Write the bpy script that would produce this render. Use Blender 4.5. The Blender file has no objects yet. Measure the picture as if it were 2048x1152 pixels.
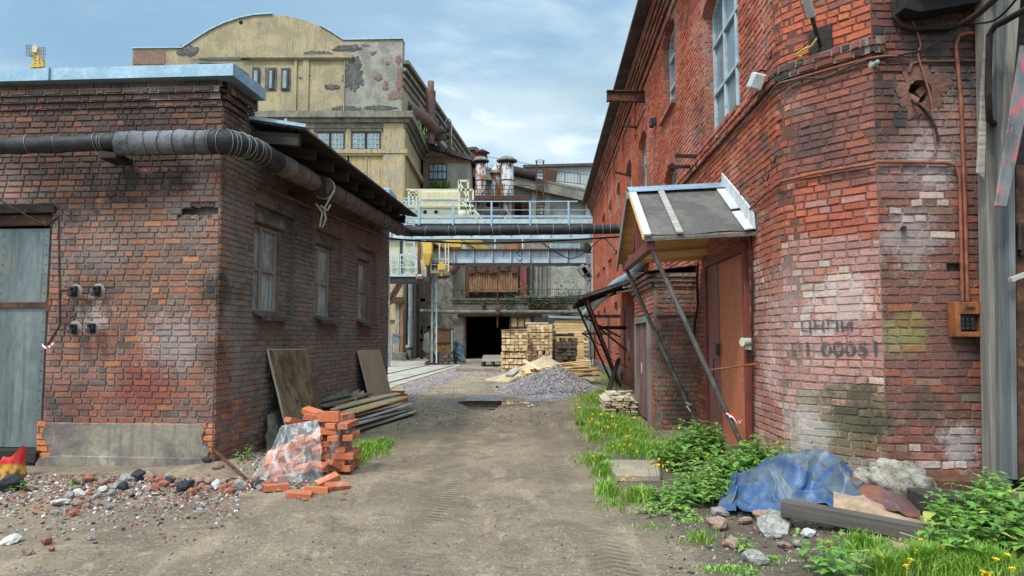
import bpy, math, random
import numpy as np
from mathutils import Vector, Matrix, noise
R = random.Random(11)
SC = bpy.context.scene
COL = SC.collection
V = Vector

# ------------------------------------------------------------------ camera, sky, sun, exposure
FPX, HORIZ, EYE = 1400.0, 675.0, 1.6
PITCH = math.atan((HORIZ - 576) / FPX)
cd = bpy.data.cameras.new('camera')
cam = bpy.data.objects.new('camera', cd); COL.objects.link(cam)
cam.location = (0, 0, EYE); cam.rotation_euler = (math.pi / 2 + PITCH, 0, 0)
cd.sensor_width = 36; cd.lens = FPX / 2048 * 36; cd.clip_start = 0.1; cd.clip_end = 3000
SC.camera = cam
SUN_EL, SUN_AZ = math.radians(52), math.radians(215)     # azimuth clockwise from +Y: behind the camera, to its left side
sl = bpy.data.lights.new('sun', 'SUN'); sl.energy = 1.5; sl.angle = math.radians(10); sl.color = (1, .95, .88)
sun = bpy.data.objects.new('sun', sl); COL.objects.link(sun)
sdir = V((math.sin(SUN_AZ) * math.cos(SUN_EL), math.cos(SUN_AZ) * math.cos(SUN_EL), math.sin(SUN_EL)))
sun.rotation_euler = sdir.to_track_quat('Z', 'Y').to_euler()
SC.view_settings.view_transform = 'Standard'; SC.view_settings.look = 'None'
SC.view_settings.exposure = 0.98; SC.view_settings.gamma = 1; SC.view_settings.use_curve_mapping = False


class NB:
    """small helper to wire shader nodes"""
    def __init__(s, tree):
        s.t = tree; s.N = tree.nodes; s.L = tree.links
    def n(s, kind, **kw):
        d = s.N.new(kind)
        for k, v in kw.items(): setattr(d, k, v)
        return d
    def put(s, sock, v):
        if v is None: return
        if isinstance(v, bpy.types.NodeSocket): s.L.new(v, sock)
        else:
            if isinstance(v, (tuple, list)) and len(v) == 3 and len(sock.default_value) == 4: v = (*v, 1)
            sock.default_value = v
    def co(s, which='Object'): return s.n('ShaderNodeTexCoord').outputs[which]
    def pos(s): return s.n('ShaderNodeNewGeometry').outputs['Position']
    def map(s, vec, scale=(1, 1, 1), loc=(0, 0, 0), rot=(0, 0, 0)):
        d = s.n('ShaderNodeMapping'); s.put(d.inputs['Vector'], vec)
        d.inputs['Scale'].default_value = scale; d.inputs['Location'].default_value = loc; d.inputs['Rotation'].default_value = rot
        return d.outputs[0]
    def noise(s, vec, scale, detail=4, rough=.55, dist=0, out=0):
        d = s.n('ShaderNodeTexNoise'); s.put(d.inputs['Vector'], vec); d.inputs['Scale'].default_value = scale
        d.inputs['Detail'].default_value = detail; d.inputs['Roughness'].default_value = rough; d.inputs['Distortion'].default_value = dist
        return d.outputs[out]
    def voro(s, vec, scale, feature='F1', out=0, rnd=1):
        d = s.n('ShaderNodeTexVoronoi', feature=feature); s.put(d.inputs['Vector'], vec); d.inputs['Scale'].default_value = scale
        d.inputs['Randomness'].default_value = rnd
        return d.outputs[out]
    def m(s, op, a, b=None, c=None):
        d = s.n('ShaderNodeMath', operation=op)
        for i, v in enumerate((a, b, c)): s.put(d.inputs[i], v)
        return d.outputs[0]
    def mix(s, f, a, b, mode='MIX'):
        d = s.n('ShaderNodeMix', data_type='RGBA', blend_type=mode)
        s.put(d.inputs[0], f); s.put(d.inputs[6], a); s.put(d.inputs[7], b)
        return d.outputs[2]
    def step(s, v, lo, hi, a=0., b=1.):
        d = s.n('ShaderNodeMapRange', interpolation_type='SMOOTHSTEP'); s.put(d.inputs[0], v)
        for i, x in enumerate((lo, hi, a, b)): d.inputs[i + 1].default_value = x
        return d.outputs[0]
    def sep(s, v):
        d = s.n('ShaderNodeSeparateXYZ'); s.put(d.inputs[0], v); return d.outputs
    def attr(s, name):
        return s.n('ShaderNodeAttribute', attribute_name=name).outputs['Color']
    def bump(s, h, strength=.5, dist=.02):
        d = s.n('ShaderNodeBump'); s.put(d.inputs['Height'], h); d.inputs['Strength'].default_value = strength
        d.inputs['Distance'].default_value = dist
        return d.outputs[0]


# sky: Nishita blue seen through a broken layer of cloud, brighter towards the zenith and the veiled sun
wd = bpy.data.worlds.new('World'); SC.world = wd; wd.use_nodes = True
b = NB(wd.node_tree); b.N.clear()
sk = b.n('ShaderNodeTexSky', sky_type='NISHITA', sun_disc=False)
sk.sun_elevation = SUN_EL; sk.sun_rotation = SUN_AZ; sk.air_density = 1.1; sk.dust_density = 1.5; sk.ozone_density = 1.5
g = b.co('Generated'); x_, y_, z_ = b.sep(g)
zz = b.m('MAXIMUM', z_, .02)
pl = b.n('ShaderNodeCombineXYZ')
den = b.m('ADD', zz, .16)
b.put(pl.inputs[0], b.m('DIVIDE', x_, den)); b.put(pl.inputs[1], b.m('DIVIDE', y_, den))
n1 = b.noise(b.map(pl.outputs[0], (.8, 1.35, 1), (2.3, .6, 0)), 1.35, 7, .52, .5)
n2 = b.noise(b.map(pl.outputs[0], (1, 1.5, 1), (5, 2, 0)), .75, 4, .5, .2)
cov = b.step(n1, .36, .58)
shade = b.step(n2, .36, .66)
cloud = b.mix(shade, (.27, .385, .46), (.52, .62, .675))
fl = b.noise(b.map(pl.outputs[0], (1, 1.5, 1), (1.4, 7, 0)), 2.6, 7, .6, .4)
cloud = b.mix(b.step(fl, .52, .74, 0, .5), cloud, (.9, .94, .95))
blue = b.mix(.55, b.mix(1, sk.outputs[0], (.085, .085, .085), 'MULTIPLY'), (.16, .34, .50))
col = b.mix(b.m('MULTIPLY_ADD', cov, .72, .2), blue, cloud)
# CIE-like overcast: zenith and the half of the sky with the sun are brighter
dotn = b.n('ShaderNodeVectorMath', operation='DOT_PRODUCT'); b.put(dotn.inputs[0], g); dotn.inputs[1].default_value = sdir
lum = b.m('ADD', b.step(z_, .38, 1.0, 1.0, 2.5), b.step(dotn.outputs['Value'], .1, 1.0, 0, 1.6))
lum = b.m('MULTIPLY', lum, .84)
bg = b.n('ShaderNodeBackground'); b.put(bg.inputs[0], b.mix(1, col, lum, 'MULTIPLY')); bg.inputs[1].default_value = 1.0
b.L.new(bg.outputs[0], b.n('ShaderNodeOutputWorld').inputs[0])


# ------------------------------------------------------------------ from a photo pixel to the place
_c, _s = math.cos(PITCH), math.sin(PITCH)
def W(px, py, D):
    a, q = (px - 1024) / FPX, (576 - py) / FPX
    y, z = _c - q * _s, _s + q * _c
    return V((a * D / y, D, EYE + z * D / y))
def G(px, py, z0=0.):
    a, q = (px - 1024) / FPX, (576 - py) / FPX
    y, z = _c - q * _s, _s + q * _c
    t = (z0 - EYE) / z
    return V((a * t, y * t, z0))
def ss(e0, e1, x):
    t = min(1, max(0, (x - e0) / (e1 - e0))); return t * t * (3 - 2 * t)
def lerp(a, b_, t): return a + (b_ - a) * t


# ------------------------------------------------------------------ mesh builder
class MB:
    def __init__(s):
        s.v = []; s.f = []; s.mi = []; s.sm = []; s.col = []; s.has_col = False
    def add(s, vs, fs, mi=0, smooth=False, col=None):
        o = len(s.v)
        s.v.extend([tuple(p) for p in vs])
        for f in fs:
            s.f.append(tuple(i + o for i in f)); s.mi.append(mi); s.sm.append(smooth)
        if col is not None: s.has_col = True
        s.col.extend([col or (1, 1, 1)] * len(vs))
        return s
    def hexa(s, p, **k):      # p: 4 bottom (ccw) + 4 top
        return s.add(p, [(3, 2, 1, 0), (4, 5, 6, 7), (0, 1, 5, 4), (1, 2, 6, 5), (2, 3, 7, 6), (3, 0, 4, 7)], **k)
    def box(s, c, size, rot=None, jit=0, **k):
        h = V(size) / 2
        p = [V((x * h.x, y * h.y, z * h.z)) for z in (-1, 1) for x, y in ((-1, -1), (1, -1), (1, 1), (-1, 1))]
        if jit: p = [q + V((R.uniform(-jit, jit), R.uniform(-jit, jit), R.uniform(-jit, jit))) for q in p]
        if rot is not None: p = [rot @ q for q in p]
        c = V(c)
        return s.hexa([q + c for q in p], **k)
    def aabb(s, lo, hi, **k):
        lo, hi = V(lo), V(hi); return s.box((lo + hi) / 2, hi - lo, **k)
    def beam(s, a, b_, w, h, up=(0, 0, 1), **k):
        a, b_ = V(a), V(b_); d = (b_ - a); L = d.length; d.normalize()
        side = d.cross(V(up))
        if side.length < 1e-4: side = d.cross(V((1, 0, 0)))
        side.normalize(); u = side.cross(d)
        rot = Matrix((d, -side, u)).transposed()
        return s.box((a + b_) / 2, (L, w, h), rot, **k)
    def tube(s, pts, r, n=8, caps=True, smooth=True, wob=0, **k):
        pts = [V(p) for p in pts]; N = len(pts)
        rr = r if isinstance(r, (list, tuple)) else [r] * N
        vs = []; u = None
        for i, p in enumerate(pts):
            d = (pts[min(i + 1, N - 1)] - pts[max(i - 1, 0)]).normalized()
            if u is None:
                u = d.orthogonal().normalized()
            else:
                u = (u - d * u.dot(d)); u.normalize()
            w = d.cross(u)
            for j in range(n):
                t = 2 * math.pi * j / n
                q = rr[i] * (1 + (R.uniform(-wob, wob) if wob else 0))
                vs.append(p + (u * math.cos(t) + w * math.sin(t)) * q)
        fs = [(i * n + j, i * n + (j + 1) % n, (i + 1) * n + (j + 1) % n, (i + 1) * n + j) for i in range(N - 1) for j in range(n)]
        s.add(vs, fs, smooth=smooth, **k)
        if caps:
            s.add(vs[:n], [tuple(range(n - 1, -1, -1))], **k); s.add(vs[-n:], [tuple(range(n))], **k)
        return s
    def grid(s, fn, nu, nv, smooth=True, **k):
        vs = [fn(i / nu, j / nv) for i in range(nu + 1) for j in range(nv + 1)]
        w = nv + 1
        return s.add(vs, [(i * w + j, (i + 1) * w + j, (i + 1) * w + j + 1, i * w + j + 1) for i in range(nu) for j in range(nv)], smooth=smooth, **k)
    def lathe(s, c, prof, n=16, smooth=True, **k):
        c = V(c)
        vs = [c + V((r * math.cos(2 * math.pi * j / n), r * math.sin(2 * math.pi * j / n), z)) for r, z in prof for j in range(n)]
        return s.add(vs, [(i * n + j, i * n + (j + 1) % n, (i + 1) * n + (j + 1) % n, (i + 1) * n + j) for i in range(len(prof) - 1) for j in range(n)], smooth=smooth, **k)
    def prism(s, poly, ext, **k):   # poly: list of 3D points (planar); ext: extrusion vector
        ext = V(ext); n = len(poly); a = [V(p) for p in poly]; c = [p + ext for p in a]
        return s.add(a + c, [tuple(range(n - 1, -1, -1)), tuple(range(n, 2 * n))] + [(i, (i + 1) % n, n + (i + 1) % n, n + i) for i in range(n)], **k)
    def build(s, name, mats, parent=None, world=True, bevel=0, subsurf=0):
        me = bpy.data.meshes.new(name)
        off = V((0, 0, 0))
        if parent is not None and world:
            p = parent
            while p is not None: off += p.location; p = p.parent
        co = np.array(s.v, dtype=np.float32).reshape(-1, 3) - np.array(off, dtype=np.float32)
        me.from_pydata(co.tolist(), [], s.f)
        me.polygons.foreach_set('material_index', s.mi); me.polygons.foreach_set('use_smooth', s.sm)
        if s.has_col:
            a = me.color_attributes.new('col', 'FLOAT_COLOR', 'POINT')
            a.data.foreach_set('color', np.concatenate([np.array(s.col, dtype=np.float32), np.ones((len(s.col), 1), np.float32)], 1).ravel())
        for m_ in (mats if isinstance(mats, (list, tuple)) else [mats]): me.materials.append(m_)
        me.update()
        o = bpy.data.objects.new(name, me); COL.objects.link(o)
        if parent is not None: o.parent = parent
        if bevel:
            md = o.modifiers.new('edge', 'BEVEL'); md.width = bevel; md.segments = 1; md.limit_method = 'ANGLE'
        if subsurf:
            md = o.modifiers.new('soft', 'SUBSURF'); md.levels = md.render_levels = subsurf
        return o

def tag(o, label, cat, group=None, kind=None):
    o['label'] = label; o['category'] = cat
    if group: o['group'] = group
    if kind: o['kind'] = kind
    return o
def thing(name, label, cat, loc=(0, 0, 0), group=None):
    o = bpy.data.objects.new(name, None); o.empty_display_size = .2; COL.objects.link(o); o.location = loc
    return tag(o, label, cat, group)
def setting(o, kind='structure'):
    o['kind'] = kind; return o
def lbl(o, label): o['label'] = label; return o
def dup(o, loc=None, rot=None, label=None, group=None, scale=None, parent=None):
    c = o.copy(); COL.objects.link(c)
    if parent is not None: c.parent = parent
    if loc is not None: c.location = loc
    if rot is not None: c.rotation_euler = rot
    if scale is not None: c.scale = scale
    if label: c['label'] = label
    if group: c['group'] = group
    for ch in list(o.children): dup(ch, parent=c)
    return c


# ------------------------------------------------------------------ materials
def newmat(name):
    m = bpy.data.materials.new(name); m.use_nodes = True
    q = NB(m.node_tree); bs = q.N['Principled BSDF']
    return m, q, bs
def weathered(name, c1, c2, c3=None, scale=3., rough=.8, metal=0., bump=.3, bdist=.01, stretch=(1, 1, 1), fine=22., lo=.4, hi=.6, lo3=.55, hi3=.68, spec=.3, coord='Object', streak=None):
    m, q, bs = newmat(name)
    co = q.map(q.co(coord), stretch)
    a = q.noise(co, scale, 6, .6, .3)
    col = q.mix(q.step(a, lo, hi), c1, c2)
    f = q.noise(co, fine, 5, .65)
    col = q.mix(q.step(f, .25, .75, .0, .5), col, q.mix(1, col, (.45, .45, .45), 'MULTIPLY'))
    if c3:
        n3 = q.noise(co, scale * 1.9, 8, .68, .6)
        col = q.mix(q.step(n3, lo3, hi3), col, c3)
    if streak:
        st = q.noise(q.map(q.co(coord), (6, 6, .35)), 2.2, 6, .6)
        col = q.mix(q.step(st, .5, .68, 0, .8), col, streak)
    q.put(bs.inputs['Base Color'], col)
    q.put(bs.inputs['Roughness'], q.step(f, .2, .8, max(.05, rough - .12), min(1, rough + .1)))
    bs.inputs['Metallic'].default_value = metal; bs.inputs['Specular IOR Level'].default_value = spec
    q.put(bs.inputs['Normal'], q.bump(q.m('ADD', f, q.m('MULTIPLY', a, 1.2)), bump, bdist))
    return m
def wood(name, c1, c2, axis=0, rough=.8, knots=None, scale=1., bump=.4, grain=1.):
    m, q, bs = newmat(name)
    st = [16 * grain, 16 * grain, 16 * grain]; st[axis] = .55
    oi = q.n('ShaderNodeObjectInfo').outputs['Random']
    ofs = q.n('ShaderNodeCombineXYZ')
    for i in range(3): q.put(ofs.inputs[i], q.m('MULTIPLY', oi, 7.3 + 5 * i))
    va = q.n('ShaderNodeVectorMath', operation='ADD'); q.put(va.inputs[0], q.co()); q.put(va.inputs[1], ofs.outputs[0])
    co = q.map(va.outputs[0], st)
    a = q.noise(co, 1.6 * scale, 6, .62, .7)
    big = q.noise(va.outputs[0], 1.7, 3)
    col = q.mix(q.step(a, .34, .66), c1, c2)
    col = q.mix(q.step(big, .3, .7, 0, .45), col, q.mix(1, col, (.55, .52, .5), 'MULTIPLY'))
    if knots:
        k = q.voro(q.map(va.outputs[0], (1.5, 1.5, 1.5)), 2.2)
        col = q.mix(q.step(k, .05, .11, 1, 0), col, knots)
    hs = q.n('ShaderNodeHueSaturation'); q.put(hs.inputs['Color'], col)
    q.put(hs.inputs['Value'], q.m('MULTIPLY_ADD', oi, .42, .80)); q.put(hs.inputs['Saturation'], q.m('MULTIPLY_ADD', oi, -.22, 1.06))
    q.put(bs.inputs['Base Color'], hs.outputs[0]); bs.inputs['Roughness'].default_value = rough; bs.inputs['Specular IOR Level'].default_value = .25
    q.put(bs.inputs['Normal'], q.bump(a, bump, .006))
    return m
def plain(name, c, rough=.6, metal=0, spec=.4):
    m, q, bs = newmat(name)
    f = q.noise(q.co(), 14, 4, .6)
    q.put(bs.inputs['Base Color'], q.mix(q.step(f, .3, .7, 0, .35), c, tuple(x * .55 for x in c)))
    bs.inputs['Roughness'].default_value = rough; bs.inputs['Metallic'].default_value = metal; bs.inputs['Specular IOR Level'].default_value = spec
    return m
def glass(name, c, dirt, amt=.5, rough=.08):
    m, q, bs = newmat(name)
    co = q.co()
    f = q.noise(co, 2.3, 6, .6, .4); f2 = q.noise(q.map(co, (9, 9, 1.2)), 2, 5)
    k = q.m('MULTIPLY', q.step(q.m('ADD', q.m('MULTIPLY', f, .6), q.m('MULTIPLY', f2, .4)), .32, .66), amt)
    q.put(bs.inputs['Base Color'], q.mix(k, c, dirt)); q.put(bs.inputs['Roughness'], q.m('MULTIPLY_ADD', k, .55, rough))
    bs.inputs['Specular IOR Level'].default_value = .6
    return m
def brickmat(name, white=.0, soot=.0, moss=None, wcol=(.55, .47, .42), wscale=.9, sootcol=(.035, .03, .027), spots=()):
    """fired clay: each brick keeps its own colour ('col'), over it lime bloom, soot and moss with shapes of their own.
    spots: (centre, radius, colour, strength) - stains at a given place of the wall"""
    m, q, bs = newmat(name)
    p = q.pos()
    base = q.attr('col')
    f = q.noise(p, 38, 6, .7); mid = q.noise(p, 9, 5, .6)
    col = q.mix(q.step(f, .25, .75, .0, .75), q.mix(1, base, (1.22, 1.18, 1.15), 'MULTIPLY'), q.mix(1, base, (.5, .47, .46), 'MULTIPLY'))
    col = q.mix(q.step(mid, .35, .7, 0, .35), col, q.mix(1, base, (.62, .6, .62), 'MULTIPLY'))
    if soot:
        s1 = q.noise(q.map(p, (1, 1, .55)), 1.1, 7, .62, .4)
        col = q.mix(q.step(s1, .5, .68, 0, soot), col, sootcol)
    if white:
        w1 = q.noise(p, wscale, 6, .6, .2); w2 = q.noise(p, 30, 5, .75)
        col = q.mix(q.m('MULTIPLY', q.step(w1, .47, .66, 0, 1), q.step(w2, .36, .62, .1, white)), col, wcol)
    sp_ = q.noise(p, 70, 3, .6)
    if white: col = q.mix(q.m('MULTIPLY', q.step(sp_, .60, .68), q.step(q.noise(p, 1.7, 5, .6), .45, .62, 0, white)), col, (.6, .55, .5))
    nn = q.noise(p, 6, 9, .78); e2 = q.noise(p, 40, 5, .75)
    nn = q.m('ADD', q.m('MULTIPLY_ADD', nn, 3.2, -1.6), q.m('MULTIPLY_ADD', e2, 1.2, -.6))
    for c, r, cc, k in spots:
        d = q.n('ShaderNodeVectorMath', operation='DISTANCE'); q.put(d.inputs[0], p); d.inputs[1].default_value = c
        e = q.m('ADD', q.m('DIVIDE', d.outputs['Value'], r), nn)
        col = q.mix(q.step(e, .35, .95, k, 0), col, cc)
    q.put(bs.inputs['Base Color'], col); bs.inputs['Roughness'].default_value = .88; bs.inputs['Specular IOR Level'].default_value = .25
    q.put(bs.inputs['Normal'], q.bump(q.m('ADD', f, q.m('MULTIPLY', mid, 1.6)), .8, .012))
    return m
# ------------------------------------------------------------------ brickwork laid brick by brick along a path
class Path:
    def __init__(s, pts, side=1):
        s.p = [V((x, y)) for x, y in pts]; s.u = [0]
        for a, c in zip(s.p, s.p[1:]): s.u.append(s.u[-1] + (c - a).length)
        s.L = s.u[-1]; s.side = side
    def _seg(s, u):
        for i in range(len(s.p) - 2, -1, -1):
            if u >= s.u[i] or i == 0: return i
    def at(s, u):
        i = s._seg(u); d = (s.p[i + 1] - s.p[i]).normalized()
        return s.p[i] + d * (u - s.u[i])
    def nrm(s, u):
        i = s._seg(u); d = (s.p[i + 1] - s.p[i]).normalized()
        return V((d.y, -d.x)) * s.side
    def pt(s, u, z, off=0.):
        p, n = s.at(u), s.nrm(u); return V((p.x + n.x * off, p.y + n.y * off, z))

def cut(L0, L1, holes):
    segs = [(L0, L1)]
    for a, c in holes:
        out = []
        for s0, s1 in segs:
            if c <= s0 or a >= s1: out.append((s0, s1)); continue
            if a > s0: out.append((s0, a))
            if c < s1: out.append((c, s1))
        segs = out
    return segs

def rect(u0, u1, z0, z1):
    return lambda z: (u0, u1) if z0 <= z < z1 else None
def arched(u0, u1, z0, z1, rise):
    def f(z):
        if not z0 <= z < z1: return None
        if z < z1 - rise: return (u0, u1)
        t = (z - (z1 - rise)) / rise; w = (u1 - u0) / 2 * math.sqrt(max(0, 1 - t * t)); c = (u0 + u1) / 2
        return (c - w, c + w)
    return f

MCOL = (.20, .165, .14)
def lay(mb, path, z0, z1, colf, opens=(), course=.08, length=.25, gap=.012, proud=.014, u0=0., u1=None, seed=1, ragged=.004, depth=0., mortar=0, skip=None, mcol=None, corners=()):
    rr = random.Random(seed)
    u1 = path.L if u1 is None else u1
    k = 0; z = z0
    while z < z1 - .01:
        h = min(course, z1 - z); zc = z + h / 2
        holes = [x for x in (o(zc) for o in opens) if x]
        header = k % 2 == 1
        holes += [(x - 1e-6, x + 1e-6) for x in corners if u0 < x < u1]
        for s0, s1 in cut(u0, u1, holes):
            if s1 - s0 < .015: continue
            brk = [s0] + [u for u in path.u if s0 + .01 < u < s1 - .01] + [s1]
            for a, c in zip(brk, brk[1:]):
                m_ = (a + c) / 2; n = path.nrm(m_); pa = path.at(a + 1e-5); pc = path.at(c - 1e-5)
                q = [V((pa.x, pa.y, z)), V((pc.x, pc.y, z)), V((pc.x, pc.y, z + h)), V((pa.x, pa.y, z + h))]
                q = [w + V((n.x, n.y, 0)) * depth for w in q]
                mb.add(q, [(0, 1, 2, 3)] if path.side > 0 else [(3, 2, 1, 0)], mi=mortar, col=mcol(m_, zc) if mcol else MCOL)
            u = s0 - rr.uniform(0, length * .5) - (length * .25 if header else 0)
            while u < s1 - .02:
                ln = length * (rr.choice((.5, .5, .5, 1.)) if header else rr.choice((1., 1., 1., .5)))
                a, c = max(u, s0), min(u + ln, s1); u += ln
                if s1 - c < .035: c = s1; u = s1
                if c - a < .03: continue
                if skip and skip((a + c) / 2, zc, rr): continue
                a2, c2 = a + (gap / 2 if a > s0 else 0), c - (gap / 2 if c < s1 else 0)
                za, zb = z + gap / 2, z + h - gap / 2
                d = depth + proud + rr.uniform(-.004, .005)
                if rr.random() < .05: d += rr.uniform(-.008, .006)
                ch = .006
                j = lambda: rr.uniform(-ragged, ragged)
                ba, bc = path.pt(a2, 0, depth - .004), path.pt(c2, 0, depth - .004)
                t1, t2 = j(), j()
                back = [(ba.x, ba.y, za + t1), (bc.x, bc.y, za + t2), (bc.x, bc.y, zb + t2), (ba.x, ba.y, zb + t1)]
                fa, fc = path.pt(a2 + ch + abs(j()), 0, d + j() * .5), path.pt(c2 - ch - abs(j()), 0, d + j() * .5)
                front = [(fa.x, fa.y, za + ch + t1 + j() * .4), (fc.x, fc.y, za + ch + t2 + j() * .4), (fc.x, fc.y, zb - ch + t2 + j() * .6), (fa.x, fa.y, zb - ch + t1 + j() * .6)]
                fs = [(4, 5, 6, 7), (0, 1, 5, 4), (1, 2, 6, 5), (2, 3, 7, 6), (3, 0, 4, 7)]
                if path.side < 0: fs = [f[::-1] for f in fs]
                mb.add(back + front, fs, mi=0, col=colf((a + c) / 2, zc, rr))
        z += course; k += 1

def arch_ring(mb, path, uc, w, zs, rise, colf, seed=3, h=.24, proud=.02):
    """voussoirs over a segmental opening"""
    rr = random.Random(seed); n = max(7, int(w / .085))
    for i in range(n):
        t = (i + .5) / n * 2 - 1
        ang = math.acos(max(-1, min(1, -t)))
        def pt(tt, r):
            u = uc + tt * (w / 2 + r * .55); z = zs + rise * math.sqrt(max(0, 1 - tt * tt)) + r
            return u, z
        t0, t1 = (i + .06) / n * 2 - 1, (i + .94) / n * 2 - 1
        c4 = [pt(t0, 0), pt(t1, 0), pt(t1, h), pt(t0, h)]
        d = proud + rr.uniform(-.004, .006)
        fr = [path.pt(u, z, d) for u, z in c4]; bk = [path.pt(u, z, -.05) for u, z in c4]
        fs = [(4, 5, 6, 7), (0, 1, 5, 4), (1, 2, 6, 5), (2, 3, 7, 6), (3, 0, 4, 7)]
        if path.side < 0: fs = [f[::-1] for f in fs]
        mb.add(bk + fr, fs, mi=0, col=colf(uc, zs, rr))

def pick(rr, pal):
    """pal: (weight, colour); small spread round the chosen colour"""
    t = rr.random() * sum(w for w, _ in pal)
    for w, c in pal:
        t -= w
        if t <= 0: break
    k = rr.uniform(.88, 1.12); q = rr.uniform(.95, 1.05)
    return (c[0] * k * q, c[1] * k, c[2] * k / q)

M = {}
M['mortar_grey'] = weathered('mortar_grey', (.27, .235, .20), (.15, .125, .105), (.06, .052, .045), 2.2, .95, bump=.7, lo3=.58, hi3=.72)
M['mortar_dark'] = weathered('mortar_dark', (.20, .16, .135), (.11, .085, .07), (.05, .04, .035), 2.2, .95, bump=.7)
M['mortar_red'] = weathered('mortar_red', (.20, .10, .07), (.11, .055, .04), (.30, .24, .2), 1.3, .95, bump=.7, lo3=.6, hi3=.75)
M['render'] = weathered('render', (.27, .225, .165), (.13, .10, .095), (.36, .32, .27), 1.3, .85, bump=.6, lo3=.56, hi3=.7, streak=(.15, .115, .10))
M['concrete'] = weathered('concrete', (.42, .375, .30), (.30, .265, .215), (.16, .14, .115), 1.2, .9, bump=.4)
M['concrete_dark'] = weathered('concrete_dark', (.17, .16, .125), (.09, .085, .065), (.22, .2, .16), 2.2, .9, bump=.4)
M['zinc'] = weathered('zinc', (.26, .38, .46), (.34, .46, .54), (.17, .24, .28), 3., .42, .25, .1, lo3=.62, hi3=.75)
M['steel_gate'] = weathered('steel_gate', (.20, .22, .212), (.13, .15, .148), (.20, .15, .10), 1.4, .5, .3, .25, .006, (1, 1, .35), lo3=.58, hi3=.72, streak=(.085, .09, .082))
M['rust'] = weathered('rust', (.12, .05, .027), (.055, .028, .02), (.20, .085, .035), 6, .85, .1, .4, .004)
M['rust_dark'] = weathered('rust_dark', (.05, .032, .025), (.025, .019, .017), (.09, .045, .028), 5, .8, .2, .35, .004)
M['rust_orange'] = weathered('rust_orange', (.30, .095, .03), (.17, .055, .022), (.07, .03, .02), 5, .8, .05, .35, .004)
M['steel_dark'] = weathered('steel_dark', (.05, .05, .052), (.03, .03, .03), (.075, .055, .04), 5, .55, .4, .2, .004)
M['pole_steel'] = weathered('pole_steel', (.20, .19, .18), (.12, .115, .11), (.12, .075, .045), 5, .5, .4, .2, .004)
M['lag_black'] = weathered('lag_black', (.030, .029, .030), (.016, .016, .017), (.075, .072, .07), 4, .62, 0, .7, .012, lo3=.6, hi3=.8)
M['lag_grey'] = weathered('lag_grey', (.17, .17, .175), (.105, .105, .11), (.04, .04, .042), 3, .8, 0, .9, .016, lo3=.5, hi3=.72)
M['lag_brown'] = weathered('lag_brown', (.20, .155, .125), (.11, .085, .07), (.045, .038, .033), 5, .75, 0, .9, .016, lo3=.52, hi3=.7)
M['wire'] = plain('wire', (.30, .27, .235), .6, .2)
M['rope'] = plain('rope', (.5, .47, .38), .9)
M['cable'] = plain('cable', (.022, .021, .021), .5)
M['cable_red'] = plain('cable_red', (.22, .085, .05), .6)
M['copper_red'] = weathered('copper_red', (.14, .075, .05), (.09, .05, .035), None, 5, .6, .1, .2)
M['wood_dark'] = wood('wood_dark', (.045, .035, .028), (.022, .018, .015), 0, .85)
M['wood_old'] = wood('wood_old', (.30, .245, .19), (.15, .115, .09), 0, .85)
M['wood_grey'] = wood('wood_grey', (.44, .405, .355), (.27, .245, .21), 0, .88)
M['wood_grey_z'] = wood('wood_grey_z', (.22, .195, .16), (.14, .122, .10), 2, .88)
M['wood_blue_z'] = wood('wood_blue_z', (.135, .138, .134), (.10, .102, .10), 2, .85)
M['wood_new'] = wood('wood_new', (.76, .55, .27), (.60, .40, .17), 0, .75, (.28, .14, .06))
M['wood_new_y'] = wood('wood_new_y', (.74, .54, .29), (.60, .41, .2), 1, .75)
M['wood_pale'] = wood('wood_pale', (.62, .52, .37), (.46, .36, .24), 0, .8, (.25, .15, .08))
M['wood_sleeper'] = wood('wood_sleeper', (.12, .08, .055), (.055, .037, .028), 1, .85)
M['wood_soffit'] = wood('wood_soffit', (.66, .36, .10), (.52, .27, .07), 0, .6, (.2, .09, .03))
M['wood_painted'] = weathered('wood_painted', (.17, .045, .04), (.20, .165, .145), (.12, .10, .09), 3, .8, 0, .4, .005, (5, 5, .35), lo=.46, hi=.6)
M['ply_dark'] = weathered('ply_dark', (.22, .15, .085), (.115, .075, .042), (.045, .032, .022), 2.6, .8, 0, .3, .004, (1, 1, .6), lo3=.52, hi3=.64)
M['ply_pale'] = wood('ply_pale', (.38, .285, .185), (.29, .205, .125), 2, .75)
M['ply_edge'] = plain('ply_edge', (.42, .34, .24), .85)
M['brick_new'], q, bs = newmat('brick_new')
oi = q.n('ShaderNodeObjectInfo').outputs['Random']; p = q.pos(); f = q.noise(p, 30, 6, .7); d_ = q.noise(p, 7, 6, .7)
col = q.mix(oi, (.38, .10, .042), (.56, .16, .055)); col = q.mix(q.step(f, .3, .7, 0, .5), col, (.25, .075, .04)); col = q.mix(q.step(d_, .54, .66, 0, .4), col, (.46, .33, .25))
q.put(bs.inputs['Base Color'], col); bs.inputs['Roughness'].default_value = .9; q.put(bs.inputs['Normal'], q.bump(f, .5, .008))
M['brick_old'] = weathered('brick_old', (.36, .115, .065), (.24, .085, .055), (.40, .30, .25), 7, .9, 0, .6, .008)
M['stone_grey'] = weathered('stone_grey', (.36, .33, .29), (.22, .20, .17), (.12, .11, .095), 7, .9, 0, .7, .012)
M['stone_pink'] = weathered('stone_pink', (.36, .22, .155), (.27, .17, .125), (.42, .36, .3), 8, .9, 0, .7, .012)
M['stone_white'] = weathered('stone_white', (.62, .59, .54), (.45, .42, .37), (.28, .26, .23), 8, .9, 0, .7, .012)
M['coal'] = weathered('coal', (.035, .036, .04), (.02, .02, .022), (.07, .07, .075), 8, .6, 0, .8, .012)
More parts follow.
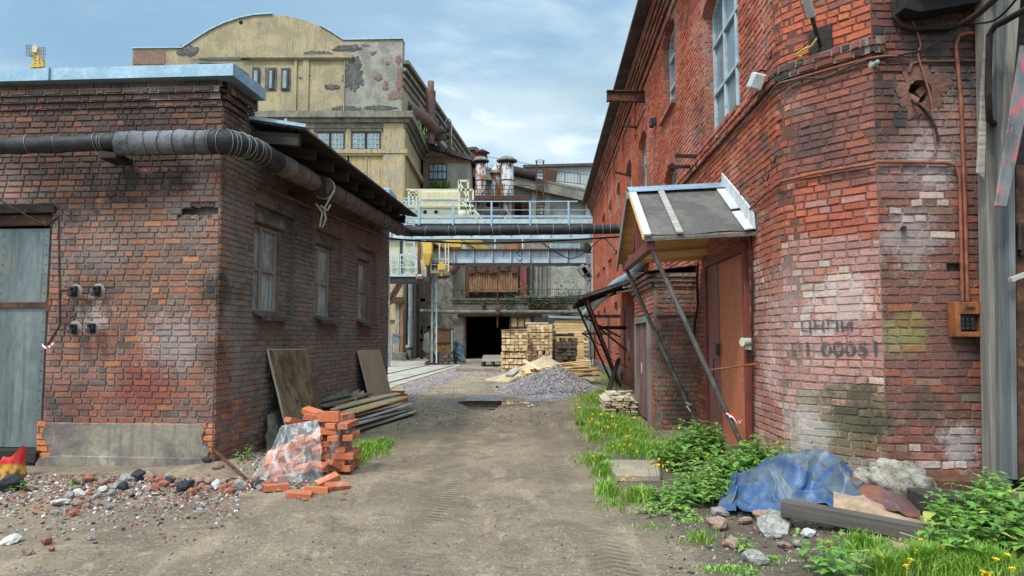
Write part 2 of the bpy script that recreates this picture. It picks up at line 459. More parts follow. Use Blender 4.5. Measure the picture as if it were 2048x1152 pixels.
M['glass_dusty'] = glass('glass_dusty', (.10, .125, .125), (.42, .46, .44), .85, .06)
M['glass_sky'] = glass('glass_sky', (.10, .14, .155), (.24, .29, .31), .6, .05)
M['glass_far'] = glass('glass_far', (.10, .14, .15), (.26, .32, .33), .7, .08)
M['frame_old'] = wood('frame_old', (.34, .29, .245), (.17, .135, .105), 2, .85)
M['frame_blue'] = weathered('frame_blue', (.42, .50, .53), (.31, .38, .41), (.2, .2, .19), 5, .6, 0, .1)
M['roof_felt'] = weathered('roof_felt', (.155, .138, .122), (.105, .094, .084), (.20, .18, .155), 2.5, .92, 0, .5, .008, lo3=.6, hi3=.75)
M['roof_slate'] = weathered('roof_slate', (.10, .085, .075), (.055, .048, .043), (.15, .13, .11), 2.5, .85, 0, .5, .01)
M['white_wood'] = weathered('white_wood', (.62, .64, .62), (.48, .49, .46), (.28, .25, .2), 3, .75, 0, .3, .004, (3, 3, 1), lo3=.6, hi3=.7)
M['door_red'] = weathered('door_red', (.56, .165, .075), (.48, .135, .065), (.40, .11, .06), 1.6, .5, 0, .1, .003, (1, 1, .5), lo3=.58, hi3=.7)
M['door_maroon'] = weathered('door_maroon', (.21, .05, .04), (.16, .04, .035), (.36, .16, .15), 1.8, .5, 0, .1, .003, (2, 2, .5), lo3=.6, hi3=.7)
M['plastic_white'] = plain('plastic_white', (.55, .56, .53), .45)
M['plastic_grey'] = plain('plastic_grey', (.42, .43, .42), .5)
M['plastic_cream'] = plain('plastic_cream', (.55, .52, .38), .5)
M['yellow'] = plain('yellow', (.62, .45, .05), .5)
M['black_void'] = plain('black_void', (.008, .008, .009), 1)
# ------------------------------------------------------------------ ground
PUD = G(985, 803)
RUTS = ((.62, .23), (-.85, .26), (1.05, .13), (-.4, .14))
def H(x, y):
    z = .02 * noise.noise((x * .7, y * .7, 3)) + .011 * noise.noise((x * 2.3, y * 2.3, 8)) + .006 * noise.noise((x * 6, y * 5, 2)) * (y < 16)
    # wheel tracks
    for c, w in RUTS:
        cc = c + .1 * math.sin(y * .33)
        z -= .045 * math.exp(-((x - cc) / w) ** 2) * (1 - ss(16, 24, y)) * (.6 + .5 * noise.noise((c, y * .8, 1)))
    z += .15 * ss(1.75, 2.9, x + .02 * (y - 6)) * (1 - ss(9, 11.5, y))                    # earth banked against the red wall
    z += .16 * math.exp(-(((x + 3.0) / .75) ** 2 + ((y - 8.5) / .55) ** 2))               # rubble under the brick pile
    z += .07 * math.exp(-(((x + 4.3) / 1.3) ** 2 + ((y - 8.2) / .45) ** 2))
    d = math.hypot((x - PUD.x) / 1.0, (y - PUD.y) / 1.15) + .45 * noise.noise((x * 1.5, y * 1.1, 5)) + .2 * noise.noise((x * 4, y * 3, 5))
    z -= .03 * (1 - ss(.45, 1.15, d))
    return z
def onground(px, py):
    z = 0
    for _ in range(6):
        p = G(px, py, z); z = H(p.x, p.y)
    return V((p.x, p.y, z))
mb = MB()
ys = [2.2]
while ys[-1] < 64: ys.append(ys[-1] * 1.012 + .012)
ys += [80, 120, 200, 400, 900]
xs = [-900, -300, -120, -60, -30] + [x * .5 - 20 for x in range(28)] + [-6 + i * .06 for i in range(200)] + [6 + i * .5 for i in range(1, 20)] + [25, 60, 120, 300, 900]
xs = sorted(set(round(x, 3) for x in xs))
ys = [-900, -60, -10, 0, 1.4] + ys
vs = [(x, y, H(x, y) if 2 < y < 60 and abs(x) < 14 else 0.) for y in ys for x in xs]
nx = len(xs)
mb.add(vs, [(j * nx + i, j * nx + i + 1, (j + 1) * nx + i + 1, (j + 1) * nx + i) for j in range(len(ys) - 1) for i in range(nx - 1)], smooth=True)
m, q, bs = newmat('dirt')
p = q.pos()
a = q.noise(p, .55, 6, .6, .3); f = q.noise(p, 26, 6, .7); g1 = q.noise(q.map(p, (2.2, .5, 1)), 1.6, 6, .65)
col = q.mix(q.step(a, .36, .64), (.285, .208, .132), (.175, .125, .082))
col = q.mix(q.step(g1, .5, .66, 0, .6), col, (.37, .28, .18)); pt_ = q.noise(p, 1.9, 7, .7, .8); col = q.mix(q.step(pt_, .50, .62, 0, .8), col, (.13, .098, .07)); pk = q.noise(q.map(p, (1, .6, 1)), 4.5, 7, .72); col = q.mix(q.step(pk, .54, .68, 0, .55), col, (.42, .325, .215))
vo = q.voro(p, 34, out=1); vd = q.voro(p, 34)
peb = q.m('MULTIPLY', q.step(vd, .28, .40, 1, 0), q.step(q.sep(vo)[0], .72, .78))
col = q.mix(q.step(f, .3, .72, 0, .55), col, (.10, .078, .058))
v2 = q.voro(p, 90, out=1); col = q.mix(q.step(q.sep(v2)[0], .84, .95, 0, .4), col, (.33, .27, .2))
col = q.mix(q.m('MULTIPLY', peb, .6), col, q.mix(q.sep(vo)[1], (.20, .17, .14), (.45, .41, .35)))
# dark damp soil on the banked strip beside the red building, pale sandy dust towards the sand heap
px_, py_, pz_ = q.sep(p)
e = q.noise(p, 1.4, 6, .65)
soil = q.step(q.m('ADD', q.m('MULTIPLY_ADD', py_, .028, px_), q.m('MULTIPLY_ADD', e, 1.6, -.8)), 1.0, 1.75)
soil = q.m('MULTIPLY', soil, q.step(py_, 8.5, 12, 1, .35))
col = q.mix(q.m('MULTIPLY', soil, .8), col, q.mix(q.step(f, .35, .6), (.115, .085, .062), (.06, .045, .034)))
sand = q.m('MULTIPLY', q.m('MULTIPLY', q.step(q.m('ADD', py_, q.m('MULTIPLY', e, 8)), 20, 28), .6), q.step(pt_, .38, .6, 1, .3))
col = q.mix(sand, col, q.mix(q.step(f, .3, .7), (.40, .30, .19), (.28, .21, .14)))
wet = q.n('ShaderNodeVectorMath', operation='DISTANCE'); q.put(wet.inputs[0], q.map(p, (1, .85, 0))); wet.inputs[1].default_value = (PUD.x, PUD.y * .85, 0)
wf = q.step(q.m('ADD', wet.outputs['Value'], q.m('MULTIPLY_ADD', e, 1.2, -.6)), .9, 1.7, .75, 0)
col = q.mix(wf, col, (.085, .065, .048))
q.put(bs.inputs['Base Color'], col); q.put(bs.inputs['Roughness'], q.m('MULTIPLY_ADD', wf, -.5, .95)); bs.inputs['Specular IOR Level'].default_value = .2
hgt = q.m('ADD', q.m('MULTIPLY', f, .7), q.m('MULTIPLY', q.noise(p, 7, 5, .65), 1.5))
for c, w_ in RUTS[:3]:      # tread prints pressed into the wheel tracks
    dx = q.m('ABSOLUTE', q.m('SUBTRACT', px_, q.m('MULTIPLY_ADD', q.m('SINE', q.m('MULTIPLY', py_, .33)), .1, c)))
    tread = q.m('SINE', q.m('ADD', q.m('MULTIPLY', py_, 62), q.m('MULTIPLY', dx, 40)))
    hgt = q.m('ADD', hgt, q.m('MULTIPLY', q.m('MULTIPLY', tread, .4), q.m('MULTIPLY', q.step(dx, w_ * .5, w_ * .9, 1, 0), q.step(a, .42, .56))))
    col = q.mix(q.m('MULTIPLY', q.step(dx, w_ * .4, w_ * 1.25, .65, 0), q.step(pt_, .3, .6)), col, (.15, .115, .08))
q.put(bs.inputs['Base Color'], col)
q.put(bs.inputs['Normal'], q.bump(hgt, .9, .03))
setting(mb.build('ground', m))

m, q, bs = newmat('puddle_water')
bs.inputs['Base Color'].default_value = (.03, .024, .018, 1); bs.inputs['Roughness'].default_value = .02; bs.inputs['Specular IOR Level'].default_value = .7
mb = MB()
n = 40
mb.add([(PUD.x, PUD.y, -.017)] + [(PUD.x + 1.3 * math.cos(t * 2 * math.pi / n), PUD.y + 1.7 * math.sin(t * 2 * math.pi / n), -.017) for t in range(n)], [(0, i + 1, (i + 1) % n + 1) for i in range(n)])
pud = setting(mb.build('puddle_water', m))

# concrete apron with sunken rails, far side of the yard
ap = [G(924, 731), G(788, 774), G(770, 787), V((-14, 17.6, 0)), V((-26, 30, 0)), V((-20, 47, 0)), V((-5.6, 47, 0)), G(880, 724)]
mb = MB(); mb.prism([V((p.x, p.y, -.06)) for p in ap], (0, 0, .085))
setting(mb.build('concrete_apron', M['concrete']))
for k, (A, B_) in enumerate((((775, 768), (908, 732)), ((770, 750), (858, 731)))):
    a_, b2 = G(*A), G(*B_); d = (b2 - a_).normalized(); s_ = V((d.y, -d.x, 0)) * .035
    a_ = a_ - d * 8; mb = MB()
    for o_, zt in ((-1.4, .030), (1.4, .030)):
        p1, p2 = a_ + s_ * o_, b2 + s_ * o_
        mb.beam((p1.x, p1.y, zt - .01), (p2.x, p2.y, zt - .01), .04, .03)
    o = mb.build('rail_track', M['rust_dark'])
    tag(o, ('sunken steel rail in the concrete apron, the one running to the caged crate', 'sunken steel rail in the concrete apron, the one beside the lattice post')[k], 'rail')

# ------------------------------------------------------------------ the dark brick outbuilding
C0 = V((-3.71, 8.8)); SD = V((.09, 1)).normalized(); FD = V((-.9976, .0698))
UC = 5.5
LP = Path([C0 + FD * UC, C0, C0 + SD * 8.1], 1)
def uS(px, off=0.):      # arc length on the side wall under a picture column
    D = (4.502 - off) / ((1024 - px) / FPX + .09); return UC + (D - 8.8) * 1.004
def xS(D, off=0.): return -4.502 + off * 1.004 + .09 * D
def sidept(D, off, z): return V((xS(D, off), D, z))
outb = thing('brick_outbuilding', 'low dark brick outbuilding with a metal gate, blue flashing and three dusty windows', 'building', (-4, 9, 0))
PAL_F = [(4, (.205, .12, .09)), (3, (.26, .122, .076)), (1.6, (.32, .12, .066)), (1, (.15, .10, .082)), (.3, (.40, .17, .07)), (.15, (.07, .058, .055))]
PAL_T = [(4, (.105, .062, .048)), (2.5, (.145, .076, .053)), (.7, (.23, .09, .055)), (1.2, (.08, .056, .05)), (.12, (.33, .12, .06))]
PAL_S = [(4, (.185, .148, .122)), (2, (.205, .148, .118)), (1.2, (.145, .118, .098)), (.4, (.24, .14, .105)), (.05, (.33, .12, .06))]
PAL_L = [(3, (.28, .105, .065)), (2, (.20, .10, .075)), (.5, (.37, .145, .06)), (1, (.13, .085, .075))]
def col_out(u, z, rr):
    n_ = noise.noise((u * .8, z * .8, 2))
    if u < UC:
        if z + n_ * .5 > 3.55: return pick(rr, PAL_T)
        if z + n_ * .8 < 1.25 or (u < 4.2 and z + n_ < 1.9): return pick(rr, PAL_L)
        return pick(rr, PAL_F)
    if u < UC + .9 and z < .8: return pick(rr, PAL_L)
    if u - UC < .25 + n_ * .4: return pick(rr, PAL_F if z < 3.4 else PAL_T)
    if z < 1.0 + n_ and rr.random() < .3: return pick(rr, PAL_F)
    return pick(rr, PAL_S)
M['brick_out'] = brickmat('brick_out', .22, .45, None, (.42, .38, .35), .8, spots=(((-4.6, 8.8, 1.0), .5, (.20, .035, .03), .5), ((-4.25, 8.8, 1.55), .55, (.45, .42, .40), .28), ((-3.75, 8.8, 1.4), .32, (.03, .028, .026), .5), ((-4.25, 8.8, 3.55), .22, (.02, .02, .022), .75), ((-3.72, 8.9, 2.2), .3, (.03, .028, .026), .6), ((-4.75, 8.8, 4.0), .9, (.03, .027, .025), .55), ((-5.8, 8.9, 3.6), .8, (.03, .027, .025), .5), ((-5.3, 8.8, 1.9), .3, (.4, .37, .33), .6), ((-3.5, 11, 3.7), 1.2, (.03, .027, .026), .5)))
ug = UC - (-3.71 + 5.93) / .9976                     # gate edge
WIN = [(uS(507), uS(507) + .95), (uS(630), uS(630) + .92), (uS(713), uS(713) + .95)]
gate = rect(-1, ug, -.2, 3.30)
hole = lambda z: {0: (UC - .55, UC - .10), 1: (UC - .50, UC - .02), 2: (UC - .38, UC - .06)}.get(int((z - 3.08) / .0775)) if 3.08 <= z < 3.31 else None
panels = [rect(a - .06, c + .42, 1.93, 3.52) for a, c in WIN]
mo = lambda u, z: (.23, .19, .16) if u < UC and z < 3.3 else (.125, .092, .077) if u < UC else (.235, .205, .18)
mb = MB()
lay(mb, LP, .53, 4.56, col_out, [gate, hole], .0775, .235, .011, u1=UC, seed=5, mcol=mo)
lay(mb, LP, -.15, 4.56, col_out, panels, .0775, .17, .011, u0=UC, u1=LP.L, seed=6, mcol=mo)
for (a, c) in WIN:       # shallow recessed field round each window
    lay(mb, LP, 1.93, 3.52, col_out, [rect(a, c, 1.93, 3.26)], .0775, .17, .011, u0=a - .06, u1=c + .42, seed=int(a * 10), depth=-.07, mcol=mo)
    for u in (a - .06, c + .42): mb.add([LP.pt(u, 1.93, .01), LP.pt(u, 1.93, -.08), LP.pt(u, 3.52, -.08), LP.pt(u, 3.52, .01)], [(0, 1, 2, 3)], col=(.17, .14, .12))
    mb.add([LP.pt(a - .06, 3.52, .01), LP.pt(c + .42, 3.52, .01), LP.pt(c + .42, 3.52, -.08), LP.pt(a - .06, 3.52, -.08)], [(0, 1, 2, 3)], col=(.1, .08, .07))
# corbelled courses under the flashing, front and the short return
for k, (z, d) in enumerate(((4.56, .03), (4.64, .07), (4.72, .11), (4.80, .05))):
    lay(mb, LP, z, z + .0775, lambda u, z_, rr: pick(rr, PAL_T), [], .0775, .235, .013, u1=UC + .72, seed=30 + k, depth=d, ragged=.006)
    if d > .04:
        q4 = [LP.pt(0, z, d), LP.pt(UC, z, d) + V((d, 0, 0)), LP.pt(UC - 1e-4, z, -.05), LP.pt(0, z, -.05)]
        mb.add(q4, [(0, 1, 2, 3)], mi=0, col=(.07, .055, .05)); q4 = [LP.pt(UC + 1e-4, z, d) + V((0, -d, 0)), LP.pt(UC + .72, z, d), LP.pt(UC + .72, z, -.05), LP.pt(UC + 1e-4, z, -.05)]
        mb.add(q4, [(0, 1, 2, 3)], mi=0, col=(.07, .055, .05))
# reveals of the windows and the gate
for (a, c) in WIN:
    for u in (a, c):
        p0, p1 = LP.pt(u, 1.9, -.06), LP.pt(u, 1.9, -.24)
        jb = Path([(p0.x, p0.y), (p1.x, p1.y)], 1 if u == a else -1)
        lay(mb, jb, 1.93, 3.26, col_out, [], .0775, .12, .013, seed=int(u * 20), proud=.006)
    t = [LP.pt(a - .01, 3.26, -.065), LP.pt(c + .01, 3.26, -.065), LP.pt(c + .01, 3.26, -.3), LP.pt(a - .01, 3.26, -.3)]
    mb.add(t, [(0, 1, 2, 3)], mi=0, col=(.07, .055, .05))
# broken-out hole by the corner: ragged dark pocket with loose brick ends
for k in range(9):
    u = UC - .52 + k * .055; mb.box(LP.pt(u, 3.1 + R.uniform(0, .03), -.05), (.08, .09, .06), Matrix.Rotation(R.uniform(-.4, .4), 3, 'Z') @ Matrix.Rotation(R.uniform(-.3, .3), 3, 'X'), jit=.012, mi=0, col=pick(R, PAL_L if k > 4 else PAL_T))
    mb.box(LP.pt(u, 3.30, -.07), (.07, .09, .07), Matrix.Rotation(R.uniform(-.4, .4), 3, 'Y'), jit=.015, mi=0, col=pick(R, PAL_T))
mb.box(LP.pt(UC - .27, 3.2, -.16), (.55, .02, .3), mi=1)
# the end wall and back, plain
a_, b2 = LP.pt(LP.L, 0), V((-11, 17.5, 0))
mb.add([(a_.x, a_.y, -.1), (b2.x, b2.y, -.1), (b2.x, b2.y, 4.5), (a_.x, a_.y, 4.5)], [(0, 1, 2, 3)], mi=0, col=(.07, .055, .05))
for a_, b2 in ((0, UC - 1e-3), (UC + 1e-3, UC + .72)): mb.add([LP.pt(a_, 4.3, -.03), LP.pt(b2, 4.3, -.03), LP.pt(b2, 4.9, -.03), LP.pt(a_, 4.9, -.03)], [(0, 1, 2, 3)], col=(.07, .055, .05))
mb.build('brick_wall', [M['brick_out'], M['mortar_grey']], outb)
# rendered plinth, broken away at both ends
mb = MB()
pts = [(3.33, .53), (3.28, .36), (3.42, .22), (3.36, -.15), (UC + .02, -.15), (UC + .02, .06), (UC - .05, .12), (UC - .02, .2), (UC - .10, .28), (UC - .13, .38), (UC - .09, .44), (UC - .16, .53)]
mb.prism([LP.pt(min(u, UC - 1e-4), z, .045) + V((max(0, u - UC), 0, 0)) for u, z in pts], V((0, .09, 0)))
pts = [(3.25, .02), (3.3, .1), (3.55, .13), (UC - .1, .12), (UC - .05, .02), (UC, -.15), (3.3, -.15)][::-1]
mb.prism([LP.pt(min(u, UC - 1e-4), z, .085) for u, z in pts], V((0, .05, 0)))
mb.build('plinth', M['render'], outb, bevel=.008)
mb = MB()   # raw bricks showing at the broken corner of the plinth
lay(mb, LP, -.15, .55, lambda u, z, rr: pick(rr, [(3, (.52, .17, .05)), (1, (.42, .11, .05))]), [], .0775, .235, .013, u0=3.2, u1=UC, seed=77)
mb.build('corner_brick', [M['brick_out'], M['mortar_grey']], outb)
# roof slab and the blue flashing of the parapet
mb = MB()
f0, f1 = LP.pt(-.5, 0, .22), LP.pt(UC - 1e-4, 0, .22) + V((.22, 0, 0)); f2 = LP.pt(UC + .75, 0, .22)
for (a, c) in ((f0, f1), (f1, f2)):
    d = (c - a).normalized(); n_ = V((d.y, -d.x, 0))
    mb.add([a + V((0, 0, 4.885)), c + V((0, 0, 4.885)), c + V((0, 0, 5.04)), a + V((0, 0, 5.04))], [(0, 1, 2, 3)])
    mb.add([a + V((0, 0, 5.04)), c + V((0, 0, 5.04)), c - n_ * .5 + V((0, 0, 5.07)), a - n_ * .5 + V((0, 0, 5.07))], [(0, 1, 2, 3)])
    mb.add([a + V((0, 0, 4.885)), a - n_ * .2 + V((0, 0, 4.88)), c - n_ * .2 + V((0, 0, 4.88)), c + V((0, 0, 4.885))], [(0, 1, 2, 3)])
s0 = LP.pt(UC - 2.2, 0, .225); mb.beam((s0.x, s0.y, 4.89), (s0.x, s0.y, 5.05), .025, .012)
mb.build('flashing', M['zinc'], outb)
mb = MB(); mb.prism([(-11, 9.4, 4.86), (-3.75, 8.9, 4.86), (-3.65, 9.5, 4.86), (-11, 10, 4.86)], (0, 0, .16))
mb.prism([(-11, 9.6, 4.35), (-3.85, 9.5, 4.35), (-3.1, 16.8, 4.35), (-11, 17.4, 4.35)], (0, 0, .15)); mb.build('roof', M['roof_slate'], outb)
# windows
for i, (a, c) in enumerate(WIN):
    w = MB(); off = -.13; z0, z1 = 1.95, 3.24
    P_ = lambda u, z, o=off: LP.pt(u, z, o)
    for u in (a + .03, c - .035, a + .42 * (c - a)): w.beam(P_(u, z0), P_(u, z1), .065, .07, up=(1, 0, 0))
    for z in (z0 + .03, z1 - .03): w.beam(P_(a, z, off + .004), P_(c, z, off + .004), .055, .06)
    w.beam(P_(a + .42 * (c - a), 2.58, off + .002), P_(c, 2.58, off + .002), .035, .035); w.beam(P_(a, 2.58, off + .002), P_(a + .4 * (c - a), 2.58, off + .002), .035, .035)
    fr = w.build('window_frame', M['frame_old'], outb, bevel=.004)
    g_ = MB(); g_.add([P_(a, z0, off - .01), P_(c, z0, off - .01), P_(c, z1, off - .01), P_(a, z1, off - .01)], [(0, 1, 2, 3)])
    if i == 2: pass
    g_.build('pane', M['glass_dusty'], fr)
    s_ = MB(); A_, B_ = LP.pt(a - .06, 1.98, -.12), LP.pt(c + .06, 1.98, -.12); A2, B2 = LP.pt(a - .06, 1.89, .16), LP.pt(c + .06, 1.89, .16)
    s_.prism([A_, A2, B2, B_], (0, 0, .014)); s_.prism([A2, A2 - V((0, 0, .05)), B2 - V((0, 0, .05)), B2], (.012, 0, 0))
    s_.build('sill', M['roof_slate'], outb)
# lintels over windows
for (a, c) in WIN:
    mb = MB(); t = LP.pt(a - .05, 3.335, -.085), LP.pt(c + .1, 3.335, -.085); mb.beam(*t, .12, .14); mb.build('lintel', M['concrete_dark'], outb, bevel=.006)
# gate
gt = MB(); gp = lambda u, z, o=-.1: LP.pt(u, z, o)
for a, c in ((0, 1.52), (1.53, 2.45), (2.46, ug - .09)):
    gt.prism([gp(a, .20), gp(c, .20), gp(c, 3.02), gp(a, 3.02)], V((0, .02, 0)))
for u in (1.6, 2.38, 2.53, ug - .15):
    for k in range(22): gt.lathe(gp(u, .3 + k * .125, -.095), [(.012, 0)], 5) if False else gt.box(gp(u, .3 + k * .125, -.097), (.016, .01, .016))
gtt = gt.build('metal_gate', M['steel_gate'], outb)
mb = MB(); mb.beam(gp(0, 2.02, -.07), gp(ug + .02, 2.02, -.07), .07, .012, up=(0, 1, 0)) ; mb.box(gp(ug + .0, 2.02, -.03), (.07, .09, .16)); mb.build('gate_strap', M['rust'], gtt)
mb = MB(); mb.beam(gp(0, 3.08, -.08), gp(ug - .05, 3.08, -.08), .1, .05); mb.beam(gp(0, 3.14, -.06), gp(ug - .03, 3.14, -.06), .05, .1); mb.build('gate_head', M['rust'], gtt)
mb = MB(); mb.beam(gp(0, 3.25, -.02), gp(ug + .05, 3.25, -.02), .14, .09); mb.build('gate_lintel', M['rust_dark'], outb)
mb = MB(); mb.beam(gp(ug - .03, 0, -.08), gp(ug - .03, 3.2, -.08), .08, .07, up=(0, 1, 0)); mb.build('gate_post', M['rust_dark'], outb)
mb = MB(); mb.aabb((-9, 9.35, 0), (-5.8, 9.5, 3.3)); mb.build('doorway_back', M['black_void'], outb)
mb = MB()
mb.box(gp(ug - 1.0, .13, -.02), (2.0, .2, .12)); mb.box(gp(ug - .6, -.06, 0), (1.1, .2, .26)); mb.box(gp(ug - .08, .1, .02), (.12, .14, .14)); mb.box(gp(ug + .09, .04, .0), (.16, .12, .12)); mb.box(gp(ug + .0, -.09, .0), (.1, .16, .14))
mb.build('doorstep', M['wood_dark'], outb, bevel=.01)
# eaves roof along the side wall, with dark rafters
ev = MB()
Pn = lambda D, o, z: sidept(D, o, z)
e0, e1 = 9.45, 16.35
ev.prism([Pn(e0, -.3, 4.62), Pn(e0, .80, 4.455), Pn(e1, .80, 4.44), Pn(e1, -.3, 4.6)], (0, 0, .03))
er = ev.build('eaves_roof', M['roof_slate'], outb)
ev = MB()
for k in range(7): ev.beam(Pn(e0 + .03, .05 + k * .115, 4.565 - k * .0175), Pn(e1 - .03, .05 + k * .115, 4.55 - k * .0175), .1, .024)
ev.build('eaves_board', M['wood_dark'], er)
ev = MB(); ev.beam(Pn(e0 - .01, -.05, 4.63), Pn(e0 - .01, .82, 4.50), .04, .045); ev.beam(Pn(e0 + .0, .53, 4.56), Pn(e0 + .28, .53, 4.55), .035, .10, up=(0, 0, 1)); ev.build('eaves_trim', M['zinc'], er)
rf0 = None
for k in range(10):
    D = e0 + .14 + k * .72
    r_ = MB(); r_.beam(Pn(D, -.1, 4.39), Pn(D + R.uniform(-.03, .03), .62 + R.uniform(-.05, .08), 4.33), .11, .17)
    if k == 0: r_.beam(Pn(D + .0, .0, 4.26), Pn(D, .22, 4.25), .10, .1)
    r_.build('rafter', M['wood_dark'], er, bevel=.006)
# bits of hardware on the front
for k, (px, py) in enumerate(((150, 583), (196, 582), (150, 657), (186, 656))):
    p = W(px, py, 8.8); t = thing('wall_bracket', ('iron anchor block set in cement, upper one nearer the metal gate', 'iron anchor block set in cement, upper one farther from the metal gate', 'iron anchor block below the other two, nearer the metal gate', 'iron anchor block below the other two, farther from the metal gate')[k], 'bracket', p, 'iron anchor blocks beside the metal gate')
    a = MB(); a.box(p + V((0, -.035, 0)), (.075, .07, .12), jit=.008); a.box(p + V((0, -.085, -.035)), (.06, .06, .05), jit=.006); a.box(p + V((.0, -.09, .03)), (.03, .05, .03)); a.build('anchor', M['steel_dark'], t, bevel=.005)
    a = MB(); a.lathe((0, 0, 0), [(.0, .012), (.06, .011), (.085, 0)], 11); o = a.build('cement_patch', M['mortar_grey'], t, world=False); o.rotation_euler = (math.pi / 2, R.random(), 0); o.scale = (1, 1.2, 1); o.location = (0, .005 - .008, 0)
t = MB(); pA = W(118, 432, 8.74); pB = W(120, 650, 8.74); pC = W(95, 690, 8.66)
t.tube([W(102, 452, 8.8), pA, pB, pC], .014, 6); t.tube([W(120, 581, 8.74), W(152, 581, 8.74)], .016, 6); t.tube([W(0, 400, 8.72), W(60, 435, 8.7), W(92, 452, 8.72), W(118, 432, 8.74)], .012, 6)
tag(t.build('gate_rod', M['rust_dark']), 'bent rusty iron rod hooked along the edge of the grey metal gate', 'rod')
t = MB(); t.box(W(500, 208, 9.55) + V((.05, 0, 0)), (.09, .09, .13)); t.tube([W(500, 215, 9.5), W(500, 236, 9.5), W(490, 240, 9.5), W(484, 225, 9.5)], .018, 6); t.box(W(497, 197, 9.5), (.13, .08, .02))
tag(t.build('wall_insulator', M['rust']), 'small rusty insulator bracket under the blue flashing corner', 'insulator')

# ------------------------------------------------------------------ the lagged pipe: along the front, round the corner, along the side, across the yard
pipe = thing('lagged_pipe', 'long wrapped heating pipe running round the dark brick corner and across the yard', 'pipe', (-4, 8.5, 3.9))
def seg(name, pts, r, mat, n=18, lump=.008):
    q_ = MB(); P2 = []
    for a, c in zip(pts, pts[1:]):
        k = max(1, int((V(c) - V(a)).length / .09))
        P2 += [V(a).lerp(V(c), i / k) for i in range(k)]
    P2.append(V(pts[-1]))
    q_.tube(P2, [r + R.uniform(-lump, lump) for _ in P2], n, wob=.025)
    return q_.build(name, mat, pipe)
def fr(px, py): return W(px, py, 8.48)
seg('black_lagging', [fr(-260, 300), fr(0, 292), fr(120, 289), fr(245, 283)], .105, M['lag_black'])
seg('grey_lagging', [fr(238, 287), fr(330, 285), fr(425, 283)], .148, M['lag_grey'])
el = [fr(420, 283), fr(450, 284), W(478, 290, 8.6), W(505, 300, 8.85), W(530, 312, 9.2), W(552, 324, 9.55)]
seg('elbow_lagging', el, .152, M['lag_black'])
sp = [el[-1]] + [V((-4.12 + .09 * D, D, 4.03 + .017 * (D - 10))) for D in (9.9, 10.8, 12, 13.5, 15, 16.3)]
seg('brown_lagging', sp, .152, M['lag_brown'])
cr = [V((-4.12 + .09 * 16.2, 16.2, 4.14)), V((-2.55, 16.75, 4.15)), W(812, 463, 17), W(900, 462, 17), W(1080, 460, 17), W(1300, 457, 17)]
seg('crossing_lagging', cr, .122, M['lag_black'], lump=.005)
def rings(name, pts, r, dists, mat=M['wire'], th=.0035):
    pts = [V(p) for p in pts]
    L = [0]
    for a, c in zip(pts, pts[1:]): L.append(L[-1] + (c - a).length)
    for t in dists:
        for i in range(len(pts) - 1):
            if L[i] <= t <= L[i + 1]:
                c = pts[i].lerp(pts[i + 1], (t - L[i]) / (L[i + 1] - L[i])); d = (pts[i + 1] - pts[i]).normalized()
                u = d.orthogonal().normalized(); w = d.cross(u); sk_ = R.uniform(-.12, .12)
                q_ = MB(); q_.tube([c + (u * math.cos(k * .524) + w * math.sin(k * .524)) * r + d * sk_ * math.cos(k * .524) * r * 2 for k in range(13)], th, 4, caps=False); q_.build(name, mat, pipe); break
rings('binding_wire', [fr(-260, 300), fr(0, 292), fr(245, 283)], .113, [1.2, 1.95, 2.3, 2.78, 2.86, 2.9])
rings('binding_wire', [fr(238, 287), fr(425, 283)], .158, [.02, .18, .35, .55, .72, 1.0], M['lag_black'], .004)
rings('binding_wire', el, .163, [.03, .14, .2, .26, .30, .36, .40, .46, .54, .62, .7, .85])
rings('binding_wire', sp, .162, [.4, .9, 1.4, 1.9, 2.5, 3.1, 3.4, 3.9, 4.4, 5.0, 5.6, 6.1, 6.5], M['lag_black'], .005)
rings('binding_wire', cr[2:], .131, [.05, .5, 1.05, 1.2, 1.8, 2.1, 2.3, 2.75, 3.2, 3.6, 4.0, 4.3, 4.6, 4.8, 5.0, 5.2, 5.35, 5.5], M['wire'], .006)
for D, z in ((8.62, 3.86), (10.9, 3.88)):
    q_ = MB()
    if D < 9: q_.box(W(232, 318, 8.62), (.22, .4, .07)); q_.box(W(222, 305, 8.52), (.03, .06, .2))
    else: q_.beam(sidept(10.9, 0, 3.86), sidept(10.9, .56, 3.87), .08, .06); q_.beam(sidept(10.88, .555, 3.78), sidept(10.88, .555, 4.14), .09, .014, up=(0, 1, 0))
    q_.build('pipe_bracket', M['rust_dark'], pipe)
t = MB(); t.tube([sidept(9.75, .02, 3.71), sidept(9.78, .12, 3.715), sidept(13, .12, 3.82), sidept(16.7, .12, 3.96)], .024, 8)
tag(t.build('conduit', M['copper_red']), 'thin brown conduit under the lagged pipe along the dark wall', 'conduit')
t = MB()
Dr = 11.4; c_ = V((-4.12 + .09 * Dr, Dr, 4.05))
t.tube([c_ + V((math.cos(k * .5) * .175, -.02, math.sin(k * .5) * .175)) for k in range(14)], .016, 6, caps=False)
kn = c_ + V((.03, -.1, -.36)); t.tube([c_ + V((.17, -.03, -.02)), c_ + V((.10, -.08, -.2)), kn, kn + V((.03, 0, -.16)), kn + V((-.02, .0, -.30)), kn + V((-.08, .05, -.28)), kn + V((-.03, 0, -.05)), kn + V((-.14, 0, .09))], .017, 6)
t.tube([kn + V((-.06, 0, .05)), kn + V((.06, -.02, -.03)), kn + V((.1, 0, .07))], .02, 6)
tag(t.build('rope_tie', M['rope']), 'pale rope knotted round the lagged pipe under the eaves', 'rope')
